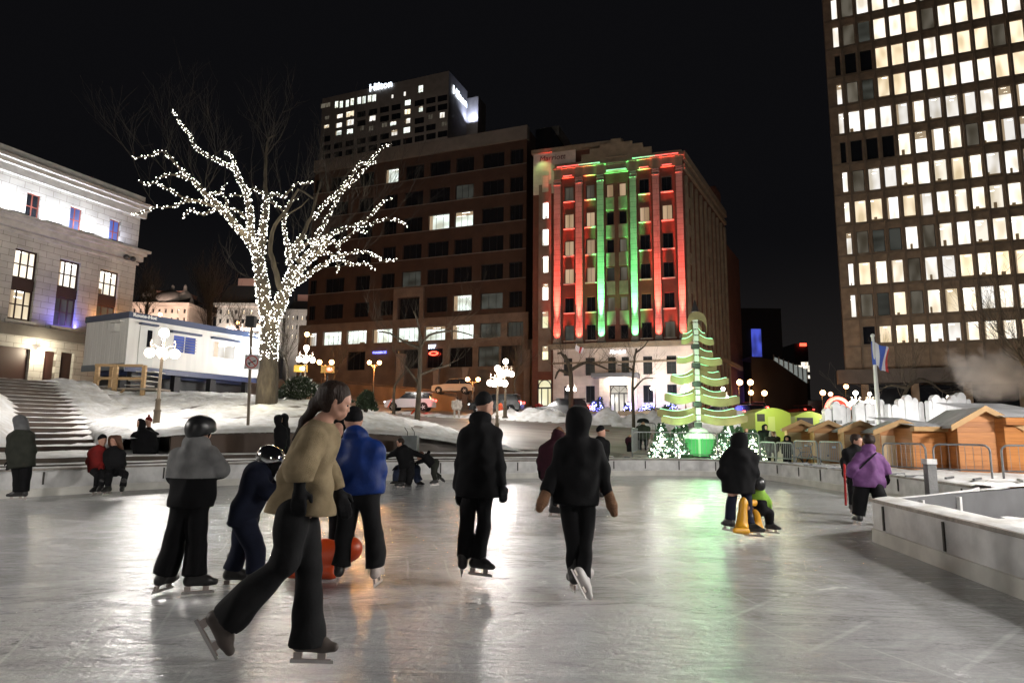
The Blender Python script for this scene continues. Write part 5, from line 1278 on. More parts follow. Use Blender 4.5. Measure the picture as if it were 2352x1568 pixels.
for li, (pts, r0, r1, lit_, d0, d1) in enumerate(LIMBS):
 fp, rad = px_limb(pts, d0, d1, r0, r1)
 if li == 0:
  fp[0].z = root.location.z - 0.4; rad = [0.50 - 0.10 * min(1, i / 4) for i in range(len(rad))]; rad[-1] = 0.36
  trunk.tube(fp, rad, 14)
 else: limbs.tube(fp, rad, 8)
 if lit_:
  ph = rr_.random() * 6
  for i in range(len(fp) - 1):
   if li == 0 and fp[i].z < P(*B_(1240, 1375), TY).z: continue
   a, b2 = fp[i], fp[i + 1]; t = (b2 - a).normalized(); e1 = t.orthogonal().normalized(); e2_ = t.cross(e1)
   nb = max(5, int(3.0 + rad[i] * 84))
   if r1 < 0.05 and rad[i] < 0.06: nb = 6
   for k in range(nb):
    ph += 2.4 + rr_.random() * 0.7; f = rr_.random()
    q = a.lerp(b2, f) + (e1 * math.cos(ph) + e2_ * math.sin(ph)) * (rad[i] + 0.025 + 0.02 * rr_.random())
    bulbs.octa(q, rr_.uniform(0.013, 0.025))
 for i in range(1, len(fp)):
  if li > 2 and rad[i] < 0.16: branch_seed.append((fp[i], (fp[i] - fp[i - 1]).normalized(), rad[i], i / len(fp)))
for (x, y) in ((1385, 1300), (1360, 1330), (1390, 1365), (1400, 1340)):
 pass
crown_c = P(650, 480, TY)
def grow(p, d, r_, n_, depth):
 pts = [p]; L = 0.30 * rr_.uniform(0.7, 1.2)
 for k in range(n_):
  d = (d + Vector((rr_.uniform(-1, 1), rr_.uniform(-1, 1), rr_.uniform(-0.6, 1))) * 0.22 + Vector((0, 0, 0.06))).normalized()
  pts.append(pts[-1] + d * L)
  if depth > 0 and rr_.random() < 0.55:
   d2 = (d + Vector((rr_.uniform(-1, 1), rr_.uniform(-1, 1), rr_.uniform(-0.5, 0.9))) * 0.8).normalized()
   grow(pts[-1], d2, r_ * 0.6, max(3, int(n_ * 0.65)), depth - 1)
 twigs.tube(pts, [max(0.0035, r_ * (1 - 0.85 * k / n_)) for k in range(n_ + 1)], 3, cap=False)
for p, t, r_, f in branch_seed:
 if rr_.random() < 0.22:
  up = Vector((0, 0, 1)); out_ = (p - P(640, 640, TY)).normalized()
  d = (t * 0.5 + out_ * 0.9 + up * 0.5 + Vector((rr_.uniform(-1, 1), rr_.uniform(-1, 1), rr_.uniform(-0.3, 0.8))) * 0.7).normalized()
  grow(p, d, 0.015, rr_.randint(6, 11), 2)
for k in range(13):
 a = rr_.choice([fA(1110, 500), fA(1132, 380), fA(700, 520), fA(900, 700), fA(1560, 720), fA(600, 800), fA(1400, 780), fA(1650, 830)])
 p = P(a[0], a[1], TY + rr_.uniform(-1, 2)); grow(p, Vector((rr_.uniform(-.9, .9), rr_.uniform(-.5, .5), 1)).normalized(), 0.022, 9, 2)
for u, v in ((640, 605), (585, 640)):
 p = P(u, v, TY); grow(p, Vector((-1, 0, 0.1)).normalized(), 0.02, 7, 2)
trunk.build('trunk', M_bark, root, smooth=True); limbs.build('branches', M_bark, root, smooth=True)
o = twigs.build('twigs', M_twig, root); o['kind'] = 'stuff'
o = bulbs.build('fairy_lights', M_bulb, root); o['kind'] = 'stuff'
print('twig faces', len(twigs.f), 'bulbs', len(bulbs.f) // 8)
for u, v, Y, pw in ((605, 880, 28.6, 60), (640, 700, 28.8, 90), (560, 520, 29.0, 90), (470, 450, 28, 60), (720, 570, 29, 90), (820, 430, 31, 60), (620, 480, 31, 90), (780, 620, 29, 50), (420, 360, 31, 25)):
 point('string_light', P(u, v, Y), pw, (1.0, 0.92, 0.66), 0.5, TREE)
def bare_tree(label, pts, Y, r0, r1, seeds=10, n_=7, depth=2, snow=False, group='bare young trees', boughs=()):
 """pts: the trunk line; boughs: lists of points for the main limbs"""
 base = [P(u, v, Y) for u, v in pts]
 fp = catmull(base, 0.25); rad = [r0 + (r1 - r0) * i / (len(fp) - 1) for i in range(len(fp))]
 fp[0].z = min(fp[0].z, H1(fp[0].x, fp[0].y) - 0.1)
 rt = empty('bare_tree', (fp[0].x, fp[0].y, fp[0].z), label, 'tree', group)
 mb = MB(); mb.tube(fp, rad, 8); mb.build('trunk', M_bark, rt, smooth=True)
 global twigs
 keep = twigs; twigs = MB(); bm = MB(); sd = [(p, (fp[i] - fp[i - 1]).normalized()) for i, p in enumerate(fp) if i > len(fp) * 0.55]
 for bp_ in boughs:
  b2 = catmull([P(u, v, Y + dy) for u, v, dy in bp_], 0.25)
  bm.tube(b2, [r1 * 1.0 * (1 - 0.75 * i / len(b2)) + 0.008 for i in range(len(b2))], 6)
  sd += [(p, (b2[i] - b2[i - 1]).normalized()) for i, p in enumerate(b2) if i > 1]
 for k in range(seeds):
  p, t = rr_.choice(sd)
  grow(p, (t + Vector((rr_.uniform(-1, 1), rr_.uniform(-1, 1), rr_.uniform(-0.2, 0.8))) * 0.8).normalized(), 0.013 * Y / 30, n_, depth)
 twigs.mats = [M_bark]
 for q in (bm,):
  b0 = len(twigs.v); twigs.v += q.v
  for f in q.f: twigs.f.append([b0 + i for i in f]); twigs.m.append(0)
 o = twigs.build('branches', M_bark, rt); twigs = keep
 return rt
bare_tree('bare street tree in front of the white car with a leaning trunk', [(958, 966), (962, 900), (965, 830), (966, 770)], 36, 0.17, 0.08, 16, 8, 2, boughs=[[(966, 800, 0), (985, 770, 0), (1040, 760, .5), (1085, 770, 1)], [(965, 800, 0), (930, 785, 0), (895, 765, 0), (870, 762, 0)], [(966, 780, 0), (960, 740, 0), (950, 715, 0)], [(966, 860, 0), (1005, 845, 0), (1035, 838, 0)], [(962, 880, 0), (930, 840, 0)]])
bare_tree('thin forked tree standing before the ramp fence left of the white car', [(904, 945), (905, 900), (910, 880), (925, 862)], 46, 0.12, 0.06, 12, 6, 2)
bare_tree('dark leaning street tree before the hotel base, left of its entrance', [(1310, 955), (1312, 900), (1310, 850), (1296, 815)], 50, 0.2, 0.14, 18, 7, 2, boughs=[[(1310, 850, 0), (1350, 832, 0), (1400, 850, 0)], [(1300, 825, 0), (1288, 810, 0), (1280, 812, 0)], [(1308, 860, 0), (1285, 850, 0), (1275, 870, 0)]])
bare_tree('slim dark tree in front of the hotel entrance, right of the black car', [(1456, 1050), (1455, 960), (1453, 880), (1458, 820), (1462, 800)], 34, 0.11, 0.05, 12, 6, 2, boughs=[[(1455, 895, 0), (1478, 870, 0), (1500, 868, 0)], [(1455, 850, 0), (1435, 840, 0), (1420, 838, 0)], [(1460, 810, 0), (1480, 795, 0), (1490, 780, 0)]])
bare_tree('orange lit bare tree by the small twin lamp', [(765, 900), (766, 870), (775, 850)], 56, 0.12, 0.07, 16, 7, 2)
bare_tree('bare tree right of the bright lamp cluster, by the brick block door', [(1185, 930), (1180, 880), (1190, 840)], 62, 0.14, 0.08, 18, 9, 2)
bare_tree('dark bare tree leaning over the snow in front of the grey public building', [(480, 880), (480, 780), (482, 700)], 62, 0.35, 0.2, 40, 12, 2, group='bare trees behind the trailer')
bare_tree('spreading bare tree against the lit corner of the pale hall', [(335, 800), (335, 740), (338, 700)], 60, 0.2, 0.12, 26, 10, 2, group='bare trees behind the trailer')
bare_tree('bushy bare tree behind the trailer, left of the fairy light tree', [(560, 850), (556, 800), (550, 760)], 58, 0.2, 0.1, 26, 9, 2, group='bare trees behind the trailer')
bare_tree('wide bare tree behind the ice palisade, right of the flagpole', [(2075, 990), (2070, 930), (2085, 890)], 40, 0.16, 0.1, 22, 9, 2, group='bare trees by the huts', boughs=[[(2085, 890, 0), (2110, 870, 0), (2140, 880, 0), (2165, 900, 0)], [(2080, 890, 0), (2050, 885, 0), (2030, 890, 0)]])
bare_tree('bare tree over the big hut at the right edge of the picture', [(2380, 1000), (2370, 880), (2340, 800)], 32, 0.18, 0.08, 22, 9, 2, group='bare trees by the huts', boughs=[[(2360, 850, 0), (2320, 790, 0), (2290, 760, 0)]])
bare_tree('grey bare tree right of the fairy light tree behind the shrubs', [(660, 880), (660, 850), (655, 820)], 44, 0.12, 0.08, 22, 8, 2)
# ================================================================ TRAILER
M_tr = mat('white_ribbed_panel', (0.72, 0.70, 0.66), 0.55, noise=0.1, nscale=1.2, bump=0.15, bscale=25, stretch=(3, 3, 0.3))
M_navy = mat('navy_trim', (0.035, 0.05, 0.10), 0.45)
M_navy2 = mat('blue_skirt', (0.018, 0.03, 0.09), 0.45)
A0 = P(287, 838, 36.4); B0 = P(604, 874, 45.0)
TRW = Wall(A0.x, A0.y, dirv=(B0.x - A0.x, B0.y - A0.y)); TL = (Vector((B0.x - A0.x, B0.y - A0.y))).length
gz = A0.z
root = TRAILER = empty('site_trailer', (A0.x, A0.y, gz - 0.9), 'long white site trailer with navy trim parked on the snow bank', 'trailer', rz=TRW.rz)
def tx(u, v): x, z = TRW.px(u, v); return x, z - (gz - 0.9)
z2_ = zc(0, 700, 3.672); z66 = zc(320, 660, 4.704)
zb_ = 0.9; ztp = tx(*z2_(1178, 345))[1]; WD = 4.2
print('trailer', TL, ztp)
win1 = (tx(*z66(525, 930))[0], tx(*z66(800, 940))[0], tx(*z66(660, 1050))[1], tx(*z66(660, 850))[1])
win2 = (tx(*z66(1000, 1010))[0], tx(*z66(1262, 1020))[0], tx(*z66(1130, 1110))[1], tx(*z66(1130, 920))[1])
mb = MB(); holed(mb, 0, TL, zb_, ztp, [win1, win2], 0, 0.12); mb.add([(0, 0, zb_), (0, WD, zb_), (0, WD, ztp), (0, 0, ztp)], [(3, 2, 1, 0)])
mb.add([(TL, 0, zb_), (TL, WD, zb_), (TL, WD, ztp), (TL, 0, ztp)], [(0, 1, 2, 3)]); mb.add([(0, WD, zb_), (TL, WD, zb_), (TL, WD, ztp), (0, WD, ztp)], [(3, 2, 1, 0)]); mb.add([(0, 0, zb_), (TL, 0, zb_), (TL, WD, zb_), (0, WD, zb_)], [(3, 2, 1, 0)])
mb.build('body', M_tr, root, loc=(0, 0, 0))
mb = MB(); mb.box(-0.08, TL + 0.08, -0.08, WD + 0.08, ztp, ztp + 0.36); mb.build('roof_trim', M_navy, root, loc=(0, 0, 0))
mb = MB(); mb.box(0, TL * 0.98, 0.05, 0.15, zb_ - 0.34, zb_ - 0.01); mb.box(0.3, TL - .3, 1, WD - 1, zb_ - 0.5, zb_ - 0.012); mb.build('skirt', M_navy2, root, loc=(0, 0, 0))
mb = MB(); mb.box(.6, TL - .6, 1.3, 3.4, -1.3, zb_ - .52); mb.build('void_shade_block', M_dark, root, loc=(0, 0, 0))  # dark block painting in the shade under the trailer
for i in range(9):
 mb = MB(); mb.box(-0.012, 0.0, 0.25 + i * 0.45, 0.27 + i * 0.45, zb_ + 0.02, ztp - 0.02); mb.build('panel_rib', M_tr, root, loc=(0, 0, 0))
mb = MB(); mb.box(-0.06, -0.001, 0.0, WD, zb_ - 0.25, zb_ + 0.12); mb.build('end_beam', mat('grey_blue_metal', (0.16, 0.18, 0.20), 0.5), root, loc=(0, 0, 0))
for (a, b_, c_, d_), g in ((win1, L_blue), (win2, L_white)):
 window(root, (a + b_) / 2, (c_ + d_) / 2, round(b_ - a, 1), round(d_ - c_, 1), M_tr, g, (1, 0), y=-0.02, fw=0.05)
 mb = MB(); mb.box(a - 0.25, b_ + 0.2, -0.28, 0.0, d_ + 0.12, d_ + 0.24); mb.build('awning', M_navy, root, loc=(0, 0, 0))
a, b_, c_, d_ = win1
for i in range(5): mb = MB(); zz = c_ + (d_ - c_) * (i + 1) / 6; mb.tube([(a, -0.06, zz), (b_, -0.06, zz)], 0.014, 6); mb.build('window_bar', M_steel, root, loc=(0, 0, 0))
dx0, dx1 = tx(*z2_(1255, 600))[0], tx(*z2_(1420, 600))[0]; dzt = tx(*z2_(1340, 425))[1]; dzb = tx(*z2_(1330, 790))[1]
mb = MB(); mb.box(dx0 + .1, dx1 - .08, -0.04, -0.001, dzb, dzt); mb.build('door', mat('off_white_door', (0.6, 0.6, 0.57), 0.5), root, loc=(0, 0, 0))
mb = MB(); mb.box(dx0 + .55, dx0 + .85, -0.05, -0.041, dzt - 1.2, dzt - 0.2); mb.build('door_window', M_glass, root, loc=(0, 0, 0))
mb = MB(); mb.box(dx0, dx1, -0.28, 0, dzt + .06, dzt + .16); mb.build('awning', M_navy, root, loc=(0, 0, 0))
M_lt = mat('white_lettering', (0.75, 0.75, 0.75), 0.5)
text('lettering', 'Route-Hot', M_lt, root, (tx(*z2_(1320, 370))[0], -0.10, ztp + 0.07), (R(90), 0, 0), 0.27, sx=1.2, bold=0.01)
text('lettering', '418 478', M_lt, root, (tx(*z66(1475, 880))[0], -0.10, ztp + 0.07), (R(90), 0, 0), 0.27, sx=1.1, bold=0.01)
mb = MB(); mb.box(-0.35, -0.02, 0.75, 1.35, ztp - 0.75, ztp - 0.3).box(-0.25, 0, 0.45, 1.5, ztp - 0.22, ztp - 0.12); mb.build('air_conditioner', M_tr, root, loc=(0, 0, 0))
q = tx(*z66(1420, 985)); mb = MB(); mb.box(q[0] - .2, q[0] + .2, -0.2, -0.05, q[1] - .12, q[1] + .12); mb.build('wall_floodlight', emis('floodlight_face', (0.9, 0.95, 1), 9), root, loc=(0, 0, 0))
point('trailer_lamp', TRW.w(q[0], -0.6, q[1]) + Vector((0, 0, gz - 0.9)), 420, (0.85, 0.92, 1.0), 0.15, root)
for x_ in (0.8, 3.5, 6.0, TL - 1):
 for y_ in (0.5, 2.4):
  mb = MB(); mb.box(x_ - .2, x_ + .2, y_ - .2, y_ + .2, -1.2, zb_ - 0.3); mb.build('block_pier', M_dark, root, loc=(0, 0, 0))
def wz2(x, y, Y): u, v = z2_(x, y); return P(u, v, Y)
LY = 34.2
c_ = wz2(1065, 770, LY)
deckz = wz2(1100, 990, LY).z; x0 = wz2(870, 900, LY).x; x1 = wz2(1430, 1000, LY).x; xm = wz2(1065, 900, LY).x; topz = wz2(1065, 775, LY).z
root = empty('wooden_landing', (xm, LY, deckz - 0.9), 'fresh pine landing with rails and steps at the end of the white trailer', 'landing')
mb = MB(); mb.box(x0, x1, LY, LY + 1.5, deckz - 0.08, deckz + 0.02); mb.build('platform', mat('grey_deck_board', (0.28, 0.24, 0.19), 0.8), root)
for x_, y_ in ((x0, LY + 1.4), (xm, LY - 0.05), (wz2(1300, 900, LY).x, LY + 0.2), (x0 + 0.05, LY + 0.1)):
 mb = MB(); mb.box(x_ - 0.09, x_ + 0.09, y_ - 0.09, y_ + 0.09, deckz - 1.1, topz); mb.build('post', M_wood_pine, root)
for zz in (topz - 0.05, deckz + 0.5):
 mb = MB(); mb.box(x0, wz2(1310, 900, LY).x, LY - 0.10, LY - 0.05, zz - 0.07, zz + 0.07); mb.build('rail', M_wood_pine, root)
for s_ in (-1, 1):
 mb = MB(); mb.bar((xm, LY, deckz - 0.55), (xm + s_ * 0.5, LY, deckz - 0.08), 0.08); mb.build('brace', M_wood_pine, root)
for i in range(4):
 mb = MB(); x_ = xm + 0.25 + i * 0.18; mb.box(x_, x_ + 1.0, LY + 0.4, LY + 1.5, deckz + 0.18 + i * 0.24, deckz + 0.22 + i * 0.24); mb.build('step', M_tr, root)
mb = MB(); mb.bar((x0 - 0.8, LY + .5, deckz - 0.1), (x0, LY + .5, deckz + 0.55), 0.12); mb.build('ramp_rail', M_wood_pine, root)
sp = P(570, 984, 22); tp_ = P(578, 748, 22)
root = empty('sign_post', (sp.x, sp.y, sp.z - 0.1), 'steel post carrying a square sign with a red crossed circle', 'sign')
mb = MB(); mb.tube([(sp.x, sp.y, sp.z - 0.3), (tp_.x, sp.y, tp_.z)], 0.05, 10); mb.build('post', M_iron_br, root)
q = P(579, 831, 21.9); hw_ = 17 / ppm(22)
mb = MB(); mb.box(q.x - hw_, q.x + hw_, q.y - 0.02, q.y, q.z - hw_, q.z + hw_); pl = mb.build('sign_plate', mat('sign_white', (0.5, 0.48, 0.46), 0.5), root)
mb = MB();
M_sr = mat('sign_red', (0.45, 0.03, 0.02), 0.5); mb.mats = [M_sr]
ring = [(q.x + 0.2 * math.cos(2 * math.pi * k / 24), q.y - 0.03, q.z + 0.2 * math.sin(2 * math.pi * k / 24)) for k in range(25)]
mb.tube(ring, 0.018, 6, cap=False); mb.bar((q.x - .14, q.y - .03, q.z + .14), (q.x + .14, q.y - .03, q.z - .14), 0.03, 0.012); mb.build('red_ring', M_sr, pl)
mb = MB(); mb.bar((q.x - .13, q.y - .027, q.z - .06), (q.x + .13, q.y - .027, q.z + .05), 0.035, 0.01).bar((q.x - .1, q.y - .027, q.z - .04), (q.x - .05, q.y - .027, q.z - .12), 0.03, 0.01); mb.build('black_symbol', M_dark, pl)
mb = MB(); mb.box(tp_.x - 0.17, tp_.x + 0.12, sp.y - 0.12, sp.y + 0.12, tp_.z - 0.05, tp_.z + 0.33); mb.build('black_box', M_dark, root)
q = P(942, 1036, 20.6); hw_ = 17 / ppm(20.6)
root = empty('steel_box', (q.x, q.y, q.z), 'square grey steel cabinet with two bent rods at the end of the brown wall', 'cabinet')
mb = MB(); mb.box(q.x - hw_, q.x + hw_, q.y - .25, q.y + .25, 0.7, P(942, 1000, 20.6).z); mb.build('cabinet', mat('dull_zinc', (0.14, 0.15, 0.15), 0.5, 0.4, noise=0.3, nscale=4), root)
zt0 = P(942, 1000, 20.6).z
for dx in (-0.1, 0.12):
 mb = MB(); mb.tube([(q.x + dx, q.y, zt0), (q.x + dx, q.y, zt0 + .12), (q.x + dx - .05, q.y, zt0 + .18), (q.x + dx - .10, q.y, zt0 + .26)], 0.012, 6); mb.build('bent_rod', M_iron, root)
# ================================================================ EVERGREENS
M_leaf = mat('yew_needles', (0.035, 0.055, 0.025), 0.8, nscale=3, col2=(0.018, 0.03, 0.014), noise=0.3)
M_leafb = mat('spruce_needles', (0.04, 0.10, 0.04), 0.8, nscale=3, col2=(0.02, 0.055, 0.025), noise=0.3)
def shrub(label, c, rx, ry, rz_, n_, lm, snow=0.2, bulbs_=None, bm=None, group=None, cat='shrub', name='evergreen_shrub', tall=False, leaf=0.14, bsz=0.03):
 rt = empty(name, c, label, cat, group); r2 = random.Random(int(abs(c[0] * 91 + c[1] * 17)))
 mb = MB(); sm = MB()
 stem = MB()
 for k in range(7 if not tall else 1):
  a = r2.random() * 6.28; stem.tube([(0, 0, -0.15), (rx * .5 * math.cos(a) * (not tall), ry * .5 * math.sin(a) * (not tall), rz_ * (0.8 if not tall else 0.95))], [0.05, 0.012], 5)
 stem.build('stems', M_bark, rt, loc=(0, 0, 0))
 cl = [(r2.gauss(0, .42), r2.gauss(0, .42), r2.uniform(0.15, 0.95)) for _ in range(18)]
 for k in range(n_):
  if tall:
   h = r2.random() ** 1.3; rad = (1 - h) * rx * (0.75 + 0.35 * abs(math.sin(h * 24))) ; a = r2.random() * 6.28; rr = rad * math.sqrt(r2.uniform(0.25, 1))
   p = Vector((rr * math.cos(a), rr * math.sin(a), h * rz_)); out = Vector((math.cos(a), math.sin(a), -0.2))
  else:
   cx_ = r2.choice(cl); p = Vector(((cx_[0] + r2.gauss(0, .2)) * rx * .85, (cx_[1] + r2.gauss(0, .2)) * ry * .85, 0))
   e = min(1, math.hypot(p.x / rx, p.y / ry)); hm = rz_ * math.sqrt(max(0.05, 1 - e * e)) * (0.8 + 0.25 * math.sin(cx_[0] * 9 + cx_[1] * 5)); p.z = hm * r2.uniform(0.1, 1) ** 0.6
   out = Vector((p.x, p.y, 0.6 * rz_)).normalized()
  d = (out + Vector((r2.uniform(-1, 1), r2.uniform(-1, 1), r2.uniform(-.5, 1))) * 0.8).normalized(); s_ = d.cross(Vector((r2.random(), r2.random(), r2.random()))).normalized() * leaf * 0.30; L = leaf * r2.uniform(.7, 1.5)
  mb.add([p - s_, p + d * L * .5 - s_ * .8, p + d * L, p + d * L * .5 + s_ * .8, p + s_], [(0, 1, 2, 3, 4)])
  if r2.random() < snow and d.z > -0.2:
   p2 = p + d * L * .3 + Vector((0, 0, .012)); sm.add([p2 - s_ * 1.6, p2 + d * L * .6, p2 + s_ * 1.6, p2 - d * L * .25], [(0, 1, 2, 3)])
 mb.build('foliage', lm, rt, loc=(0, 0, 0))
 if snow > 0: sm.build('snow_caps', M_snow, rt, loc=(0, 0, 0))
 if bulbs_:
  bb = MB(); mats = bm if isinstance(bm, list) else [bm]
  for k in range(bulbs_):
   bb.mat(r2.choice(mats))
   if tall: h = r2.random() ** 1.25; rad = (1 - h) * rx * r2.uniform(.4, 1.12); a = r2.random() * 6.28; p = (rad * math.cos(a), rad * math.sin(a), h * rz_)
   else:
    a = r2.random() * 6.28; e = math.sqrt(r2.random()); p = (rx * e * math.cos(a), ry * e * math.sin(a), rz_ * math.sqrt(max(0, 1 - e * e)) * r2.uniform(.5, 1.05))
   bb.octa(p, bsz * r2.uniform(.7, 1.4))
  o = bb.build('fairy_lights', None, rt, loc=(0, 0, 0)); o['kind'] = 'stuff'
 return rt
q = GP(682, 33); k_ = ppm(33)
shrub('wide snow dusted yew hedge right of the lit tree trunk', (q.x, q.y, P(682, 918, 33).z), 52 / k_, 0.9, 50 / k_, 5200, M_leaf, 0.16)
q = GP(838, 33); shrub('round dark shrub left of the white car, peeking behind the blue jacket', (q.x, q.y, P(838, 946, 33).z), 27 / k_, 0.6, 46 / k_, 2600, M_leaf, 0.03)
q = GP(760, 35); shrub('low snowy shrub behind the head of the tan sweater skater', (q.x, q.y, P(760, 925, 35).z), 38 / k_, 0.8, 34 / k_, 2400, M_leaf, 0.10)
M_xb = [emis('warm_bulb', (1.0, 0.94, 0.66), 8.0), emis('mint_bulb', (0.55, 1.0, 0.80), 7.0), emis('cream_bulb', (1.0, 1.0, 0.85), 9.0)]
M_bb = [emis('blue_bulb', (0.10, 0.10, 1.0), 8.0), emis('pale_blue_bulb', (0.5, 0.5, 1.0), 8.0)]
for m_ in M_xb + M_bb: m_.cycles.emission_sampling = 'NONE'
z3 = zc(1600, 750, 3.7333)
SY = 27.0
def z3p(x, y, Y=SY): u, v = z3(x, y); return P(u, v, Y)
for i, (x, yt, yb, w_, Y, lb) in enumerate([(205, 1160, 1525, 105, 25.6, 'dense white lit fir left of the green box, nearest the fence'), (345, 1195, 1470, 90, 26.4, 'white lit fir close to the left side of the green box'), (415, 1160, 1400, 50, 29.5, 'small mint lit fir behind the left of the green box'), (835, 1145, 1440, 90, 27.0, 'tall white lit fir right of the green box'), (765, 1250, 1500, 80, 25.8, 'low white lit fir in front of the right corner of the green box'), (930, 1195, 1330, 40, 31, 'tiny mint lit fir in the back right of the fenced plot'), (1062, 1215, 1480, 80, 26.0, 'white lit fir right of the black coated skater')]):
 b0 = z3p(x, yb, Y); t0 = z3p(x, yt, Y); wr = 1.35 * w_ / 3.7333 / 1.0884 / ppm(Y)
 rt = shrub(lb, (b0.x, b0.y, b0.z), wr, wr, t0.z - b0.z, 1500, M_leafb, 0.0, 620 if w_ > 60 else 200, M_xb, 'lit fir trees round the green box', 'fir tree', 'lit_fir_tree', True, 0.14, 0.030)
 point('string_light', (b0.x, b0.y - wr, b0.z + (t0.z - b0.z) * .5), 45, (0.95, 1.0, 0.78), 0.5, rt)
for i, (u, v, rx, rz_, Y, nb, lb, tall) in enumerate([(1368, 945, 16, 22, 70.5, 170, 'blue lit low shrubs left of the hotel door', False), (1379, 947, 9, 34, 70.2, 90, 'blue lit cone tree left of the hotel door', True), (1443, 947, 11, 22, 70.2, 150, 'blue lit bush just right of the hotel door', False), (1490, 945, 22, 18, 70.0, 170, 'blue lit hedge right of the hotel door behind its railing', False), (1541, 942, 17, 15, 69.5, 90, 'half dark blue lit bush at the hotel corner', False)]):
 b0 = P(u, v, Y); k2 = ppm(Y)
 rt = shrub(lb, (b0.x, b0.y, b0.z), rx / k2, 0.6, rz_ / k2, 500, M_leaf, 0.0, nb, M_bb, 'blue lit bushes at the hotel', 'bush', 'lit_bush', tall, 0.25, 0.055)
 point('string_light', (b0.x, b0.y - 0.9, b0.z + .7), 60, (0.15, 0.15, 1.0), 0.4, rt)
# ================================================================ WOODEN TREE SCULPTURE
M_plank = mat('bent_pale_plywood', (0.34, 0.26, 0.12), 0.6, noise=0.35, nscale=2.0, bump=0.1, bscale=10)
M_white = mat('white_painted_metal', (0.62, 0.62, 0.60), 0.45)
M_green = mat('green_panel', (0.05, 0.38, 0.10), 0.5)
M_gled = emis('green_led_strip', (0.25, 1.0, 0.45), 2.6)
xc = z3p(545, 1180).x; zb0 = z3p(545, 1465).z; ztt = z3p(540, 130).z
root = empty('tree_sculpture', (xc, SY, zb0), 'tall tree sculpture of curved wooden planks lit green above a green box', 'sculpture')
S_ = Vector((xc, SY, 0))
kz = lambda y: z3p(545, y).z
kx = lambda x: z3p(x, 900).x - xc
mb = MB();
segs = [(1190, 1130), (1120, 1075), (1065, 1005), (995, 955), (945, 890), (880, 835), (825, 765), (755, 705), (700, 645), (635, 585), (575, 520), (510, 460), (450, 395), (385, 335), (325, 280), (270, 215), (205, 155), (150, 110)]
for a, b_ in segs:
 mb = MB(); mb.box(xc - 0.09, xc + 0.09, SY - .09, SY + .09, kz(a), kz(b_)); mb.build('post_segment', M_white, root)
mb = MB(); mb.tube([(xc, SY, kz(1200)), (xc, SY, kz(60))], [0.07, 0.02], 8); mb.build('mast', M_iron, root)
mb = MB(); mb.tube([(xc, SY, kz(110)), (xc, SY, kz(0))], [0.17, 0.02], 8); mb.build('finial', M_iron, root)
for y in (615, 790, 975, 440, 1165):
 mb = MB(); mb.box(xc - 0.26, xc + 0.06, SY - .34, SY - .15, kz(y + 22), kz(y - 22)); mb.build('flood_box', M_dark, root)
def plank(xo, y_in, y_out, sag, hpx, ang, dy0=0.0):
 """curved board from the post out to kx(xo)"""
 Lr = abs(kx(xo)) ; sgn = 1 if kx(xo) > 0 else -1; n_ = 14; vs = []; hh = 1.25 * hpx / 3.7333 / 1.0884 / ppm(SY)
 for i in range(n_ + 1):
  t = i / n_; r_ = 0.12 + (Lr / math.cos(ang) - 0.12) * t
  y = y_in + (y_out - y_in) * t; z = kz(y) - sag * math.sin(math.pi * t) - hh / 2
  x = xc + sgn * r_ * math.cos(ang); yy = SY + dy0 + r_ * math.sin(ang) * (-1 if ang > 0 else -1) * (1 if ang != 0 else 0)
  hz = hh * (1 - 0.25 * max(0, t - 0.9) * 10)
  for s_, q in ((-1, 0), (-1, 1), (1, 1), (1, 0)): vs.append((x, yy + s_ * 0.02, z + q * hz))
 fs = [(i * 4 + k, i * 4 + (k + 1) % 4, i * 4 + 4 + (k + 1) % 4, i * 4 + 4 + k) for i in range(n_) for k in range(4)] + [(0, 1, 2, 3), (4 * n_ + 3, 4 * n_ + 2, 4 * n_ + 1, 4 * n_)]
 m_ = MB(); m_.add(vs, fs); o = m_.build('plank', M_plank, root)
 m_ = MB(); m_.tube([(vs[i * 4 + 1][0], vs[i * 4 + 1][1] + 0.02, vs[i * 4 + 1][2] + 0.015) for i in range(1, n_)], 0.012, 4); m_.build('led_strip', M_gled, o)
PL = [(185, 1035, 1040, 62), (165, 1090, 1110, 52), (945, 1040, 1030, 60), (950, 1100, 1095, 58), (262, 850, 885, 45), (203, 900, 905, 62), (840, 835, 865, 55), (890, 915, 925, 62),
 (315, 665, 710, 48), (268, 715, 735, 55), (785, 655, 680, 50), (805, 730, 750, 50), (365, 540, 545, 40), (335, 530, 570, 45), (715, 470, 500, 50), (755, 560, 575, 52), (750, 620, 620, 45),
 (385, 340, 395, 42), (420, 300, 330, 40), (690, 350, 395, 50), (640, 285, 330, 45)]
for i, (xo, yi, yo, h_) in enumerate(PL):
 plank(xo, yi, yo, 0.16 if i < 12 else 0.08, h_, (0.30 if i % 2 else -0.34), 0.0)
for i, (x0_, x1_, y0_, y1_, dy) in enumerate(((450, 630, 235, 115, -.2), (465, 610, 300, 205, .2))):   # hood shaped boards at the top
 n_ = 12; vs = []
 for k in range(n_ + 1):
  a = math.pi * k / n_; xx = (kx(x0_) + kx(x1_)) / 2 - math.cos(a) * (kx(x1_) - kx(x0_)) / 2; zz = kz(y0_) + (kz(y1_) - kz(y0_)) * math.sin(a) ** .7
  for s_, q in ((-1, -0.34), (-1, 0), (1, 0), (1, -0.34)): vs.append((xc + xx, SY + dy + s_ * .02, zz + q))
 m_ = MB(); m_.add(vs, [(i2 * 4 + k, i2 * 4 + (k + 1) % 4, i2 * 4 + 4 + (k + 1) % 4, i2 * 4 + 4 + k) for i2 in range(n_) for k in range(4)]); m_.build('plank', M_plank, root)
rB = (kx(700) - kx(395)) / 2; xo = xc + (kx(700) + kx(395)) / 2
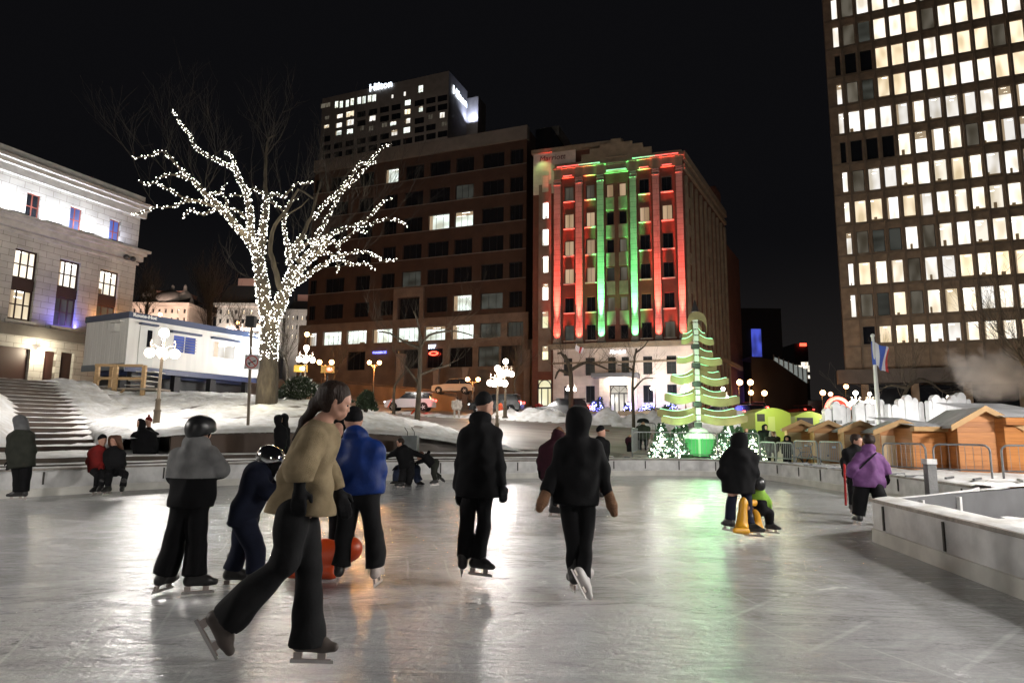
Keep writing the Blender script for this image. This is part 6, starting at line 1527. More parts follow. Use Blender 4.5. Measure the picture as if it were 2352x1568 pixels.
hexp = [(xo + rB * 1.03 * math.cos(math.pi * k / 3 + .2), SY + rB * 1.03 * math.sin(math.pi * k / 3 + .2)) for k in range(6)]
mb = MB(); mb.prism(hexp, kz(1450), kz(1292)); mb.build('green_box', M_green, root)
mb = MB()
for hp in hexp: mb.box(hp[0] - .035, hp[0] + .035, hp[1] - .035, hp[1] + .035, kz(1452), kz(1290))
mb.build('corner_strip', mat('pale_green_strip', (0.3, 0.6, 0.3), 0.5), root)
mb = MB(); up_ = [(xc + (p[0] - xo) * 0.36, SY + (p[1] - SY) * 0.36) for p in hexp]; lo_ = [(xo + (p[0] - xo) * 1.16, SY + (p[1] - SY) * 1.16) for p in hexp]
vs = [(x, y, kz(1292)) for x, y in lo_] + [(x, y, kz(1196)) for x, y in up_]
mb.add(vs, [(i, (i + 1) % 6, 6 + (i + 1) % 6, 6 + i) for i in range(6)] + [(6, 7, 8, 9, 10, 11), (5, 4, 3, 2, 1, 0)]); mb.build('pitched_lid', M_white, root)
mb = MB(); mb.prism([(xo + (p[0] - xo) * .85, SY + (p[1] - SY) * .85) for p in hexp], kz(1478), kz(1450)); mb.build('plinth', M_dark, root)
for zz, pw in ((1180, 42), (950, 38), (760, 32), (560, 26), (360, 18)):
 point('green_lamp', (xc - 0.3, SY - 0.75, kz(zz + 10)), pw, (0.48, 1.0, 0.46), 0.12, root);
point('green_lamp', (xo - 0.2, SY - 2.3, kz(1300)), 60, (0.40, 1.0, 0.45), 0.2, root)
point('green_lamp', (xo + 2.4, SY - 0.6, kz(1400)), 60, (0.45, 1.0, 0.5), 0.2, root)
# ================================================================ CROWD BARRIERS
def barrier(p0, p1, z, label, h=1.08, group='crowd control barriers', bars=None):
 p0 = Vector((p0[0], p0[1])); p1 = Vector((p1[0], p1[1])); d = p1 - p0; L = d.length
 rt = empty('crowd_barrier', (p0.x, p0.y, z), label, 'barrier', group, rz=math.atan2(d.y, d.x))
 mb = MB(); r_ = 0.12
 pts = [(0, 0, 0.05), (0, 0, h - r_)] + [(r_ - r_ * math.cos(a), 0, h - r_ + r_ * math.sin(a)) for a in (.5, 1.1, 1.571)] + [(L - r_ + r_ * math.sin(a), 0, h - r_ + r_ * math.cos(a)) for a in (0, .5, 1.1, 1.571)] + [(L, 0, 0.05)]
 mb.tube(pts, 0.021, 6); mb.tube([(0, 0, 0.2), (L, 0, 0.2)], 0.016, 6); mb.build('frame', M_steel, rt, loc=(0, 0, 0))
 n_ = int(L / 0.13); bm_ = MB()
 for i in range(1, n_): bm_.tube([(L * i / n_, 0, 0.2), (L * i / n_, 0, h)], 0.0055, 4, cap=False)
 o = bm_.build('bars', M_steel, rt, loc=(0, 0, 0)); o['kind'] = 'stuff'
 for x_ in (0.25, L - 0.25): mb = MB(); mb.bar((x_, -.3, .03), (x_, .3, .03), 0.04); mb.build('foot', M_steel, rt, loc=(0, 0, 0))
 return rt
zX = zc(1500, 1010, 4.9)
def zxp(x, y, Y): u, v = zX(x, y); return P(u, v, Y)
bz = 0.56
def bar2(xa, Ya, xb, Yb, lab, z=bz, h=1.08):
 a = zxp(xa, 700, Ya); b_ = zxp(xb, 700, Yb); return barrier((a.x, a.y), (b_.x, b_.y), z, lab, h)
bar2(400, 23.7, 920, 23.9, 'steel barrier left of the green box, in front of the lit firs', 0.5, 1.0)
bar2(950, 23.9, 1445, 24.0, 'steel barrier directly in front of the green box', 0.5, 1.0)
bar2(1450, 24.0, 1960, 23.6, 'steel barrier behind the black coated skater', 0.5, 1.0)
bar2(480, 28.5, 690, 28.0, 'steel barrier at the back left of the fir plot', 0.8, 1.1)
bar2(395, 23.8, 475, 28.4, 'steel barrier closing the left side of the fir plot', 0.55, 1.1)
z4 = zc(1850, 780, 3.313)
def z4p(x, y, Y): u, v = z4(x, y); return P(u, v, Y)
for i, (xa, ya, Ya, xb, yb, Yb, lb) in enumerate([(170, 1110, 23, 295, 1150, 21.5, 'short steel barrier right of the last lit fir'), (300, 1180, 21.4, 445, 1195, 20.2, 'steel barrier in front of the two onlookers'), (455, 1190, 20.1, 645, 1205, 18.4, 'steel barrier before the first wooden hut'), (665, 1215, 18.2, 850, 1230, 16.6, 'steel barrier before the second wooden hut'), (1190, 1245, 14.8, 1545, 1260, 13.6, 'steel barrier between the purple jacket and the grey post'), (1610, 1275, 13.6, 2085, 1310, 12.9, 'steel barrier right of the grey post'), (2180, 1315, 12.9, 2700, 1340, 12.4, 'steel barrier at the right edge of the picture')]):
 a = z4p(xa, ya, Ya); b_ = z4p(xb, yb, Yb); zt0 = (a.z + b_.z) / 2; zg0 = 0.57 if i > 1 else 0.5
 barrier((a.x, a.y), (b_.x, b_.y), zg0, lb, max(0.7, zt0 - zg0))
q = G(*z4(1590, 1515), 0.5); q2 = q
root = empty('grey_post', (q.x, q.y, 0.5), 'thick grey wooden post standing in the snow beside the far rink boards', 'post')
ht = P(*z4(1560, 1215), q.y).z
mb = MB(); mb.box(q.x - .07, q.x + .07, q.y - .06, q.y + .06, 0.5, ht - 0.08); mb.build('shaft', mat('grey_wood', (0.22, 0.22, 0.22), 0.8, noise=0.3, nscale=4, bump=0.2), root)
mb = MB(); mb.box(q.x - .08, q.x + .08, q.y - .07, q.y + .07, ht - 0.08, ht); mb.build('snow_cap', M_snow, root)
# ================================================================ WOODEN HUTS
def plankmat(name, c1, c2):
 m, n, b = newmat(name); tc = n.nodes.new('ShaderNodeTexCoord'); sp = n.nodes.new('ShaderNodeSeparateXYZ'); n.links.new(tc.outputs['Object'], sp.inputs[0])
 wv = n.nodes.new('ShaderNodeMath'); wv.operation = 'MULTIPLY'; wv.inputs[1].default_value = 1 / 0.14; n.links.new(sp.outputs[2], wv.inputs[0])
 fr = n.nodes.new('ShaderNodeMath'); fr.operation = 'FRACT'; n.links.new(wv.outputs[0], fr.inputs[0])
 fl = n.nodes.new('ShaderNodeMath'); fl.operation = 'FLOOR'; n.links.new(wv.outputs[0], fl.inputs[0])
 wn = n.nodes.new('ShaderNodeTexWhiteNoise'); wn.noise_dimensions = '1D'; n.links.new(fl.outputs[0], wn.inputs['W'])
 nz = n.nodes.new('ShaderNodeTexNoise'); nz.inputs['Scale'].default_value = 2.0; nz.inputs['Detail'].default_value = 6
 mp = n.nodes.new('ShaderNodeMapping'); mp.inputs['Scale'].default_value = (1, 1, 12); n.links.new(tc.outputs['Object'], mp.inputs[0]); n.links.new(mp.outputs[0], nz.inputs['Vector'])
 ad = n.nodes.new('ShaderNodeMath'); ad.operation = 'ADD'; n.links.new(nz.outputs[0], ad.inputs[0]); ml = n.nodes.new('ShaderNodeMath'); ml.operation = 'MULTIPLY'; ml.inputs[1].default_value = 0.5; n.links.new(wn.outputs[0], ml.inputs[0]); n.links.new(ml.outputs[0], ad.inputs[1])
 cr = n.nodes.new('ShaderNodeValToRGB'); cr.color_ramp.elements[0].position = 0.35; cr.color_ramp.elements[1].position = 0.95; cr.color_ramp.elements[0].color = (*c2, 1); cr.color_ramp.elements[1].color = (*c1, 1); n.links.new(ad.outputs[0], cr.inputs[0])
 n.links.new(cr.outputs[0], b.inputs['Base Color']); b.inputs['Roughness'].default_value = 0.55
 gt = n.nodes.new('ShaderNodeMath'); gt.operation = 'GREATER_THAN'; gt.inputs[1].default_value = 0.16; n.links.new(fr.outputs[0], gt.inputs[0])
 bp = n.nodes.new('ShaderNodeBump'); bp.inputs['Strength'].default_value = 1.0; bp.inputs['Distance'].default_value = 0.03; n.links.new(gt.outputs[0], bp.inputs['Height']); n.links.new(bp.outputs[0], b.inputs['Normal'])
 return m
M_hut = plankmat('varnished_larch', (0.46, 0.225, 0.07), (0.27, 0.12, 0.034)); M_hut2 = plankmat('orange_larch', (0.44, 0.175, 0.045), (0.25, 0.09, 0.022))
M_bargeb = mat('pale_barge_board', (0.45, 0.27, 0.11), 0.6, noise=0.2, nscale=3); M_roofsn = mat('snowy_roof', (0.72, 0.72, 0.74), 0.8, noise=0.3, nscale=2, bump=0.3)
def hut(xl_, xr_, y_apex, y_eave, Y, dirang, depth, label, m, door=True, zg_=0.1, xa=None, cat='hut', group='wooden market huts'):
 """gable front seen between crop columns xl_ and xr_"""
 a = z4p(xl_, y_eave, Y); b_ = z4p(xr_, y_eave, Y)
 W_ = (b_.x - a.x) / math.cos(dirang); ze = a.z; za = z4p((xl_ + xr_) / 2, y_apex, Y).z
 rt = empty('wooden_hut', (a.x, a.y, zg_), label, cat, group, rz=dirang); H_ = ze - zg_; Ha = za - zg_
 mb = MB(); wa = 0.14
 mb.add([(wa, 0, 0), (W_ - wa, 0, 0), (W_ - wa, 0, H_ + 0.05), (W_ / 2, 0, Ha - 0.06), (wa, 0, H_ + 0.05)], [(0, 1, 2, 3, 4)])
 mb.add([(W_ - wa, 0, 0), (W_ - wa, depth, 0), (W_ - wa, depth, H_ + 0.05), (W_ - wa, 0, H_ + 0.05)], [(0, 1, 2, 3)])
 mb.add([(wa, 0, 0), (wa, depth, 0), (wa, depth, H_ + 0.05), (wa, 0, H_ + 0.05)], [(3, 2, 1, 0)])
 mb.add([(wa, depth, 0), (W_ - wa, depth, 0), (W_ - wa, depth, H_ + 0.05), (W_ / 2, depth, Ha - 0.06), (wa, depth, H_ + 0.05)], [(4, 3, 2, 1, 0)])
 mb.build('wall', m, rt, loc=(0, 0, 0))
 mb = MB(); y0, y1 = -0.22, depth + 0.1
 mb.add([(-.05, y0, H_), (W_ / 2, y0, Ha), (W_ / 2, y1, Ha), (-.05, y1, H_), (-.05, y0, H_ - .05), (W_ / 2, y0, Ha - .05), (W_ / 2, y1, Ha - .05), (-.05, y1, H_ - .05)], [(0, 1, 2, 3), (7, 6, 5, 4)])
 mb.add([(W_ / 2, y0, Ha), (W_ + .05, y0, H_), (W_ + .05, y1, H_), (W_ / 2, y1, Ha), (W_ / 2, y0, Ha - .05), (W_ + .05, y0, H_ - .05), (W_ + .05, y1, H_ - .05), (W_ / 2, y1, Ha - .05)], [(0, 1, 2, 3), (7, 6, 5, 4)])
 mb.build('roof', M_roofsn, rt, loc=(0, 0, 0))
 for s_ in (0, 1):
  mb = MB(); x0_ = -.06 if s_ == 0 else W_ + .06
  mb.bar((x0_, y0 - .02, H_ - .06), (W_ / 2, y0 - .02, Ha - .05), 0.13, 0.04) if False else mb.add([(x0_, y0 - .03, H_ - .12), (W_ / 2, y0 - .03, Ha - .13), (W_ / 2, y0 - .03, Ha + .02), (x0_, y0 - .03, H_ + .03), (x0_, y0, H_ - .12), (W_ / 2, y0, Ha - .13), (W_ / 2, y0, Ha + .02), (x0_, y0, H_ + .03)], [(0, 1, 2, 3), (7, 6, 5, 4), (0, 4, 5, 1), (3, 2, 6, 7)])
  mb.build('barge_board', M_bargeb, rt, loc=(0, 0, 0))
 if door:
  mb = MB(); dw = min(0.62, W_ * .38); mb.box(wa + 0.03, wa + dw, -.03, -.002, 0.02, H_ - .12); d_ = mb.build('door', mat('pale_ply_door', (0.42, 0.30, 0.17), 0.6), rt, loc=(0, 0, 0))
  mb = MB(); mb.box(wa + dw - .08, wa + dw - .02, -.07, -.032, H_ * .45, H_ * .48); mb.build('handle', M_iron, d_, loc=(0, 0, 0))
  mb = MB(); mb.box(wa + dw + .08, wa + dw + .2, -.02, -.002, H_ * .62, H_ * .66); mb.build('number_plate', M_white, rt, loc=(0, 0, 0))
 return rt
da = -0.35
hut(358, 612, 895, 968, 24.5, da, 2.0, 'smallest wooden hut, leftmost of the row, with a pale door', M_hut, zg_=0.0)
hut(575, 838, 898, 972, 22.6, da, 2.0, 'second wooden hut from the left in the row', M_hut, zg_=0.0)
hut(818, 1105, 900, 980, 20.8, da, 2.0, 'third wooden hut, half hidden by the purple jacket', M_hut, zg_=0.0)
hut(1110, 1470, 893, 985, 18.6, da, 2.0, 'fourth wooden hut, right of the purple jacket', M_hut2, zg_=0.0)
hut(1745, 2190, 785, 945, 16.8, -0.30, 2.6, 'largest wooden hut with the tallest gable, at the right edge', M_hut2, zg_=0.0, door=False)
a = z4p(1420, 960, 17.6); b_ = z4p(1800, 965, 17.2);
root = empty('wooden_shed', (a.x, a.y, 0.0), 'low flat fronted wooden shed between the fourth and the largest hut', 'shed', 'wooden market huts')
mb = MB(); mb.box(a.x, b_.x, a.y, a.y + 2.0, 0.0, a.z); mb.build('wall', M_hut2, root)
mb = MB(); mb.box(a.x - .05, b_.x, a.y - .2, a.y - .02, a.z - .08, a.z + .04); mb.build('fascia', M_bargeb, root)
mb = MB(); mb.add([(a.x, a.y - .2, a.z + .045), (b_.x, a.y - .2, a.z + .045), (b_.x, a.y + 2.2, a.z + .35), (a.x, a.y + 2.2, a.z + .35)], [(0, 1, 2, 3)]); mb.build('roof', M_roofsn, root)
a = z4p(2180, 880, 16.2); b_ = z4p(2900, 880, 15.8)
root = empty('wooden_shed', (a.x, a.y, 0.0), 'tall orange wooden shed cut off by the right edge of the picture', 'shed', 'wooden market huts')
mb = MB(); mb.box(a.x, b_.x, a.y, a.y + 2.4, 0.0, a.z); mb.build('wall', M_hut2, root)
mb = MB(); mb.box(a.x - .05, b_.x, a.y - .15, a.y - .02, a.z - .16, a.z + .02); mb.build('fascia', M_hut2, root)
mb = MB(); mb.add([(a.x - .1, a.y - .2, a.z + .03), (b_.x, a.y - .2, a.z + .03), (b_.x, a.y + 2.4, a.z + .5), (a.x - .1, a.y + 2.4, a.z + .5)], [(0, 1, 2, 3)]); mb.build('roof', M_roofsn, root)
M_icew = mat('opaque_ice_block', (0.82, 0.82, 0.84), 0.45, noise=0.2, nscale=2, bump=0.5, bscale=3)
def palisade(items, Y, label, base_y):
 a = z4p(items[0][0], base_y, Y); rt = empty('ice_palisade', (a.x, a.y, 1.2), label, 'ice wall', 'carved ice walls behind the huts')
 for x0_, x1_, yt in items:
  p0 = z4p(x0_, base_y, Y); p1 = z4p(x1_, base_y, Y); zt1 = z4p(x0_, yt, Y).z; zb1 = p0.z - 1.2
  w_ = p1.x - p0.x; mb = MB()
  prof = [(0, zb1), (w_, zb1), (w_, zt1 - w_ * .45), (w_ * .78, zt1 - w_ * .12), (w_ * .5, zt1), (w_ * .25, zt1 - w_ * .10), (0, zt1 - w_ * .45)]
  yy = Y + rnd.uniform(-.05, .05)
  vs = [(p0.x + x, yy, z) for x, z in prof] + [(p0.x + x, yy + .3, z) for x, z in prof]; n_ = len(prof)
  mb.add(vs, [tuple(range(n_)), tuple(range(2 * n_ - 1, n_ - 1, -1))] + [(i, n_ + i, n_ + (i + 1) % n_, (i + 1) % n_) for i in range(n_)])
  mb.build('ice_slab', M_icew, rt)
palisade([(708, 765, 790), (770, 835, 735), (838, 885, 760), (888, 925, 780)], 30, 'ice wall in front of the red dome, leftmost of four', 885)
palisade([(958, 985, 760), (988, 1040, 735), (1045, 1110, 745), (1112, 1150, 760), (1152, 1200, 722)], 29.5, 'second ice wall from the left, under the flagpole', 885)
palisade([(1236, 1262, 760), (1264, 1318, 762), (1322, 1375, 715), (1378, 1440, 683), (1443, 1490, 708), (1492, 1528, 740)], 29, 'third ice wall, with the rounded peak', 885)
palisade([(1575, 1600, 730), (1602, 1672, 683), (1675, 1720, 710), (1722, 1765, 722), (1768, 1815, 685), (1818, 1890, 663), (1893, 1925, 720)], 28.5, 'fourth ice wall, highest, nearest the big hut', 885)
mb = MB(); a = z4p(700, 900, 31); b_ = z4p(1930, 900, 29.4); mb.box(a.x, b_.x, 30.2, 31.5, 0.3, a.z + .1); o = mb.build('ice_ledge', M_icew); tag(o, 'long pale ice ledge running behind the carved ice walls', 'ice ledge')
for x_ in (810, 1080, 1380, 1740):  # floodlights added so the ice walls read white
 q = z4p(x_, 880, 27.6); mb = MB(); mb.cbox((q.x, 27.6, q.z - .15), .25, .2, .15); o = mb.build('added_floodlight', M_iron); tag(o, {810: 'leftmost', 1080: 'second', 1380: 'third', 1740: 'rightmost'}[x_] + ' small added floodlight whitening the ice walls', 'floodlight', 'added floodlights of the ice walls'); point('flood_lamp', (q.x, 27.3, q.z + .15), 75, (1, .97, .92), .15, o)
c_ = z4p(810, 790, 33); r_ = z4p(905, 790, 33).x - c_.x
root = empty('red_dome', (c_.x, 33, c_.z - 1.5), 'round red lit dome ring behind the leftmost ice wall', 'dome')
mb = MB(); mb.tube([(c_.x + r_ * math.cos(math.pi * k / 20), 33, c_.z - .1 + r_ * math.sin(math.pi * k / 20)) for k in range(21)], 0.09, 8); mb.build('ring', emis('red_neon_tube', (1, 0.10, 0.06), 3.5), root)
mb = MB(); mb.prism([(r_ * .95 * math.cos(math.pi * k / 16), r_ * .95 * math.sin(math.pi * k / 16)) for k in range(17)], 0, 0.2, Matrix.Translation((c_.x, 33.3, c_.z - .1)) @ Matrix.Rotation(R(90), 4, 'X')); mb.build('disc', mat('red_cloth', (0.5, 0.05, 0.04), 0.6), root)
mb = MB(); mb.box(c_.x - r_, c_.x + r_, 33, 33.4, c_.z - 2, c_.z - .1); mb.build('stand', M_white, root)
point('dome_lamp', (c_.x + .5, 32.3, c_.z), 60, (1, 0.5, 0.3), 0.2, root)
M_lime = mat('lime_panel', (0.32, 0.42, 0.06), 0.5)
for (xa, xb, yt, yb, Y, lb) in ((122, 425, 790, 1000, 34, 'lime green kiosk with a dark window behind the last lit fir'), (455, 705, 820, 960, 37, 'low lime green canopy behind the first wooden hut')):
 a = z4p(xa, yt, Y); b_ = z4p(xb, yb, Y); rt = empty('lime_kiosk', (a.x, Y, b_.z - .6), lb, 'kiosk', 'lime green kiosks')
 n_ = 8; W_ = b_.x - a.x; prof = [(0, -.9)] + [(W_ * k / n_, (a.z - b_.z) - .28 + .28 * math.sin(math.pi * k / n_)) for k in range(n_ + 1)] + [(W_, -.9)]
 vs = [(a.x + x, Y, b_.z + z) for x, z in prof] + [(a.x + x, Y + 2.2, b_.z + z) for x, z in prof]; L_ = len(prof)
 mb = MB(); mb.add(vs, [tuple(range(L_ - 1, -1, -1)), tuple(range(L_, 2 * L_))] + [(i, (i + 1) % L_, L_ + (i + 1) % L_, L_ + i) for i in range(L_)]); mb.build('shell', M_lime, rt)
 mb = MB(); hz = a.z - b_.z
 if xa < 200: mb.box(a.x + .1, a.x + W_ * .27, Y - .02, Y - .002, b_.z + hz * .45, b_.z + hz * .75); mb.build('window', M_dark, rt); mb = MB(); mb.box(a.x + W_ * .36, a.x + W_ * .55, Y - .02, Y - .002, b_.z - .5, b_.z + hz * .65); mb.build('door', mat('pale_lime', (0.42, 0.5, 0.16), .5), rt)
 else: mb.box(a.x + .1, a.x + W_ * .6, Y - .02, Y - .002, b_.z - .6, b_.z + hz * .62); mb.build('opening', M_dark, rt)
point('kiosk_lamp', z4p(300, 760, 32.5), 130, (0.95, 1.0, 0.6), .2, rt)
q = z4p(1140, 720, 27); t_ = z4p(1098, 195, 27)
root = empty('flagpole', (q.x, q.y, q.z - 1.5), 'leaning pale flagpole with a limp blue white and red flag', 'flagpole')
mb = MB(); mb.tube([(q.x, q.y, q.z - 1.5), (t_.x, q.y, t_.z)], [0.10, 0.055], 10); mb.sphere((t_.x, q.y, t_.z), .09, 8, 6); mb.build('pole', M_white, root)
def flagmesh(name, p, w_, h_, cols, rt, droop=0.6, seed=1):
 r2 = random.Random(seed); nx, nz = 10, 8; mb = MB(); vs = []
 for i in range(nx + 1):
  for j in range(nz + 1):
   s_ = i / nx; t = j / nz; vs.append((p[0] + w_ * s_ * (1 - .25 * t) , p[1] + 0.13 * math.sin(s_ * 7 + t * 3) * (s_ + .2), p[2] - h_ * t - droop * s_ ** 1.4 * h_ + 0.05 * math.sin(s_ * 9)))
 mb.v = vs
 for i in range(nx):
  k = cols[min(len(cols) - 1, int(i / nx * len(cols)))]
  mb.mat(k)
  for j in range(nz):
   a = i * (nz + 1) + j; mb.f.append([a, a + nz + 1, a + nz + 2, a + 1]); mb.m.append(mb.cur)
 return mb.build(name, None, rt, smooth=True)
M_fb = mat('flag_blue', (0.06, 0.12, 0.5), .7); M_fw = mat('flag_white', (0.7, 0.7, 0.75), .7); M_fr = mat('flag_red', (0.5, 0.04, 0.04), .7)
flagmesh('flag', (z4p(1080, 240, 27).x, q.y - .05, z4p(1080, 245, 27).z), 0.8, 1.0, [M_fb, M_fw, M_fb, M_fb, M_fw, M_fr], root, .35)
for (x, y0_, y1_, lb) in ((480, 80, 190, 'furled pale flag on the left of the hotel cornice'), (1640, 45, 290, 'white and red flag hanging from the hotel front')):
 a = P(*zL(x, y0_), 71.5); b_ = P(*zL(x, y1_), 71.5)
 rt = empty('hotel_flag', (a.x, a.y, a.z), lb, 'flag', 'flags on the hotel'); mb = MB(); mb.tube([(a.x - .1, a.y + 1, a.z - .4), (a.x, a.y, a.z + .2)], .05, 6); mb.build('staff', M_white, rt)
 flagmesh('cloth', (a.x - .1, a.y, a.z), .9, (a.z - b_.z) * .75, [M_fw, M_fw, M_fr, M_fw], rt, .5, 3)
# ================================================================ PEOPLE
def _smin(a, b, k):
 h = np.clip(0.5 + 0.5 * (b - a) / k, 0, 1); return b + (a - b) * h - k * h * (1 - h)
def sdf_eval(X, Y_, Z, prims, k):
 D = None
 for pr in prims:
  a, b, ra, rb = pr[:4]; fy = pr[4] if len(pr) > 4 else 1.0
  ax, ay, az = a; bx_, by, bz_ = b
  dx, dy, dz = bx_ - ax, (by - ay) / fy, bz_ - az
  L2 = dx * dx + dy * dy + dz * dz + 1e-12
  px_, py_, pz_ = X - ax, (Y_ - ay) / fy, Z - az
  t = np.clip((px_ * dx + py_ * dy + pz_ * dz) / L2, 0, 1)
  d = np.sqrt((px_ - t * dx) ** 2 + (py_ - t * dy) ** 2 + (pz_ - t * dz) ** 2) - (ra + (rb - ra) * t)
  D = d if D is None else _smin(D, d, k)
 return D
def sdf_mesh(groups, res=0.016, k=0.03, wr=0.0, wf=1.0, seed=0):
 """groups: list of (prims, cuts); cuts: (point, normal) removes what lies beyond the plane"""
 if isinstance(groups, tuple): groups = [groups]
 lo = np.full(3, 1e9); hi = np.full(3, -1e9)
 for prims, cuts in groups:
  for pr in prims:
   for q, r_ in ((pr[0], pr[2]), (pr[1], pr[3])):
    q = np.array(q[:]); lo = np.minimum(lo, q - r_ - res * 2 - wr); hi = np.maximum(hi, q + r_ + res * 2 + wr)
 n = np.maximum(((hi - lo) / res).astype(int) + 2, 4)
 xs_, ys_, zs_ = [lo[i] + np.arange(n[i]) * res for i in range(3)]
 X, Y_, Z = np.meshgrid(xs_, ys_, zs_, indexing='ij')
 X = X.astype(np.float32); Y_ = Y_.astype(np.float32); Z = Z.astype(np.float32)
 D = None
 if wr > 0:
  rs = np.random.RandomState(seed); W_ = 0
  for o in range(4):
   ph = rs.rand(6) * 6.28; f = (9 + o * 8) * wf
   dv = rs.randn(3); dv[2] += 1.6 * np.sign(dv[2]); dv /= np.linalg.norm(dv)
   W_ = W_ + np.sin((X * dv[0] + Y_ * dv[1] + Z * dv[2]) * f + 1.8 * np.sin(X * f * .6 + ph[0]) + 1.5 * np.sin(Z * f * .35 + ph[1]) + ph[2]) / (1 + o * .7)
  W_ = W_ * wr
 for prims, cuts in groups:
  d = sdf_eval(X, Y_, Z, prims, k)
  if wr > 0: d = d + W_
  for c in cuts:
   p, nn = c[0], Vector(c[1]).normalized()
   pl = (X - p[0]) * nn[0] + (Y_ - p[1]) * nn[1] + (Z - p[2]) * nn[2]
   d = np.maximum(d, pl)
  D = d if D is None else np.minimum(D, d)
 s = D < 0
 cnt = np.zeros(tuple(n - 1), np.float32); acc = np.zeros((3,) + tuple(n - 1), np.float32)
 co = (X, Y_, Z)
 edges = []
 for ax in range(3):
  sl0 = [slice(None)] * 3; sl1 = [slice(None)] * 3; sl0[ax] = slice(0, -1); sl1[ax] = slice(1, None)
  d0 = D[tuple(sl0)]; d1 = D[tuple(sl1)]; cr = s[tuple(sl0)] != s[tuple(sl1)]
  t = np.where(cr, d0 / (d0 - d1 + 1e-12), 0)
  pts = [co[i][tuple(sl0)] + (t * res if i == ax else 0) for i in range(3)]
  o1, o2 = [i for i in range(3) if i != ax]
  for da in (0, 1):
   for db in (0, 1):
    sl = [slice(None)] * 3; sl[o1] = slice(da, n[o1] - 1 + da); sl[o2] = slice(db, n[o2] - 1 + db); sl = tuple(sl)
    c_ = cr[sl]; cnt += c_
    for i in range(3): acc[i] += np.where(c_, pts[i][sl], 0)
  edges.append((ax, cr, s[tuple(sl0)]))
 m_ = cnt > 0; idx = np.full(cnt.shape, -1, np.int64); idx[m_] = np.arange(m_.sum())
 V = np.stack([acc[i][m_] / cnt[m_] for i in range(3)], 1)
 Fs = []
 for ax, cr, s0 in edges:
  o1, o2 = [(1, 2), (2, 0), (0, 1)][ax]
  ii = np.argwhere(cr)
  ii = ii[(ii[:, o1] > 0) & (ii[:, o2] > 0) & (ii[:, o1] < n[o1] - 1) & (ii[:, o2] < n[o2] - 1)]
  if not len(ii): continue
  def g(a, b):
   q = ii.copy(); q[:, o1] -= a; q[:, o2] -= b; return idx[q[:, 0], q[:, 1], q[:, 2]]
  quad = np.stack([g(1, 1), g(0, 1), g(0, 0), g(1, 0)], 1)
  fl = ~s0[ii[:, 0], ii[:, 1], ii[:, 2]]; quad[fl] = quad[fl][:, ::-1]
  Fs.append(quad)
 return V, np.concatenate(Fs) if Fs else np.zeros((0, 4), int)
def sdf_obj(name, groups, m, parent=None, res=0.016, k=0.03, wr=0.0, wf=1.0, seed=0, mats=None, split=None):
 V, Fc = sdf_mesh(groups, res, k, wr, wf, seed)
 me = bpy.data.meshes.new(name); me.from_pydata(V.tolist(), [], Fc.tolist())
 for q in (mats or [m]): me.materials.append(q)
 if split is not None and len(Fc):
  c = V[Fc].mean(1); me.polygons.foreach_set('material_index', split(c).astype(int).tolist())
 me.polygons.foreach_set('use_smooth', [True] * len(me.polygons)); me.update()
 return link(name, me, parent)
def cloth(name, col, rough=0.85, sheen=0.0, b=0.06, sc=60, c2=None):
 return mat(name, col, rough, spec=.18, noise=0.3, nscale=9, bump=b, bscale=sc, col2=c2)
M_skin = mat('skin', (0.50, 0.27, 0.19), 0.5, noise=0.12, nscale=12)
M_blk = cloth('black_fabric', (0.0055, 0.0055, 0.0065)); M_blk2 = cloth('charcoal_fabric', (0.010, 0.010, 0.011)); M_nvy = cloth('navy_fabric', (0.012, 0.015, 0.032))
M_blue = cloth('royal_blue_shell', (0.008, 0.03, 0.16), 0.5, b=0.15, sc=12); M_tan = cloth('tan_wool', (0.30, 0.235, 0.145), 0.95, b=0.35, sc=280, c2=(0.19, 0.145, 0.085))
M_gry = cloth('light_grey_shell', (0.20, 0.20, 0.20), 0.8); M_gry2 = cloth('mid_grey_fleece', (0.13, 0.13, 0.135), 0.9); M_olv = cloth('dark_olive', (0.03, 0.032, 0.025))
M_pur = cloth('purple_shell', (0.16, 0.065, 0.19), 0.7, b=0.15, sc=14); M_red = cloth('red_shell', (0.18, 0.012, 0.010), 0.7); M_burg = cloth('burgundy_shell', (0.03, 0.006, 0.012), 0.8)
M_lim = cloth('lime_shell', (0.28, 0.50, 0.06), 0.6); M_brn = cloth('brown_wool', (0.22, 0.12, 0.07), 0.95, b=0.5, sc=90); M_crm = cloth('cream_coat', (0.45, 0.40, 0.35), 0.8)
M_dblu = cloth('slate_blue_trousers', (0.03, 0.04, 0.075)); M_hair = mat('dark_brown_hair', (0.020, 0.009, 0.005), 0.6, bump=0.4, bscale=90, stretch=(1, .6, .3), spec=.3); M_hairb = mat('chestnut_hair', (0.08, 0.03, 0.012), 0.5, bump=0.4, bscale=60)
M_chrome = mat('silver_helmet', (0.75, 0.75, 0.75), 0.12, 1.0); M_hel = mat('matt_black_helmet', (0.012, 0.012, 0.013), 0.35)
M_boot = mat('black_boot', (0.014, 0.013, 0.013), 0.4); M_bootb = mat('brown_grey_boot', (0.06, 0.045, 0.038), 0.5); M_bootw = mat('white_boot', (0.45, 0.43, 0.42), 0.5)
M_blade = mat('skate_steel', (0.55, 0.53, 0.52), 0.3, 0.7); M_hold = mat('pale_blade_holder', (0.42, 0.36, 0.33), 0.5)
V3 = Vector
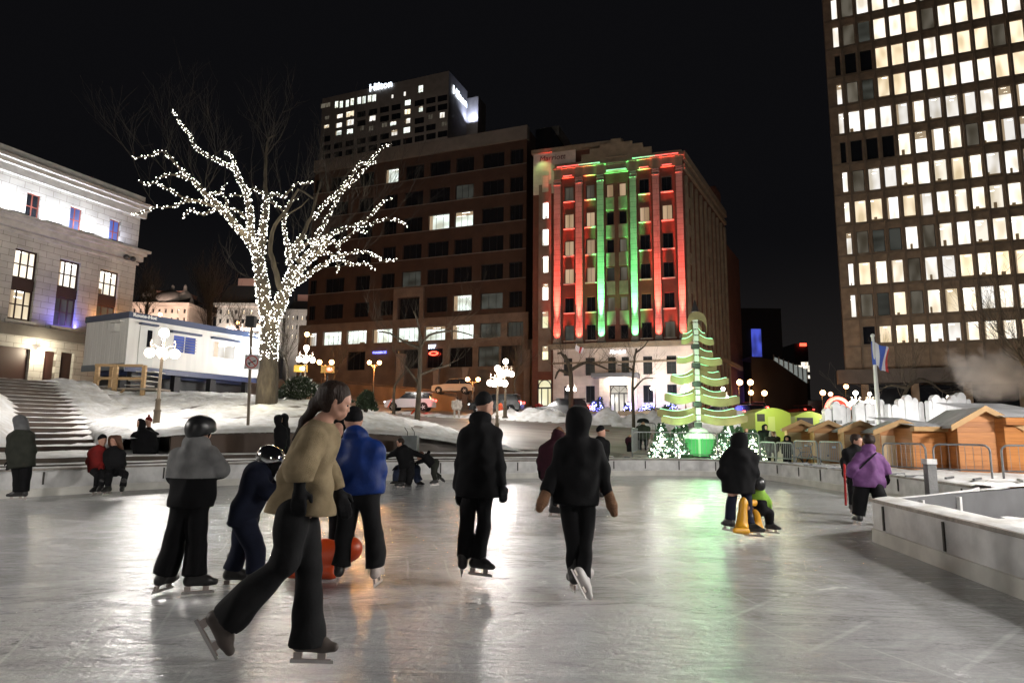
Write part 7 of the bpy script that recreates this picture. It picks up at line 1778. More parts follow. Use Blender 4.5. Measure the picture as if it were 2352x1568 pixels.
def skate(parent, ank, fd, up, m=None, hold=None, s=1.0, res=0.012):
 """ank: ankle joint; fd: toe direction; up: shin direction"""
 m = m or M_boot; fd = V3(fd).normalized(); up = V3(up); up = (up - fd * up.dot(fd)).normalized(); sd = fd.cross(up)
 q = lambda a, b, c=0: ank + (fd * a + up * b + sd * c) * s
 pr = [(q(-.01, .10), q(-.015, 0), .052 * s, .050 * s), (q(-.015, 0), q(-.045, -.065), .05 * s, .042 * s), (q(-.045, -.07), q(.10, -.078), .040 * s, .040 * s), (q(.10, -.078), q(.165, -.082), .040 * s, .028 * s), (q(0, -.01), q(.10, -.06), .045 * s, .036 * s)]
 o = sdf_obj('skate', (pr, [(q(0, -.112), -up)]), m, parent, res=res * max(s, .8), k=0.02 * s)
 if res < .013:
  lb = MB()
  for i_ in range(4): lb.tube([q(.045 + .02 * i_, -.012 - .014 * i_, -.022), q(.058 + .02 * i_, -.010 - .016 * i_, 0), q(.045 + .02 * i_, -.012 - .014 * i_, .022)], .0035 * s, 4)
  lb.build('laces', M_hold, o)
 mb = MB()
 def bx_(a0, a1, b0, b1, hw):
  vs = [q(a, b, c) for b in (b0, b1) for a, c in ((a0, -hw), (a1, -hw), (a1, hw), (a0, hw))]; mb.add(vs, [(3, 2, 1, 0), (4, 5, 6, 7), (0, 1, 5, 4), (1, 2, 6, 5), (2, 3, 7, 6), (3, 0, 4, 7)])
 bx_(-.075, -.025, -.150, -.113, .009); bx_(.07, .12, -.150, -.113, .009); bx_(-.09, .15, -.156, -.149, .004); mb.build('blade_holder', hold or M_hold, o)
 mb = MB(); bx_(-.095, .165, -.176, -.156, .0022); mb.build('blade', M_blade, o)
 return o
def fingers(q0, d, side, palm_n, s=1.0, curl=0.9, r_=0.011):
 """prims of a relaxed hand from the wrist q0 along d; side = towards the thumb, palm_n = palm side"""
 d = V3(d).normalized(); side = V3(side); side = (side - d * side.dot(d)).normalized(); pn = d.cross(side).normalized()
 if pn.dot(V3(palm_n)) < 0: pn = -pn
 pr = [(q0, q0 + d * .035 * s, .026 * s, .028 * s, 1.0)]
 for i, (o, L) in enumerate(((.028, .066), (.010, .074), (-.009, .069), (-.027, .055))):
  a = q0 + d * .03 * s + side * o * .6 * s; b = q0 + d * .088 * s + side * o * s; pr.append((a, b, .018 * s, .0135 * s))
  dd = d; p = b
  for j, f in enumerate((.45, .32, .26)):
   ang = curl * (0.35 + .3 * j) + .06 * i; dd = (dd * math.cos(ang) + pn * math.sin(ang)).normalized() if j == 0 else (dd + pn * math.tan(curl * .45)).normalized()
   p2 = p + dd * L * f * s; pr.append((p, p2, (r_ - .0008 * j) * s, (r_ - .0015 - .0008 * j) * s)); p = p2
 t0 = q0 + d * .02 * s + side * .022 * s; t1 = t0 + (d * .6 + side * .75 + pn * .25).normalized() * .042 * s; t2 = t1 + (d * .92 + side * .2 + pn * .35).normalized() * .032 * s
 pr += [(t0, t1, .0155 * s, .0125 * s), (t1, t2, .0125 * s, .010 * s)]
 return pr
def headprims(c, f, up, hr=0.1):
 """skull, jaw, nose, lips, brow, ears"""
 f = V3(f).normalized(); up = V3(up); up = (up - f * up.dot(f)).normalized(); s = f.cross(up); h = hr / .1
 q = lambda a, b, c_=0: c + (f * a + up * b + s * c_) * h
 return [(q(-.015, .035), q(.01, .03), .078 * h, .076 * h), (q(.0, .0), q(.02, -.03), .070 * h, .062 * h), (q(.028, -.045), q(.058, -.085), .045 * h, .027 * h),
   (q(.03, -.07, .03), q(.0, -.04, .05), .022 * h, .02 * h), (q(.03, -.07, -.03), q(.0, -.04, -.05), .022 * h, .02 * h),
   (q(.080, .005), q(.096, -.030), .009 * h, .011 * h), (q(.085, -.058, .012), q(.085, -.058, -.012), .010 * h, .010 * h), (q(.080, -.070, .01), q(.080, -.070, -.01), .010 * h, .010 * h),
   (q(.073, .028, .03), q(.077, .026, -.03), .013 * h, .013 * h), (q(.06, -.02, .036), q(.055, -.02, .04), .02 * h, .02 * h), (q(.06, -.02, -.036), q(.055, -.02, -.04), .02 * h, .02 * h),
   (q(-.005, .012, .074), q(-.012, -.02, .072), .014 * h, .009 * h), (q(-.005, .012, -.074), q(-.012, -.02, -.072), .014 * h, .009 * h)]
def person(label, Y, J, jacket, pants, jm, pm, face=(0, 1, 0), hr=0.1, group=None, hat=None, hood=None, hair=None, fine=0.016, skates=None, gloves=None, jr=(.085, .115, .125), ar=(.062, .052, .048), lr=(.09, .07, .06), hemv=None, up=(0, 0, 1), wr=0.007, eyes=False, two_tone=None, sk=1.0, chest=0.12, body_skin=None, cat='person', neckr=.05, glove_m=None, hand_s=1.0):
 g_ = {}
 for k_, v_ in J.items(): g_[k_] = P(v_[0], v_[1], Y + (v_[2] if len(v_) > 2 else 0))
 base = V3(((g_['anL'].x + g_['anR'].x) / 2, Y, min(g_['anL'].z, g_['anR'].z) - 0.17))
 hc = g_['head']; nk = g_['neck']; face = V3(face).normalized()
 hm = (g_['hipL'] + g_['hipR']) / 2; S_ = (g_['shL'] + g_['shR']) / 2
 T_ = body_skin or M_skin
 pr = headprims(hc, face, up, hr) + [(hc - V3((0, 0, .05)) * (hr / .1) - face * .015, nk, neckr, neckr * 1.1), (nk, S_, .06, .08)]
 pr += [(g_['shL'], g_['shR'], .055, .055), (S_, hm, .10, .10), (g_['hipL'], g_['hipR'], .085, .085)]
 for s_ in 'LR':
  pr += [(g_['sh' + s_], g_['el' + s_], .045, .036), (g_['el' + s_], g_['wr' + s_], .036, .026), (g_['hip' + s_], g_['kn' + s_], .075, .052), (g_['kn' + s_], g_['an' + s_], .050, .036)]
  d = (g_['wr' + s_] - g_['el' + s_]).normalized()
  if gloves is None: pr += fingers(g_['wr' + s_], d, face if abs(d.dot(face)) < .9 else V3((0, 0, 1)), hm - g_['wr' + s_], hand_s)
 body = sdf_obj('person', (pr, []), T_, None, res=fine * (0.62 if eyes else 0.9), k=0.018)
 body.data.materials[0] = T_
 tag(body, label, cat, group)
 if jacket:
  rs, rc, rh = jr; axis = (hm - S_).normalized()
  hem = V3(hm) if hemv is None else P(hemv[0], hemv[1], Y)
  hl = g_['hipL'] + axis * 0.0; hr2 = g_['hipR'] + axis * 0.0
  ext = axis * ((hem - hm).dot(axis) + 0.12)
  jp = [(g_['shL'] - V3((0, 0, .02)), g_['shR'] - V3((0, 0, .02)), rs * .85, rs * .85), (nk, g_['shL'] - V3((0, 0, .015)), .06, rs * .8), (nk, g_['shR'] - V3((0, 0, .015)), .06, rs * .8), (g_['shL'] - V3((0, 0, .03)), g_['hipL'] + ext, rs * .92, rh * .97), (g_['shR'] - V3((0, 0, .03)), g_['hipR'] + ext, rs * .92, rh * .97), (S_, hm + ext, chest, rh + .01), (nk, S_, .075, .10)]
  grp = [(jp, [(hem, axis)])]
  for s_ in 'LR':
   w_ = g_['wr' + s_]; e_ = g_['el' + s_]; d = (w_ - e_).normalized()
   grp.append(([(g_['sh' + s_], e_, ar[0] * 1.12, ar[1] * 1.05), (e_, w_ + d * .02, ar[1] * 1.05, ar[2])], [(w_ + d * .012, d)]))
  blend = [(g_['shL'] - V3((0, 0, .02)), g_['shL'].lerp(g_['elL'], .35), rs * .9, ar[0] * 1.1), (g_['shR'] - V3((0, 0, .02)), g_['shR'].lerp(g_['elR'], .35), rs * .9, ar[0] * 1.1)]
  grp.insert(1, (jp[:3] + blend, []))
  if hood == 'down':
   grp.append(([(nk + V3((0, -.03, .02)) + (g_['shL'] - g_['shR']) * .22, nk + V3((0, -.03, .02)) - (g_['shL'] - g_['shR']) * .22, .065, .065), (nk + V3((0, -.05, .03)), nk + V3((0, -.07, -.06)), .085, .06)], []))
  if hood == 'up':
   grp.append(([(hc + V3((0, -.01, .02)) - face * .02, hc + V3((0, 0, .035)) + face * .015, hr * 1.16, hr * 1.08), (hc - V3((0, 0, .06)) - face * .02, nk, hr * 1.12, hr * 1.0), (nk, S_, hr, .11)], [(hc + face * hr * .62, face)] ))
  if two_tone:
   zc2 = P(0, two_tone[0], Y).z
   sdf_obj('jacket', grp, jm, body, res=fine, k=0.045, wr=wr, mats=[jm, two_tone[1]], split=lambda c: c[:, 2] < zc2, seed=int(Y * 100))
  else: sdf_obj('jacket', grp, jm, body, res=fine, k=0.045, wr=wr, seed=int(Y * 100))
 if pants:
  tp = [(g_['hipL'], g_['hipR'], lr[0] * 1.05, lr[0] * 1.05), (g_['hipL'], g_['knL'], lr[0], lr[1]), (g_['hipR'], g_['knR'], lr[0], lr[1]), (hm + V3((0, 0, .08)), hm, .12, .11)]
  grp = [(tp, [])]
  for s_ in 'LR':
   d = (g_['an' + s_] - g_['kn' + s_]).normalized()
   grp.append(([(g_['hip' + s_].lerp(g_['kn' + s_], .8), g_['kn' + s_], lr[1] * 1.02, lr[1]), (g_['kn' + s_], g_['an' + s_] + d * .10, lr[1], lr[2])], [(g_['an' + s_] + d * .02, d)]))
  sdf_obj('trousers', grp, pm, body, res=fine, k=0.014, wr=wr * .9, wf=.8, seed=int(Y * 77))
 if hat: hat(hc, face, body)
 if hair: hair(hc, face, body)
 if gloves:
  for s_ in 'LR':
   w_ = g_['wr' + s_]; d = (w_ - g_['el' + s_]).normalized(); gm = glove_m or M_blk
   if gloves == 'mitten': pr = [(w_ - d * .02, w_ + d * .10, .042, .05), (w_ + d * .10, w_ + d * .17, .05, .034), (w_ + d * .03, w_ + d * .09 + face * .05, .02, .02)]; rr2 = fine * .7
   else: pr = fingers(w_, d, face, hm - w_, 1.12 * hand_s, .8, .0125) + [(w_ - d * .05, w_ + d * .01, .036, .032)]; rr2 = min(fine * .6, .009)
   sdf_obj('glove' if gloves != 'mitten' else 'mitten', (pr, []), gm, body, res=rr2, k=0.010)
 if skates:
  for s_ in 'LR':
   fd, mm = skates[s_][:2]; u_ = (g_['kn' + s_] - g_['an' + s_])
   skate(body, g_['an' + s_], fd, u_ if len(skates[s_]) < 3 else V3(skates[s_][2]), mm, s=sk, res=max(.010, fine * .75))
 if eyes:
  f = face; u_ = V3(up); u_ = (u_ - f * u_.dot(f)).normalized(); s = f.cross(u_)
  mb = MB();
  for q in (-1, 1): mb = MB(); mb.sphere(hc + (f * .078 + u_ * .002 + s * .032 * q) * hr / .1, .008, 10, 6); mb.build('eye', M_dark, body, smooth=True)
 return body
def beanie(m, h=1.0, drop=0.0, pom=None):
 def f(hc, face, body):
  k = 1.0
  sdf_obj('hat', ([(hc + V3((0, 0, .045)) - face * .012, hc + V3((0, 0, .06)), .088 * k, .082 * k), (hc + V3((0, 0, .085)), hc + V3((0, 0, .10)) - face * .01, .062, .045)], [(hc + V3((0, 0, .012)) , (face * .25 - V3((0, 0, 1))))]), m, body, res=.012, k=.02)
  if pom: sdf_obj('pompom', ([(hc + V3((0, 0, .165)), hc + V3((0, 0, .17)), .03, .03)], []), pom, body, res=.012, k=.01)
 return f
def helmet(m):
 def f(hc, face, body):
  sdf_obj('helmet', ([(hc + V3((0, 0, .04)) - face * .03, hc + V3((0, 0, .045)) + face * .03, .112, .108), (hc - face * .06 - V3((0, 0, .01)), hc - face * .03, .075, .08)], [(hc - V3((0, 0, .015)) - face * .0, face * .30 - V3((0, 0, 1)))]), m, body, res=.010, k=.03)
  sdf_obj('chin_strap', ([(hc + face * .02 - V3((0, 0, .0)) + face.cross(V3((0, 0, 1))) * .09, hc + face * .05 - V3((0, 0, .1)), .008, .008), (hc + face * .02 - face.cross(V3((0, 0, 1))) * .09, hc + face * .05 - V3((0, 0, .1)), .008, .008)], []), M_blk, body, res=.007, k=.005)
 return f
def haircap(m, long_=None):
 def f(hc, face, body):
  pr = [(hc + V3((0, 0, .035)) - face * .022, hc + V3((0, 0, .04)) + face * .0, .094, .088), (hc - face * .05, hc - face * .04 - V3((0, 0, .05)), .062, .05)]
  if long_: pr += long_
  sdf_obj('hair', (pr, [(hc + face * .052, face + V3((0, 0, -.35)))]), m, body, res=.010, k=.03, wr=.002, wf=3)
 return f
Yw = 4.0
pw = lambda u, v, dy=0: P(u, v, Yw + dy)
tail = [(pw(748, 905), pw(726, 928), .042, .040), (pw(726, 928), pw(700, 968), .038, .032), (pw(700, 968), pw(672, 1010, -.02), .030, .010)]
W = person('woman striding right in a tan sweater and flared black trousers with a long ponytail', Yw,
 dict(head=(772, 922), neck=(741, 970), shL=(720, 1002, -.12), shR=(732, 997, .13), elL=(690, 1085, -.20), wrL=(688, 1120, -.19), elR=(757, 1078, .18), wrR=(776, 1128, .14), hipL=(668, 1172, -.07), hipR=(694, 1172, .07), knL=(654, 1292, -.07), anL=(524, 1418, -.05), knR=(709, 1310, .06), anR=(706, 1450, .06)),
 False, False, M_tan, M_blk2, face=(0.92, .24, -.32), up=(.34, 0, .93), hr=.093, neckr=.045, eyes=True, fine=.014, gloves='glove', skates={'L': ((0.55, 0, -.83), M_bootb, (.80, 0, .55)), 'R': ((1, -.05, 0), M_bootb, (0, 0, 1))}, hair=haircap(M_hair, tail))
hemc = pw(678, 1178)
body_pr = [(pw(720, 1004, -.09), pw(733, 1002, .10), .075, .075), (pw(724, 1004), pw(655, 1200), .10, .135), (pw(738, 1012), pw(715, 1215), .10, .12), (pw(712, 1030, -.05), pw(636, 1190, -.03), .10, .08), (pw(737, 978), pw(730, 1000), .062, .085)]
sdf_obj('sweater', [(body_pr, [(hemc, (pw(690, 1280) - pw(722, 1000)))]),
 ([(pw(720, 1005, -.11), pw(690, 1080, -.19), .076, .074), (pw(690, 1080, -.19), pw(688, 1112, -.19), .078, .062)], [(pw(688, 1106, -.19), (0, 0, -1))]),
 ([(pw(735, 1005, .11), pw(757, 1078, .17), .074, .072), (pw(757, 1078, .17), pw(778, 1128, .14), .072, .055)], [(pw(776, 1124, .14), (pw(776, 1128) - pw(760, 1085)))])], M_tan, W, res=.012, k=.05, wr=.013, seed=5)
sdf_obj('trousers', [([(pw(672, 1165, -.07), pw(698, 1165, .07), .082, .085), (pw(674, 1172, -.07), pw(654, 1292, -.07), .090, .078), (pw(694, 1172, .07), pw(709, 1310, .06), .088, .076)], []),
 ([(pw(656, 1270, -.07), pw(654, 1292, -.07), .085, .082), (pw(654, 1292, -.07), pw(500, 1440, -.05), .082, .105)], [(pw(520, 1421, -.05), (pw(520, 1421) - pw(654, 1292)))]),
 ([(pw(708, 1290, .06), pw(709, 1310, .06), .082, .080), (pw(709, 1310, .06), pw(706, 1500, .06), .080, .118)], [(pw(706, 1478, .06), (0, 0, -1))])], M_blk2, W, res=.013, k=.03, wr=.008, seed=8)
person('child in a black helmet and grey jacket with a black lower half, back turned', 5.8,
 dict(head=(461, 993), neck=(452, 1028), shL=(415, 1048), shR=(480, 1048), elL=(404, 1095, .02), wrL=(425, 1100, .25), elR=(502, 1078, .05), wrR=(490, 1072, .28), hipL=(422, 1160), hipR=(456, 1160), knL=(400, 1250), anL=(380, 1312), knR=(451, 1250), anR=(448, 1314)),
 True, True, M_gry, M_blk, face=(.35, .93, -.1), hood='down', hat=helmet(M_hel), fine=.014, gloves='glove', jr=(.085, .12, .135), hemv=(440, 1163), lr=(.105, .085, .098), ar=(.08, .07, .062), two_tone=(1092, M_blk), skates={'L': ((.2, .98, 0), M_boot), 'R': ((.9, .3, 0), M_boot)}, wr=.010, chest=.14, neckr=.045)
person('child in a shiny silver helmet and navy snowsuit leaning forward', 6.1,
 dict(head=(622, 1062), neck=(606, 1082), shL=(588, 1092, -.10), shR=(604, 1088, .12), elL=(618, 1130, -.12), wrL=(646, 1118, -.05), elR=(630, 1120, .14), wrR=(655, 1105, .08), hipL=(556, 1185, -.06), hipR=(568, 1185, .07), knL=(584, 1262, -.08), anL=(588, 1308, -.08), knR=(548, 1262, .08), anR=(536, 1302, .08)),
 True, True, M_nvy, M_nvy, face=(.88, -.2, -.42), hat=helmet(M_chrome), fine=.014, gloves='glove', jr=(.085, .12, .125), hemv=(548, 1205), lr=(.10, .085, .09), ar=(.065, .058, .05), skates={'L': ((.9, -.3, 0), M_boot), 'R': ((.9, .1, 0), M_boot)}, wr=.010, chest=.13, body_skin=M_blk, neckr=.05)
person('adult in a bright blue hooded jacket and dark trousers, back turned, behind the striding woman', 6.0,
 dict(head=(812, 968), neck=(822, 1005), shL=(790, 1026), shR=(858, 1026), elL=(776, 1085, .03), wrL=(776, 1120, .22), elR=(870, 1085, .02), wrR=(868, 1126, .12), hipL=(806, 1135), hipR=(846, 1135), knL=(792, 1230), anL=(782, 1292), knR=(858, 1225), anR=(863, 1296)),
 True, True, M_blue, M_blk2, face=(-.15, .98, 0), hood='down', hat=beanie(M_blk), fine=.015, gloves='glove', jr=(.095, .125, .145), hemv=(826, 1134), lr=(.105, .085, .085), ar=(.075, .065, .058), skates={'L': ((-.2, .9, 0), M_boot), 'R': ((.1, .98, 0), M_hold)}, wr=.010, chest=.15)
person('black hooded figure mostly hidden behind the blue jacket', 6.9,
 dict(head=(780, 988), neck=(782, 1018), shL=(756, 1035), shR=(812, 1035), elL=(752, 1085), wrL=(768, 1110, -.1), elR=(820, 1085), wrR=(806, 1110, -.1), hipL=(768, 1120), hipR=(800, 1120), knL=(770, 1200), anL=(771, 1262), knR=(800, 1200), anR=(801, 1262)),
 True, True, M_blk, M_blk, face=(0, -1, 0), hood='up', fine=.02, gloves='glove', hemv=(785, 1140), skates={'L': ((0, -1, 0), M_boot), 'R': ((0, -1, 0), M_boot)})
person('tall man in a long black coat and grey beanie, looking right', 6.4,
 dict(head=(1112, 932), neck=(1102, 968), shL=(1073, 995), shR=(1134, 995), elL=(1058, 1068, .02), wrL=(1056, 1120, .04), elR=(1145, 1070, -.02), wrR=(1152, 1112, -.04), hipL=(1082, 1115), hipR=(1116, 1115), knL=(1072, 1205), anL=(1064, 1276), knR=(1112, 1205), anR=(1098, 1276)),
 True, True, M_blk, M_blk, face=(.82, .50, -.05), hood='down', hat=beanie(M_blk2), fine=.014, gloves='glove', jr=(.095, .13, .145), hemv=(1098, 1140), lr=(.09, .066, .062), ar=(.075, .063, .055), skates={'L': ((-.1, .9, 0), M_boot), 'R': ((.85, -.45, 0), M_boot)}, wr=.010, chest=.15)
person('dark hooded skater with tan mittens gliding away on one foot', 5.85,
 dict(head=(1328, 968), neck=(1328, 1004), shL=(1294, 1022), shR=(1362, 1022), elL=(1274, 1085, .0), wrL=(1256, 1128, -.08), elR=(1384, 1085, .02), wrR=(1398, 1134, -.02), hipL=(1306, 1130), hipR=(1342, 1130), knL=(1318, 1235), anL=(1317, 1308), knR=(1346, 1232), anR=(1342, 1322, -.10)),
 True, True, M_blk, M_blk, face=(0, 1, -.05), hood='up', fine=.014, gloves='mitten', glove_m=M_brn, jr=(.09, .12, .125), hemv=(1324, 1158), lr=(.092, .07, .066), ar=(.068, .058, .05), skates={'L': ((-.1, 1, 0), M_boot), 'R': ((.45, -.25, -.85), M_bootw, (.3, .9, .3))}, wr=.010, chest=.13)
person('stooping skater in a dark burgundy coat with a fur trimmed hood', 11.1,
 dict(head=(1283, 1000), neck=(1278, 1018), shL=(1250, 1030), shR=(1292, 1030), elL=(1240, 1060), wrL=(1240, 1080), elR=(1300, 1060), wrR=(1296, 1080), hipL=(1262, 1090), hipR=(1280, 1090), knL=(1252, 1130, .2), anL=(1242, 1150, .5), knR=(1276, 1130), anR=(1272, 1162)),
 True, True, M_burg, M_blk, face=(.3, .9, 0), hood='up', hat=lambda hc, f, b_: sdf_obj('fur_trim', ([(hc + V3((-.09, -.02, .03)), hc + V3((.0, -.05, .09)), .04, .045), (hc + V3((.0, -.05, .09)), hc + V3((.09, -.02, .03)), .045, .04)], []), M_brn, b_, res=.016, k=.02, wr=.010, wf=3), fine=.022, gloves='glove', jr=(.10, .15, .16), hemv=(1270, 1100), lr=(.09, .07, .06), chest=.17, skates={'L': ((0, 1, -.3), M_boot), 'R': ((.9, -.3, 0), M_boot)})
person('skater in a peaked cap hidden behind the dark hooded skater', 13.5,
 dict(head=(1380, 992), neck=(1378, 1008), shL=(1362, 1018), shR=(1392, 1018), elL=(1358, 1040), wrL=(1362, 1058), elR=(1394, 1040), wrR=(1390, 1056), hipL=(1370, 1060), hipR=(1386, 1060), knL=(1370, 1095), anL=(1368, 1128), knR=(1386, 1095), anR=(1386, 1128)),
 True, True, M_blk, M_blk, face=(.9, -.2, 0), hat=lambda hc, f, b_: (beanie(M_blk)(hc, f, b_), sdf_obj('peak', ([(hc + f * .09 + V3((0, 0, .04)), hc + f * .17 + V3((0, 0, .03)), .02, .015)], []), M_brn, b_, res=.01, k=.01)), fine=.024, gloves='glove', skates={'L': ((.9, -.3, 0), M_boot), 'R': ((.9, -.3, 0), M_boot)})
person('broad figure in a black coat standing over a child on the yellow skating aid', 9.35,
 dict(head=(1698, 1013), neck=(1697, 1035), shL=(1672, 1050), shR=(1722, 1050), elL=(1663, 1086), wrL=(1674, 1108, .12), elR=(1730, 1086), wrR=(1722, 1108, .12), hipL=(1684, 1118), hipR=(1712, 1118), knL=(1680, 1162), anL=(1677, 1190), knR=(1718, 1166), anR=(1725, 1202, -.1)),
 True, True, M_blk, M_nvy, face=(0, 1, -.3), hood='up', fine=.018, gloves='glove', jr=(.12, .15, .145), hemv=(1697, 1132), lr=(.085, .066, .062), ar=(.085, .08, .065), skates={'L': ((-.3, .9, 0), M_boot), 'R': ((.9, -.4, 0), M_boot)}, chest=.18, hr=.105, wr=.010)
zY = zc(1780, 1080, 5.6)
def zy(x, y, Y=9.0): u, v = zY(x, y); return P(u, v, Y)
b0 = zy(400, 1395, 9.15)
M_yel = mat('yellow_plastic', (0.62, 0.30, 0.015), 0.4); M_ora = mat('orange_plastic', (0.50, 0.055, 0.008), 0.4)
o = sdf_obj('skating_aid', ([(zy(390, 1350, 9.2), zy(640, 1340, 9.5), .065, .06), (zy(420, 1300, 9.25), zy(440, 950, 9.3), .085, .045), (zy(320, 1375, 9.05), zy(480, 1380, 9.1), .035, .05), (zy(610, 1120, 9.5), zy(650, 1330, 9.5), .06, .06), (zy(440, 1000, 9.3), zy(700, 975, 9.6), .04, .055)], [((0, 0, 0.004), (0, 0, -1))]), M_yel, None, res=.016, k=.06)
tag(o, 'yellow plastic skating aid ridden by the child in the lime jacket', 'skating aid')
person('small child in a lime green jacket sitting on the yellow skating aid', 9.55,
 dict(head=(1737, 1117), neck=(1740, 1130), shL=(1730, 1138), shR=(1752, 1138), elL=(1728, 1155), wrL=(1738, 1160, .15), elR=(1762, 1152), wrR=(1765, 1165, .1), hipL=(1734, 1168), hipR=(1752, 1168), knL=(1710, 1180), anL=(1700, 1200), knR=(1766, 1178), anR=(1768, 1200)),
 True, True, M_lim, M_blk, face=(-.3, .9, -.2), hat=helmet(M_hel), fine=.018, gloves='glove', jr=(.06, .08, .085), hemv=(1744, 1170), lr=(.075, .065, .06), ar=(.05, .045, .04), chest=.09, sk=.8, skates={'L': ((-.6, -.7, 0), M_boot), 'R': ((.8, -.5, 0), M_boot)}, hr=.09)
yo = 6.55
po = lambda u, v, dy=0: P(u, v, yo + dy)
o = sdf_obj('skating_aid', ([(po(690, 1300), po(745, 1300), .09, .10), (po(745, 1300), po(800, 1262), .11, .11), (po(745, 1275), po(808, 1258), .13, .10), (po(668, 1315, -.1), po(760, 1318, -.1), .05, .06), (po(745, 1250), po(760, 1285), .06, .10)], [((0, 0, 0.004), (0, 0, -1))]), M_ora, None, res=.016, k=.06)
tag(o, 'orange red plastic skating aid between the striding woman and the blue jacket', 'skating aid')
person('person in a long purple jacket with a strap across the back, one leg lifted', 10.7,
 dict(head=(1995, 1014), neck=(1994, 1032), shL=(1976, 1050), shR=(2014, 1050), elL=(1958, 1076), wrL=(1952, 1092, .05), elR=(2030, 1070), wrR=(2036, 1088), hipL=(1982, 1108), hipR=(2010, 1108), knL=(1976, 1148), anL=(1973, 1180), knR=(2020, 1138, -.15), anR=(2022, 1150, .22)),
 True, True, M_pur, M_blk, face=(.1, 1, 0), hood='down', hair=haircap(M_hair), fine=.018, gloves='glove', jr=(.095, .135, .165), hemv=(1995, 1118), lr=(.12, .105, .085), ar=(.085, .075, .062), chest=.15, skates={'L': ((0, 1, 0), M_boot), 'R': ((0, .2, -1), M_boot, (0, -1, 0))}, wr=.010)
sdf_obj('strap', ([(P(2012, 1040, 10.52), P(1975, 1075, 10.50), .014, .014)], []), M_blk, bpy.data.objects['person.009'] if 'person.009' in bpy.data.objects else None, res=.01, k=.01)
b11 = person('dark clothed skater with a stick, half hidden by the purple jacket', 11.9,
 dict(head=(1968, 1012), neck=(1964, 1028), shL=(1946, 1040), shR=(1980, 1040), elL=(1936, 1058), wrL=(1938, 1076, -.1), elR=(1986, 1060), wrR=(1984, 1080), hipL=(1955, 1092), hipR=(1973, 1092), knL=(1958, 1125), anL=(1958, 1156), knR=(1976, 1125), anR=(1976, 1156)),
 True, True, M_blk, M_blk, face=(.4, -.6, -.2), hair=haircap(M_hair), fine=.022, gloves='glove', jr=(.10, .13, .13), hemv=(1964, 1098), skates={'L': ((0, -1, 0), M_boot), 'R': ((0, -1, 0), M_boot)})
mb = MB(); mb.tube([P(1939, 1066, 11.7), P(1943, 1159, 11.2)], 0.02, 8); o = mb.build('hockey_stick', cloth('red_stick_paint', (0.35, 0.02, 0.02), .4)); tag(o, 'thin red stick held upright left of the purple jacket', 'stick')
person('man in a grey hood and dark olive coat standing at the left edge', 12.6,
 dict(head=(43, 970), neck=(50, 990), shL=(32, 1002), shR=(66, 1002), elL=(24, 1034), wrL=(22, 1058), elR=(74, 1034), wrR=(70, 1056), hipL=(40, 1062), hipR=(60, 1062), knL=(42, 1096), anL=(42, 1126), knR=(58, 1096), anR=(56, 1126)),
 True, True, M_olv, M_blk, face=(-.85, -.2, -.3), fine=.02, gloves='glove', jr=(.12, .15, .16), hemv=(50, 1074), lr=(.10, .085, .085), ar=(.085, .07, .06), chest=.18, skates={'L': ((-.9, -.3, 0), M_boot), 'R': ((-.8, .4, 0), M_boot)}, hat=lambda hc, f, b_: sdf_obj('hood', ([(hc + V3((.01, 0, .03)), hc + V3((.03, 0, .01)), .125, .13), (hc + V3((.05, 0, -.08)), hc + V3((.09, 0, -.2)), .13, .14)], [(hc + f * .06, f)]), M_gry2, b_, res=.018, k=.04))
Yb = 13.95
person('seated skater in a red jacket and black beanie on the rink boards', Yb,
 dict(head=(235, 1012), neck=(230, 1028), shL=(214, 1038), shR=(236, 1038), elL=(204, 1060), wrL=(212, 1078), elR=(238, 1060), wrR=(232, 1078, -.2), hipL=(216, 1080), hipR=(228, 1080), knL=(226, 1092, -.35), anL=(222, 1116, -.4), knR=(240, 1090, -.35), anR=(232, 1115, -.45)),
 True, True, M_red, M_blk, face=(.8, -.4, -.1), hat=beanie(M_blk), fine=.022, gloves='glove', jr=(.10, .13, .13), hemv=(220, 1084), skates={'L': ((-.1, -1, 0), M_boot), 'R': ((.3, -1, 0), M_boot)}, lr=(.09, .07, .06), chest=.14)
person('seated skater with long chestnut hair in a dark coat beside the red jacket', Yb,
 dict(head=(264, 1012), neck=(262, 1028), shL=(248, 1040), shR=(276, 1040), elL=(244, 1066), wrL=(256, 1080, -.2), elR=(284, 1066), wrR=(274, 1080, -.2), hipL=(254, 1082), hipR=(272, 1082), knL=(252, 1090, -.35), anL=(248, 1116, -.4), knR=(288, 1088, -.35), anR=(282, 1115, -.45)),
 True, True, M_blk2, M_blk, face=(-.2, -.9, -.1), hair=haircap(M_hairb, [(P(256, 1005, Yb), P(250, 1030, Yb), .06, .05), (P(272, 1005, Yb), P(278, 1030, Yb), .06, .05)]), fine=.022, gloves='glove', jr=(.10, .14, .15), hemv=(262, 1086), skates={'L': ((-.1, -1, 0), M_boot), 'R': ((.5, -.8, 0), M_boot)}, lr=(.09, .07, .06), chest=.15)
person('stout figure in black stepping down behind the boards, left of the lamp post', 17.6,
 dict(head=(323, 972), neck=(326, 988), shL=(312, 1000), shR=(348, 1000), elL=(308, 1024), wrL=(314, 1040), elR=(356, 1024), wrR=(350, 1040), hipL=(322, 1040), hipR=(342, 1040), knL=(322, 1052, -.1), anL=(320, 1062, -.1), knR=(340, 1052), anR=(338, 1062)),
 True, True, M_blk, M_blk, face=(-.6, -.7, 0), hood='up', fine=.024, gloves='glove', jr=(.13, .17, .17), hemv=(332, 1046), lr=(.09, .07, .06), ar=(.09, .08, .06), chest=.2)
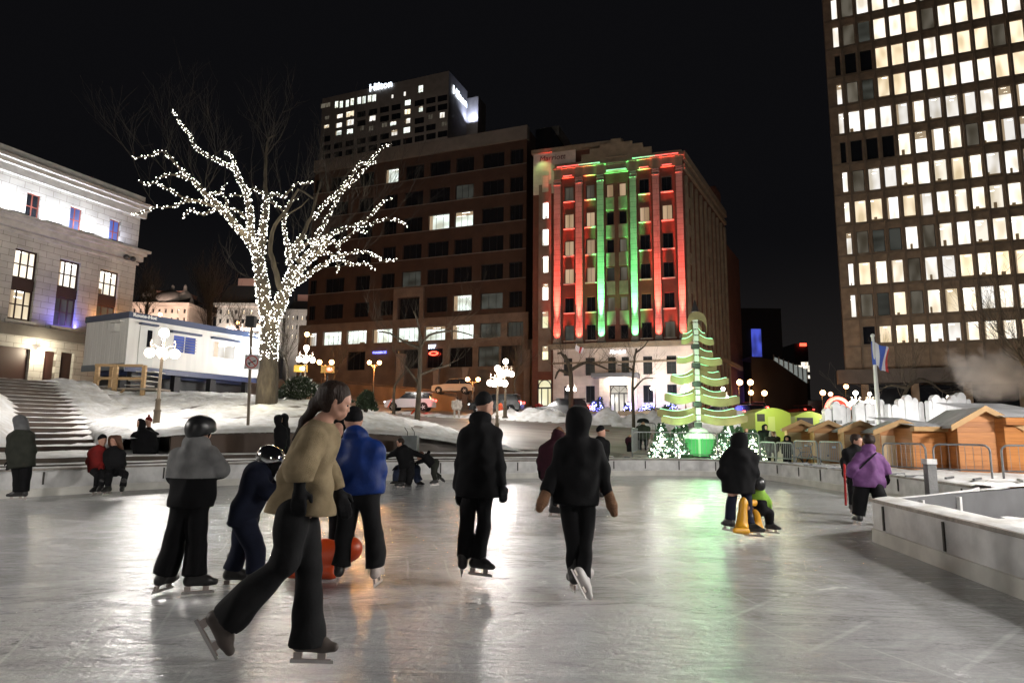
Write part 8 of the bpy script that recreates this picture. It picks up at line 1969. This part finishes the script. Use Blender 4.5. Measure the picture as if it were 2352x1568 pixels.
person('person in a red pompom hat standing close behind the stout black figure', 18.0,
 dict(head=(341, 968), neck=(342, 986), shL=(326, 998), shR=(356, 998), elL=(322, 1022), wrL=(328, 1038), elR=(360, 1022), wrR=(356, 1038), hipL=(334, 1038), hipR=(350, 1038), knL=(334, 1050), anL=(334, 1058), knR=(350, 1050), anR=(350, 1058)),
 True, True, M_blk, M_blk, face=(-.3, -.9, 0), hat=beanie(M_red, pom=M_red), fine=.024, gloves='glove', jr=(.12, .15, .15), hemv=(342, 1044), lr=(.09, .07, .06), chest=.17)
for (du, lb, Y_) in ((0, 'left one of the two dark silhouettes embracing before the brown wall', 18.3), (12, 'right and taller of the two dark silhouettes before the brown wall', 18.5)):
 person(lb, Y_, dict(head=(641 + du, 963 - du * .3), neck=(642 + du, 978), shL=(636 + du * .8, 986), shR=(652 + du * .6, 986), elL=(636 + du, 1004), wrL=(644 + du * .5, 1010), elR=(656 + du * .4, 1004), wrR=(650 + du * .2, 1010), hipL=(640 + du * .8, 1020), hipR=(650 + du * .6, 1020), knL=(641 + du * .8, 1036), anL=(641 + du * .8, 1050), knR=(649 + du * .6, 1036), anR=(649 + du * .6, 1050)),
  True, True, M_blk, M_blk, face=(.7 if du == 0 else -.7, .5, 0), hood='up', fine=.026, gloves='glove', jr=(.09, .11, .11), hemv=(645 + du * .7, 1026), lr=(.085, .065, .06), chest=.12)
Yc = 17.2
person('skater in black leaning forward with both arms spread out', Yc,
 dict(head=(919, 1016), neck=(926, 1028), shL=(916, 1034, -.1), shR=(938, 1034, .1), elL=(900, 1044, -.1), wrL=(888, 1050, -.1), elR=(958, 1042, .1), wrR=(976, 1050, .1), hipL=(926, 1066), hipR=(942, 1066), knL=(926, 1088), anL=(922, 1106, -.1), knR=(944, 1088), anR=(938, 1110)),
 True, True, M_blk, M_blk2, face=(-.9, -.4, -.1), hair=haircap(M_hair), fine=.024, gloves='glove', jr=(.11, .13, .13), hemv=(934, 1074), lr=(.11, .09, .09), ar=(.07, .06, .05), chest=.15, skates={'L': ((-.9, -.3, 0), M_boot), 'R': ((-.9, -.3, 0), M_boot)})
person('child in black bending low, pulled along at the end of the chain', Yc + .2,
 dict(head=(965, 1048), neck=(975, 1052), shL=(978, 1052, -.1), shR=(982, 1052, .1), elL=(970, 1058, -.1), wrL=(958, 1062, -.1), elR=(976, 1056, .1), wrR=(980, 1048, .1), hipL=(998, 1070, -.08), hipR=(1000, 1070, .08), knL=(996, 1086, -.08), anL=(1000, 1100, -.1), knR=(998, 1086, .08), anR=(1010, 1096, .1)),
 True, True, M_blk, M_olv, face=(-.9, -.2, -.4), hair=haircap(M_hairb), fine=.022, gloves='glove', jr=(.10, .12, .12), hemv=(994, 1068), lr=(.09, .075, .075), ar=(.06, .05, .045), chest=.13, sk=.9, skates={'L': ((-.9, -.3, -.1), M_boot), 'R': ((.6, -.3, -.5), M_boot)})
person('crouched child in slate blue trousers behind the leaning skater', Yc + .6,
 dict(head=(928, 1052), neck=(934, 1058), shL=(936, 1060, -.1), shR=(944, 1060, .1), elL=(926, 1068, -.1), wrL=(914, 1072, -.1), elR=(940, 1070, .1), wrR=(930, 1076, .1), hipL=(914, 1078), hipR=(956, 1076), knL=(910, 1090), anL=(910, 1102), knR=(956, 1092), anR=(962, 1104)),
 True, True, M_nvy, M_dblu, face=(-.9, -.2, -.4), hat=beanie(M_blk), fine=.022, gloves='glove', hemv=(936, 1080), lr=(.12, .10, .11), chest=.13, sk=.9, skates={'L': ((-.9, -.3, 0), M_boot), 'R': ((.9, -.3, 0), M_boot)})
def far_person(lb, Y, u, vt, vb, wpx, jm, pm, face, seat=False, **k):
 H_ = vb - vt; x = lambda f: u + f * wpx
 y = lambda f: vt + f * H_
 return person(lb, Y, dict(head=(u, y(.075)), neck=(u, y(.165)), shL=(x(-.33), y(.205)), shR=(x(.33), y(.205)), elL=(x(-.44), y(.37)), wrL=(x(-.38), y(.48)), elR=(x(.44), y(.37)), wrR=(x(.38), y(.48)), hipL=(x(-.18), y(.52)), hipR=(x(.18), y(.52)), knL=(x(-.2), y(.73)), anL=(x(-.2), y(.90)), knR=(x(.2), y(.73)), anR=(x(.2), y(.90))),
  True, True, jm, pm, face=face, fine=.028, gloves='glove', hemv=(u, y(.56)), sk=.9, **k)
def bicorne(hc, f, b_):
 mb = MB(); n_ = 14; vs = []
 for i in range(n_ + 1):
  a = math.pi * i / n_; vs += [(hc.x + .26 * math.cos(a), hc.y - .03, hc.z + .05 + .2 * math.sin(a) ** .7), (hc.x + .26 * math.cos(a), hc.y + .03, hc.z + .05 + .2 * math.sin(a) ** .7), (hc.x + .16 * math.cos(a), hc.y + .05, hc.z + .06), (hc.x + .16 * math.cos(a), hc.y - .05, hc.z + .06)]
 mb.add(vs, [(i * 4 + k, i * 4 + (k + 1) % 4, i * 4 + 4 + (k + 1) % 4, i * 4 + 4 + k) for i in range(n_) for k in range(4)]); mb.build('wide_hat', M_blk, b_)
far_person('onlooker in a wide fan shaped hat left of the fir plot', 28, 1477, 968, 1040, 34, M_olv, M_blk, (.4, -.9, 0), hat=bicorne, jr=(.12, .15, .15), chest=.17)
far_person('child in dark brown running in front of the slim tree', 27, 1447, 1000, 1040, 18, M_burg, M_blk, (-.6, -.7, 0), jr=(.08, .1, .11), hr=.09)
far_person('black clothed onlooker beside the lime green kiosk', 27, 1757, 975, 1062, 34, M_blk, M_blk, (.3, -.9, 0), hood='up', jr=(.11, .14, .14))
far_person('onlooker with a pale fur collar behind the barrier', 25, 1774, 990, 1072, 36, M_olv, M_blk, (.1, -1, 0), hat=lambda hc, f, b_: sdf_obj('fur_collar', ([(hc + V3((-.1, -.02, -.08)), hc + V3((-.08, -.02, .08)), .05, .04), (hc + V3((.1, -.02, -.08)), hc + V3((.08, -.02, .08)), .05, .04)], []), M_crm, b_, res=.02, k=.03), jr=(.11, .14, .14))
far_person('small black silhouette beside the first wooden hut', 24, 1808, 1003, 1074, 24, M_blk, M_blk, (-.5, -.8, 0), hood='up', jr=(.10, .13, .15))
far_person('figure between the lit firs behind the green box', 31, 1715, 985, 1040, 22, M_blk, M_blk, (0, -1, 0), jr=(.10, .12, .12))
far_person('pedestrian in a long cream coat on the street path right of the white car', 46, 1049, 912, 963, 26, M_crm, M_crm, (-.8, -.4, 0), hair=haircap(M_hair), jr=(.12, .15, .18), chest=.17)
far_person('pedestrian in a red coat by the hotel side door', 62, 1238, 924, 956, 20, M_red, M_blk, (-.8, -.4, 0), jr=(.14, .2, .2), chest=.2)
# ================================================================ CARS
M_tyre = mat('tyre', (0.012, 0.012, 0.012), 0.8); M_rim = mat('alloy_rim', (0.45, 0.45, 0.46), 0.35, 0.8)
M_tail = emis('tail_light', (1.0, 0.04, 0.03), 7.0); M_head = emis('head_light', (0.9, 0.95, 1.0), 9.0)
def car(loc, rz, label, paint, L=4.6, H=1.65, suv=True, lights=True, group='cars on the street'):
 rt = empty('car', loc, label, 'car', group, rz=rz); h = L / 4.6
 k = H / 1.65
 low = [(-2.28, .35), (-2.30, .75), (-2.22, 1.02), (-2.0, 1.08), (.75, 1.06), (1.0, 1.02), (2.0, .90), (2.24, .74), (2.30, .45), (2.22, .28)]
 cab = [(-2.18, 1.02), (-1.95, 1.50), (-1.5, 1.63), (.0, 1.63), (.35, 1.56), (1.12, 1.0)] if suv else [(-1.7, 1.02), (-1.0, 1.42), (-.4, 1.48), (.2, 1.46), (1.15, 1.0)]
 def loft(name, prof, ws, m, par=rt, sh=None):
  mb = MB(); n_ = len(prof); vs = []
  for w_, s_, lift in ws:
   cx_ = sum(p[0] for p in prof) / n_
   for x, z in prof: vs.append(((cx_ + (x - cx_) * s_) * h, w_, (z + (lift if z > 1.2 else 0)) * k))
  mb.add(vs, [tuple(range(n_)), tuple(range(len(vs) - 1, len(vs) - n_ - 1, -1))] + [(j * n_ + i, j * n_ + (i + 1) % n_, (j + 1) * n_ + (i + 1) % n_, (j + 1) * n_ + i) for j in range(len(ws) - 1) for i in range(n_)])
  return mb.build(name, m, par, loc=(0, 0, 0))
 loft('body', low, [(-.90, .955, 0), (-.84, .99, 0), (-.5, 1, 0), (.5, 1, 0), (.84, .99, 0), (.90, .955, 0)], paint)
 loft('glasshouse', cab, [(-.78, .93, -.05), (-.66, .96, -.01), (.66, .96, -.01), (.78, .93, -.05)], M_glass)
 roof = [(x, z) for x, z in cab if z > 1.4]; x0, x1 = min(p[0] for p in roof), max(p[0] for p in roof); zr = max(p[1] for p in roof)
 mb = MB(); mb.box(x0 * h, x1 * h, -.62, .62, zr * k - .03, zr * k + .03); mb.build('roof', paint, rt, loc=(0, 0, 0))
 for x_ in ((x0 + x1) / 2 - .05,):
  for s_ in (-1, 1): mb = MB(); mb.bar((x_ * h, s_ * .80, 1.04 * k), (x_ * h, s_ * .68, zr * k - .02), .09, .03); mb.build('door_pillar', paint, rt, loc=(0, 0, 0))
 for x_ in (-1.42, 1.42):
  for s_ in (-1, 1):
   mb = MB(); Mx = Matrix.Translation((x_ * h, s_ * .84, .34)) @ Matrix.Rotation(R(90), 4, 'X'); mb.lathe([(.20, -.11), (.33, -.11), (.35, -.06), (.35, .06), (.33, .11), (.20, .11)], (x_ * h, s_ * .84, .34), 18, Matrix.Rotation(R(90), 4, 'X')); w_ = mb.build('wheel', M_tyre, rt, loc=(0, 0, 0), smooth=False)
   mb = MB()
   for q in range(5): a = q * 1.2566; mb.bar((x_ * h, s_ * .965, .34), (x_ * h + .2 * math.cos(a), s_ * .955, .34 + .2 * math.sin(a)), .05, .03)
   mb.build('rim', M_rim, w_, loc=(0, 0, 0))
   mb = MB(); mb.prism([((x_ + .42 * math.cos(math.pi * q / 10)) * h if 1 else 0, .34 + .42 * math.sin(math.pi * q / 10)) for q in range(11)], 0, .02, Matrix(((1, 0, 0, 0), (0, 0, s_, s_ * .905 - (0 if s_ > 0 else 0)), (0, 1, 0, 0), (0, 0, 0, 1)))); mb.build('wheel_arch', M_dark, rt, loc=(0, 0, 0))
 for s_ in (-1, 1):
  mb = MB(); mb.cbox((-2.2 * h, s_ * .72, .98 * k), .22, .24, .16); mb.build('tail_light', M_tail if lights else M_red, rt, loc=(0, 0, 0))
  mb = MB(); mb.cbox((2.16 * h, s_ * .66, .76 * k), .2, .28, .12); mb.build('head_light', M_head if lights else M_white, rt, loc=(0, 0, 0))
 return rt
M_cw = mat('white_car_paint', (0.55, 0.56, 0.60), 0.25); M_cb = mat('black_car_paint', (0.008, 0.008, 0.010), 0.2); M_cbg = mat('beige_car_paint', (0.40, 0.33, 0.25), 0.4); M_cs = mat('silver_car_paint', (0.35, 0.33, 0.33), 0.3); M_cr = mat('dark_red_car', (0.16, 0.02, 0.02), 0.3)
def car_at(u, vb, Y, rz, *a, **k): p = P(u, vb, Y); return car((p.x, p.y, p.z), rz, *a, **k)
car_at(942, 944, 57, R(176), 'white SUV driving left past the brown ramp, its tail lights red', M_cw, 4.35, 1.65)
car_at(1288, 962, 51, R(172), 'black SUV driving left in front of the hotel, its head lights on', M_cb, 4.6, 1.6)
car_at(1140, 950, 54, R(168), 'black car mostly hidden behind the man in the beanie', M_cb, 4.5, 1.6)
car_at(1640, 972, 51, R(165), 'silver car with glowing tail light behind the wooden tree sculpture', M_cs, 4.6, 1.5, suv=False)
car_at(1040, 905, 68, R(175), 'beige SUV parked high on the ramp behind the railing', M_cbg, 4.4, 1.6, lights=False)
for i, (u, v, Y) in enumerate(((1712, 968, 60), (1722, 955, 72), (1836, 955, 95))): car_at(u, v, Y, R(105), ['nearest dark red car queuing right of the sculpture', 'second dark red car queuing on the side street', 'distant car low on the side street behind the lime kiosk'][i], M_cr, 4.5, 1.5, group='cars queuing on the side street')
for u, v, Y, c_ in ((1346, 948, 50.2, 60), (985, 928, 56, 40), (1595, 972, 50, 60)): point('brake_glow', P(u, v, Y) - Vector((0, 1.2, 0)), c_, (1, .05, .03), .1)
def r8(x, y, Y): u, v = z8(x, y); return P(u, v, Y)
M_ramp = mat('tan_ramp_concrete', (0.26, 0.17, 0.11), 0.8, noise=0.35, nscale=.6, bump=.2)
root = empty('ramp_wall', r8(900, 700, 72), 'long tan concrete ramp wall climbing left along the brick office block', 'wall')
A = [r8(440, 560, 78), r8(880, 585, 74), r8(1300, 620, 70), r8(1640, 690, 66)]; mb = MB(); vs = []
for p in A: vs += [(p.x, p.y, p.z - 5), (p.x, p.y, p.z), (p.x, p.y + 1.2, p.z), (p.x, p.y + 1.2, p.z - 5)]
mb.add(vs, [(i * 4 + k, i * 4 + k + 1, i * 4 + 5 + k, i * 4 + 4 + k) for i in range(3) for k in range(3)] + [(12, 13, 14, 15)]); mb.build('wall', M_ramp, root)
mb = MB(); vs = []
for p, t_ in zip(A, (r8(440, 510, 78), r8(880, 560, 74), r8(1300, 600, 70), r8(1640, 650, 66))): mb.tube([(p.x, p.y, p.z), (t_.x, p.y, t_.z)], .05, 5)
T8 = [r8(440, 520, 78), r8(880, 572, 74), r8(1300, 608, 70), r8(1640, 655, 66)]
mb.tube(T8, .05, 6)
for i in range(3):
 for q in range(24): a = A[i].lerp(A[i + 1], q / 24); b_ = T8[i].lerp(T8[i + 1], q / 24); mb.tube([a, b_], .015, 4, cap=False)
mb.build('railing', M_ramp, root)
for i, (x0, x1, y0, y1) in enumerate(((1430, 1485, 425, 660), (1690, 1745, 425, 760), (2240, 2300, 260, 800), (1100, 1180, 300, 520))):
 a = r8(x0, y1, 78); b_ = r8(x1, y0, 78); rt = empty('stone_pier', (a.x, 78, a.z), ['short pier left of the dark shop bay', 'tall pier right of the dark shop bay', 'tall stone pier by the glazed entrance', 'brown pier behind the ramp railing'][i], 'pier', 'stone piers of the arcade'); mb = MB(); mb.box(a.x, b_.x, 78, 79, a.z - 1.5, b_.z - .3); mb.build('shaft', M_bkdull, rt); mb = MB(); mb.box(a.x - .1, b_.x + .1, 77.9, 79.1, b_.z - .3, b_.z); mb.build('cap', M_bkdull, rt)
for u, v, Y, c_, lb in ((690, 846, 44, M_nw, 'yellow traffic signal showing white blue, left of the twin orange lamp'), (752, 848, 50, M_nr, 'horizontal traffic signal glowing red beside the twin orange lamp')):
 p = P(u, v, Y); s_ = 1 / ppm(Y); rt = empty('traffic_signal', (p.x, p.y, p.z - 1), lb, 'traffic light', 'traffic signals by the ramp'); mb = MB(); mb.box(p.x - 15 * s_, p.x + 15 * s_, Y, Y + .2, p.z - 8 * s_, p.z + 8 * s_); mb.build('housing', mat('yellow_signal', (0.5, 0.28, 0.03), .5), rt); mb = MB(); mb.sphere((p.x + 5 * s_, Y - .02, p.z), 4.5 * s_, 10, 6, (1.6, .4, 1)); mb.build('lens', c_, rt)
 mb = MB(); mb.tube([(p.x, Y + .1, p.z - 7 * s_), (p.x, Y + .1, H1(p.x, Y) - .3)], .06, 6); mb.build('pole', M_iron, rt)
for (x, y, x2, y2, Y, lb) in ((1030, 780, 1070, 700, 45, 'orange snow stake leaning before the white SUV wheel'), (1240, 835, 1280, 790, 36, 'orange snow stake at the foot of the leaning street tree')):
 mb = MB(); mb.tube([r8(x, y, Y), r8(x2, y2, Y)], .05, 6); tag(mb.build('snow_stake', M_ora), lb, 'snow stake', 'orange snow stakes')
p = r8(2035, 860, 47); rt = empty('hydrant', (p.x, 47, p.z), 'red orange fire hydrant on the kerb, right of the beanie man', 'hydrant'); mb = MB(); mb.lathe([(.2, 0), (.2, .1), (.13, .12), (.13, .7), (.17, .74), (.15, .9), (.04, 1.0)], (p.x, 47, p.z), 12); mb.build('barrel', M_ora, rt); mb = MB(); mb.tube([(p.x - .28, 47, p.z + .6), (p.x + .28, 47, p.z + .6)], .07, 8); mb.build('outlet', M_ora, rt)
# ================================================================ FAR BUILDINGS
M_par = mat('pale_grey_stone', (0.36, 0.33, 0.30), 0.85, noise=.25, nscale=.3); M_mansard = mat('dark_mansard', (0.03, 0.03, 0.032), .6)
zP = zc(320, 660, 4.704)
def far_block(name, pts, Y, label, m, cols, rows, lit=.5, roof=0, cat='public building', tint=L_warm):
 (xl_, yt_), (xr_, yb_) = pts; a = P(*zP(xl_, yt_), Y); b_ = P(*zP(xr_, yb_), Y); rt = empty(name, (a.x, Y, b_.z), label, cat)
 W_, H_ = b_.x - a.x, a.z - b_.z; hs = []
 for i in range(cols):
  for j in range(rows): x = W_ * (i + .5) / cols; z = H_ * (j + .45) / rows; hs.append((x - W_ / cols * .17, x + W_ / cols * .17, z - H_ / rows * .24, z + H_ / rows * .24))
 mb = MB(); holed(mb, 0, W_, -14, H_, hs, 0, .5); mb.box(0, W_, .7, 14, -14, H_); mb.build('wall', m, rt, loc=(0, 0, 0))
 for h_ in hs: window(rt, (h_[0] + h_[1]) / 2, (h_[2] + h_[3]) / 2, round(h_[1] - h_[0], 1), round(h_[3] - h_[2], 1), M_dark, tint if rr_.random() < lit else M_glass, (0, 0), y=.3, fw=.1)
 if roof: mb = MB(); mb.box(-.6, W_ + .6, -.8, 14.5, H_, H_ + .8); mb.build('cornice', m, rt, loc=(0, 0, 0)); mb = MB(); mb.add([(0, .2, H_ + .8), (W_, .2, H_ + .8), (W_ - 1, 3, H_ + .8 + roof), (1, 3, H_ + .8 + roof), (1, 12, H_ + .8 + roof), (W_ - 1, 12, H_ + .8 + roof)], [(0, 1, 2, 3), (3, 2, 5, 4)]); mb.build('mansard_roof', M_mansard, rt, loc=(0, 0, 0)); mb = MB(); mb.box(W_ * .3, W_ * .8, 3, 10, H_ + .8 + roof, H_ + 2.6 + roof); mb.build('roof_pavilion', mat('copper_pink_stone', (.35, .2, .16), .8), rt, loc=(0, 0, 0))
 return rt, a, b_
rt, a, b_ = far_block('public_building', ((1050, 500), (1560, 830)), 150, 'grey public building with a dark mansard roof left of the lit tree trunk', M_par, 6, 3, .35, 5)
area('facade_wash', (a.x + 8, 138, b_.z - 2), (a.x + 14, 150, b_.z + 8), 22, .6, 5200, (1, .9, .8), rt)
rt, a, b_ = far_block('public_building', ((1860, 570), (2110, 900)), 170, 'grey windowed wing seen between the lit tree and the brick block', M_par, 5, 3, .5, 3)
area('facade_wash', (a.x + 4, 160, b_.z - 2), (a.x + 8, 170, b_.z + 8), 14, .6, 2600, (1, .92, .85), rt)
rt, a, b_ = far_block('domed_palace', ((40, 490), (690, 700)), 160, 'floodlit palace with small domes seen over the white trailer', mat('floodlit_cream_stone', (.5, .43, .36), .8, noise=.3, nscale=.3), 9, 2, .3, 2)
for fx, r_ in ((.18, 3.2), (.55, 4.4), (.78, 2.4)): mb = MB(); mb.lathe([(r_, 0), (r_, 1), (r_ * .95, 2.2), (r_ * .75, 3.6), (r_ * .4, 4.6), (.5, 5), (.4, 6), (.05, 6.6)], ((b_.x - a.x) * fx, 4, a.z - b_.z), 14); mb.build('dome', M_par, rt, loc=(0, 0, 0), smooth=True)
for q in range(3): area('facade_wash', (a.x + 6 + q * 14, 150, b_.z - 3), (a.x + 6 + q * 14, 160, b_.z + 9), 10, .6, 3600, (1, .72, .6), rt)
zR = zc(1850, 780, 3.313)
def pr4(x, y, Y): u, v = zR(x, y); return P(u, v, Y)
a = pr4(450, 260, 230); b_ = pr4(580, 620, 230); rt = empty('far_tower', (a.x, 230, b_.z), 'distant black tower with a red sign and a few rows of lit windows', 'tower'); mb = MB(); mb.box(a.x, b_.x, 230, 245, b_.z - 10, a.z); mb.build('wall', M_dark, rt)
mb = MB(); p = pr4(528, 268, 229); mb.box(p.x - 1.1, p.x + 1.1, 229.2, 229.8, p.z - .5, p.z + .5); mb.build('red_sign', M_nr, rt)
for r_, (y, xs0, xs1) in enumerate(((425, 512, 572), (452, 458, 582), (480, 472, 582), (508, 512, 560), (535, 565, 585))):
 for i in range(int((xs1 - xs0) / 13)): p = pr4(xs0 + 6 + i * 13, y, 229.9); mb = MB(); mb.box(p.x - .45, p.x + .3, 229.85, 229.95, p.z - .6, p.z + .5); mb.build('window', L_cream, rt)
a = pr4(90, 140, 120); b_ = pr4(180, 370, 120); rt = empty('blue_lit_building', (a.x, 120, b_.z), 'narrow building face glowing blue beside the brick hotel', 'building'); mb = MB(); mb.box(a.x - 3, b_.x + 4, 120, 130, b_.z - 18, a.z + 4); mb.build('wall', M_dark, rt)
mb = MB(); mb.box(a.x, b_.x, 119.8, 119.95, b_.z, a.z); mb.build('glowing_panel', litwin('blue_panel', (.10, .14, .9), .8, .3), rt)
rt = empty('stepped_overpass', pr4(300, 500, 100), 'dark overpass descending right with a pale lit glass railing', 'overpass'); T = [pr4(90, 365, 96), pr4(275, 395, 100), pr4(555, 590, 106)]
mb = MB(); mb.add([tuple(T[0]), tuple(T[1]), tuple(T[2]), (T[2].x, T[2].y, T[2].z - 3), (T[2].x, T[2].y, -1), (T[0].x, T[0].y, -1)] + [(p[0], p[1] + 6, p[2]) for p in (T[0], T[1], T[2])], [(0, 1, 2, 3, 4, 5), (0, 6, 7, 1), (1, 7, 8, 2)]); mb.build('wall', mat('dark_brown_side', (.03, .02, .015), .8), rt)
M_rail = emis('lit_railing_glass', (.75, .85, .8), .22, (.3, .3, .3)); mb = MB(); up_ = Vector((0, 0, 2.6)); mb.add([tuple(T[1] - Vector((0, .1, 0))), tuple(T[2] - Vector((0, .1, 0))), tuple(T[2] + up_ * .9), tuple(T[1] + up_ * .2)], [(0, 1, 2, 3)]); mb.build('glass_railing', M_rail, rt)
for i in range(8): p = T[1].lerp(T[2], i / 7); mb = MB(); mb.box(p.x - .08, p.x + .08, p.y - .3, p.y - .15, p.z, p.z + 2.4 - 1.6 * (1 - i / 7)); mb.build('rail_post', M_steel, rt)
for i, (x, y, Y) in enumerate(((170, 690, 100), (172, 725, 100), (350, 770, 120))): p = pr4(x, y, Y); mb = MB(); mb.box(p.x - .9, p.x + .9, Y, Y + .3, p.z - .9, p.z + .9); rt = empty('blue_sign', (p.x, Y, p.z), ['upper of two blue lit signs down the side street', 'lower of two blue lit signs down the side street', 'small blue lit sign low at the far end of the side street'][i], 'sign', 'blue lit signs'); mb.build('panel', M_nb, rt); mb = MB(); mb.tube([(p.x, Y + .2, p.z), (p.x, Y + .2, p.z - 6)], .12, 6); mb.build('pole', M_iron, rt)
p = z4p(520, 1270, 22.0); rt = empty('bicycle', (p.x, p.y, .2), 'dark bicycle leaning at the front of the first wooden hut', 'bicycle')
for dx in (-.3, .35): mb = MB(); mb.tube([(p.x + dx + .27 * math.cos(k * .3927), p.y - .1, .47 + .27 * math.sin(k * .3927)) for k in range(17)], .02, 6, cap=False); mb.build('wheel', M_tyre, rt)
mb = MB(); F_ = lambda x, z: (p.x + x, p.y - .1, z); mb.tube([F_(-.3, .47), F_(0, .45), F_(.26, .9), F_(-.1, .88), F_(-.3, .47)], .018, 6).tube([F_(0, .45), F_(-.14, 1.0)], .018, 6).tube([F_(.35, .47), F_(.24, 1.05)], .018, 6); mb.build('frame', M_iron, rt)
mb = MB(); mb.tube([F_(.14, 1.1), F_(.24, 1.06), F_(.34, 1.14), F_(.30, 1.2)], .018, 6); mb.build('handlebar', M_iron, rt); mb = MB(); mb.sphere((p.x - .14, p.y - .1, 1.02), .1, 8, 5, (1.2, .6, .3)); mb.build('saddle', M_iron, rt)
m, n, b = newmat('steam'); n.nodes.remove(b); vo = n.nodes.new('ShaderNodeVolumePrincipled'); vo.inputs['Color'].default_value = (.95, .9, .85, 1); vo.inputs['Anisotropy'].default_value = .2
tc = n.nodes.new('ShaderNodeTexCoord'); nz = n.nodes.new('ShaderNodeTexNoise'); nz.inputs['Scale'].default_value = .7; nz.inputs['Detail'].default_value = 4; nz.inputs['Distortion'].default_value = .8; n.links.new(tc.outputs['Object'], nz.inputs['Vector'])
ln = n.nodes.new('ShaderNodeVectorMath'); ln.operation = 'LENGTH'; mp = n.nodes.new('ShaderNodeMapping'); mp.inputs['Scale'].default_value = (.27, .6, .5); n.links.new(tc.outputs['Object'], mp.inputs[0]); n.links.new(mp.outputs[0], ln.inputs[0])
mr = n.nodes.new('ShaderNodeMapRange'); mr.inputs[1].default_value = .2; mr.inputs[2].default_value = 1.0; mr.inputs[3].default_value = .30; mr.inputs[4].default_value = -.25; n.links.new(ln.outputs['Value'], mr.inputs[0])
ad = n.nodes.new('ShaderNodeMath'); ad.operation = 'ADD'; n.links.new(nz.outputs[0], ad.inputs[0]); n.links.new(mr.outputs[0], ad.inputs[1])
m2 = n.nodes.new('ShaderNodeMapRange'); m2.inputs[1].default_value = .48; m2.inputs[2].default_value = .9; m2.inputs[3].default_value = 0; m2.inputs[4].default_value = 1.8; n.links.new(ad.outputs[0], m2.inputs[0]); n.links.new(m2.outputs[0], vo.inputs['Density']); n.links.new(vo.outputs[0], n.nodes['Material Output'].inputs['Volume'])
p = z4p(2160, 500, 33); mb = MB(); mb.box(-3.8, 3.8, -1.4, 1.4, -2.1, 2.3); o = mb.build('steam', m, loc=(p.x, p.y, p.z), rot=(0, R(10), 0)); o['kind'] = 'stuff'
point('fire_lamp', z4p(2300, 660, 31.0), 160, (1, .72, .45), .3); point('fire_lamp', z4p(2120, 640, 31.5), 60, (1, .9, .8), .3)
area('added_hotel_fill', (-45, 195, 48), (-30, 245, 66), 40, 3, 10000, (1, .86, .74))  # added light without a visible source, lifts the far hotel slab
print('OBJECTS', len(bpy.data.objects))
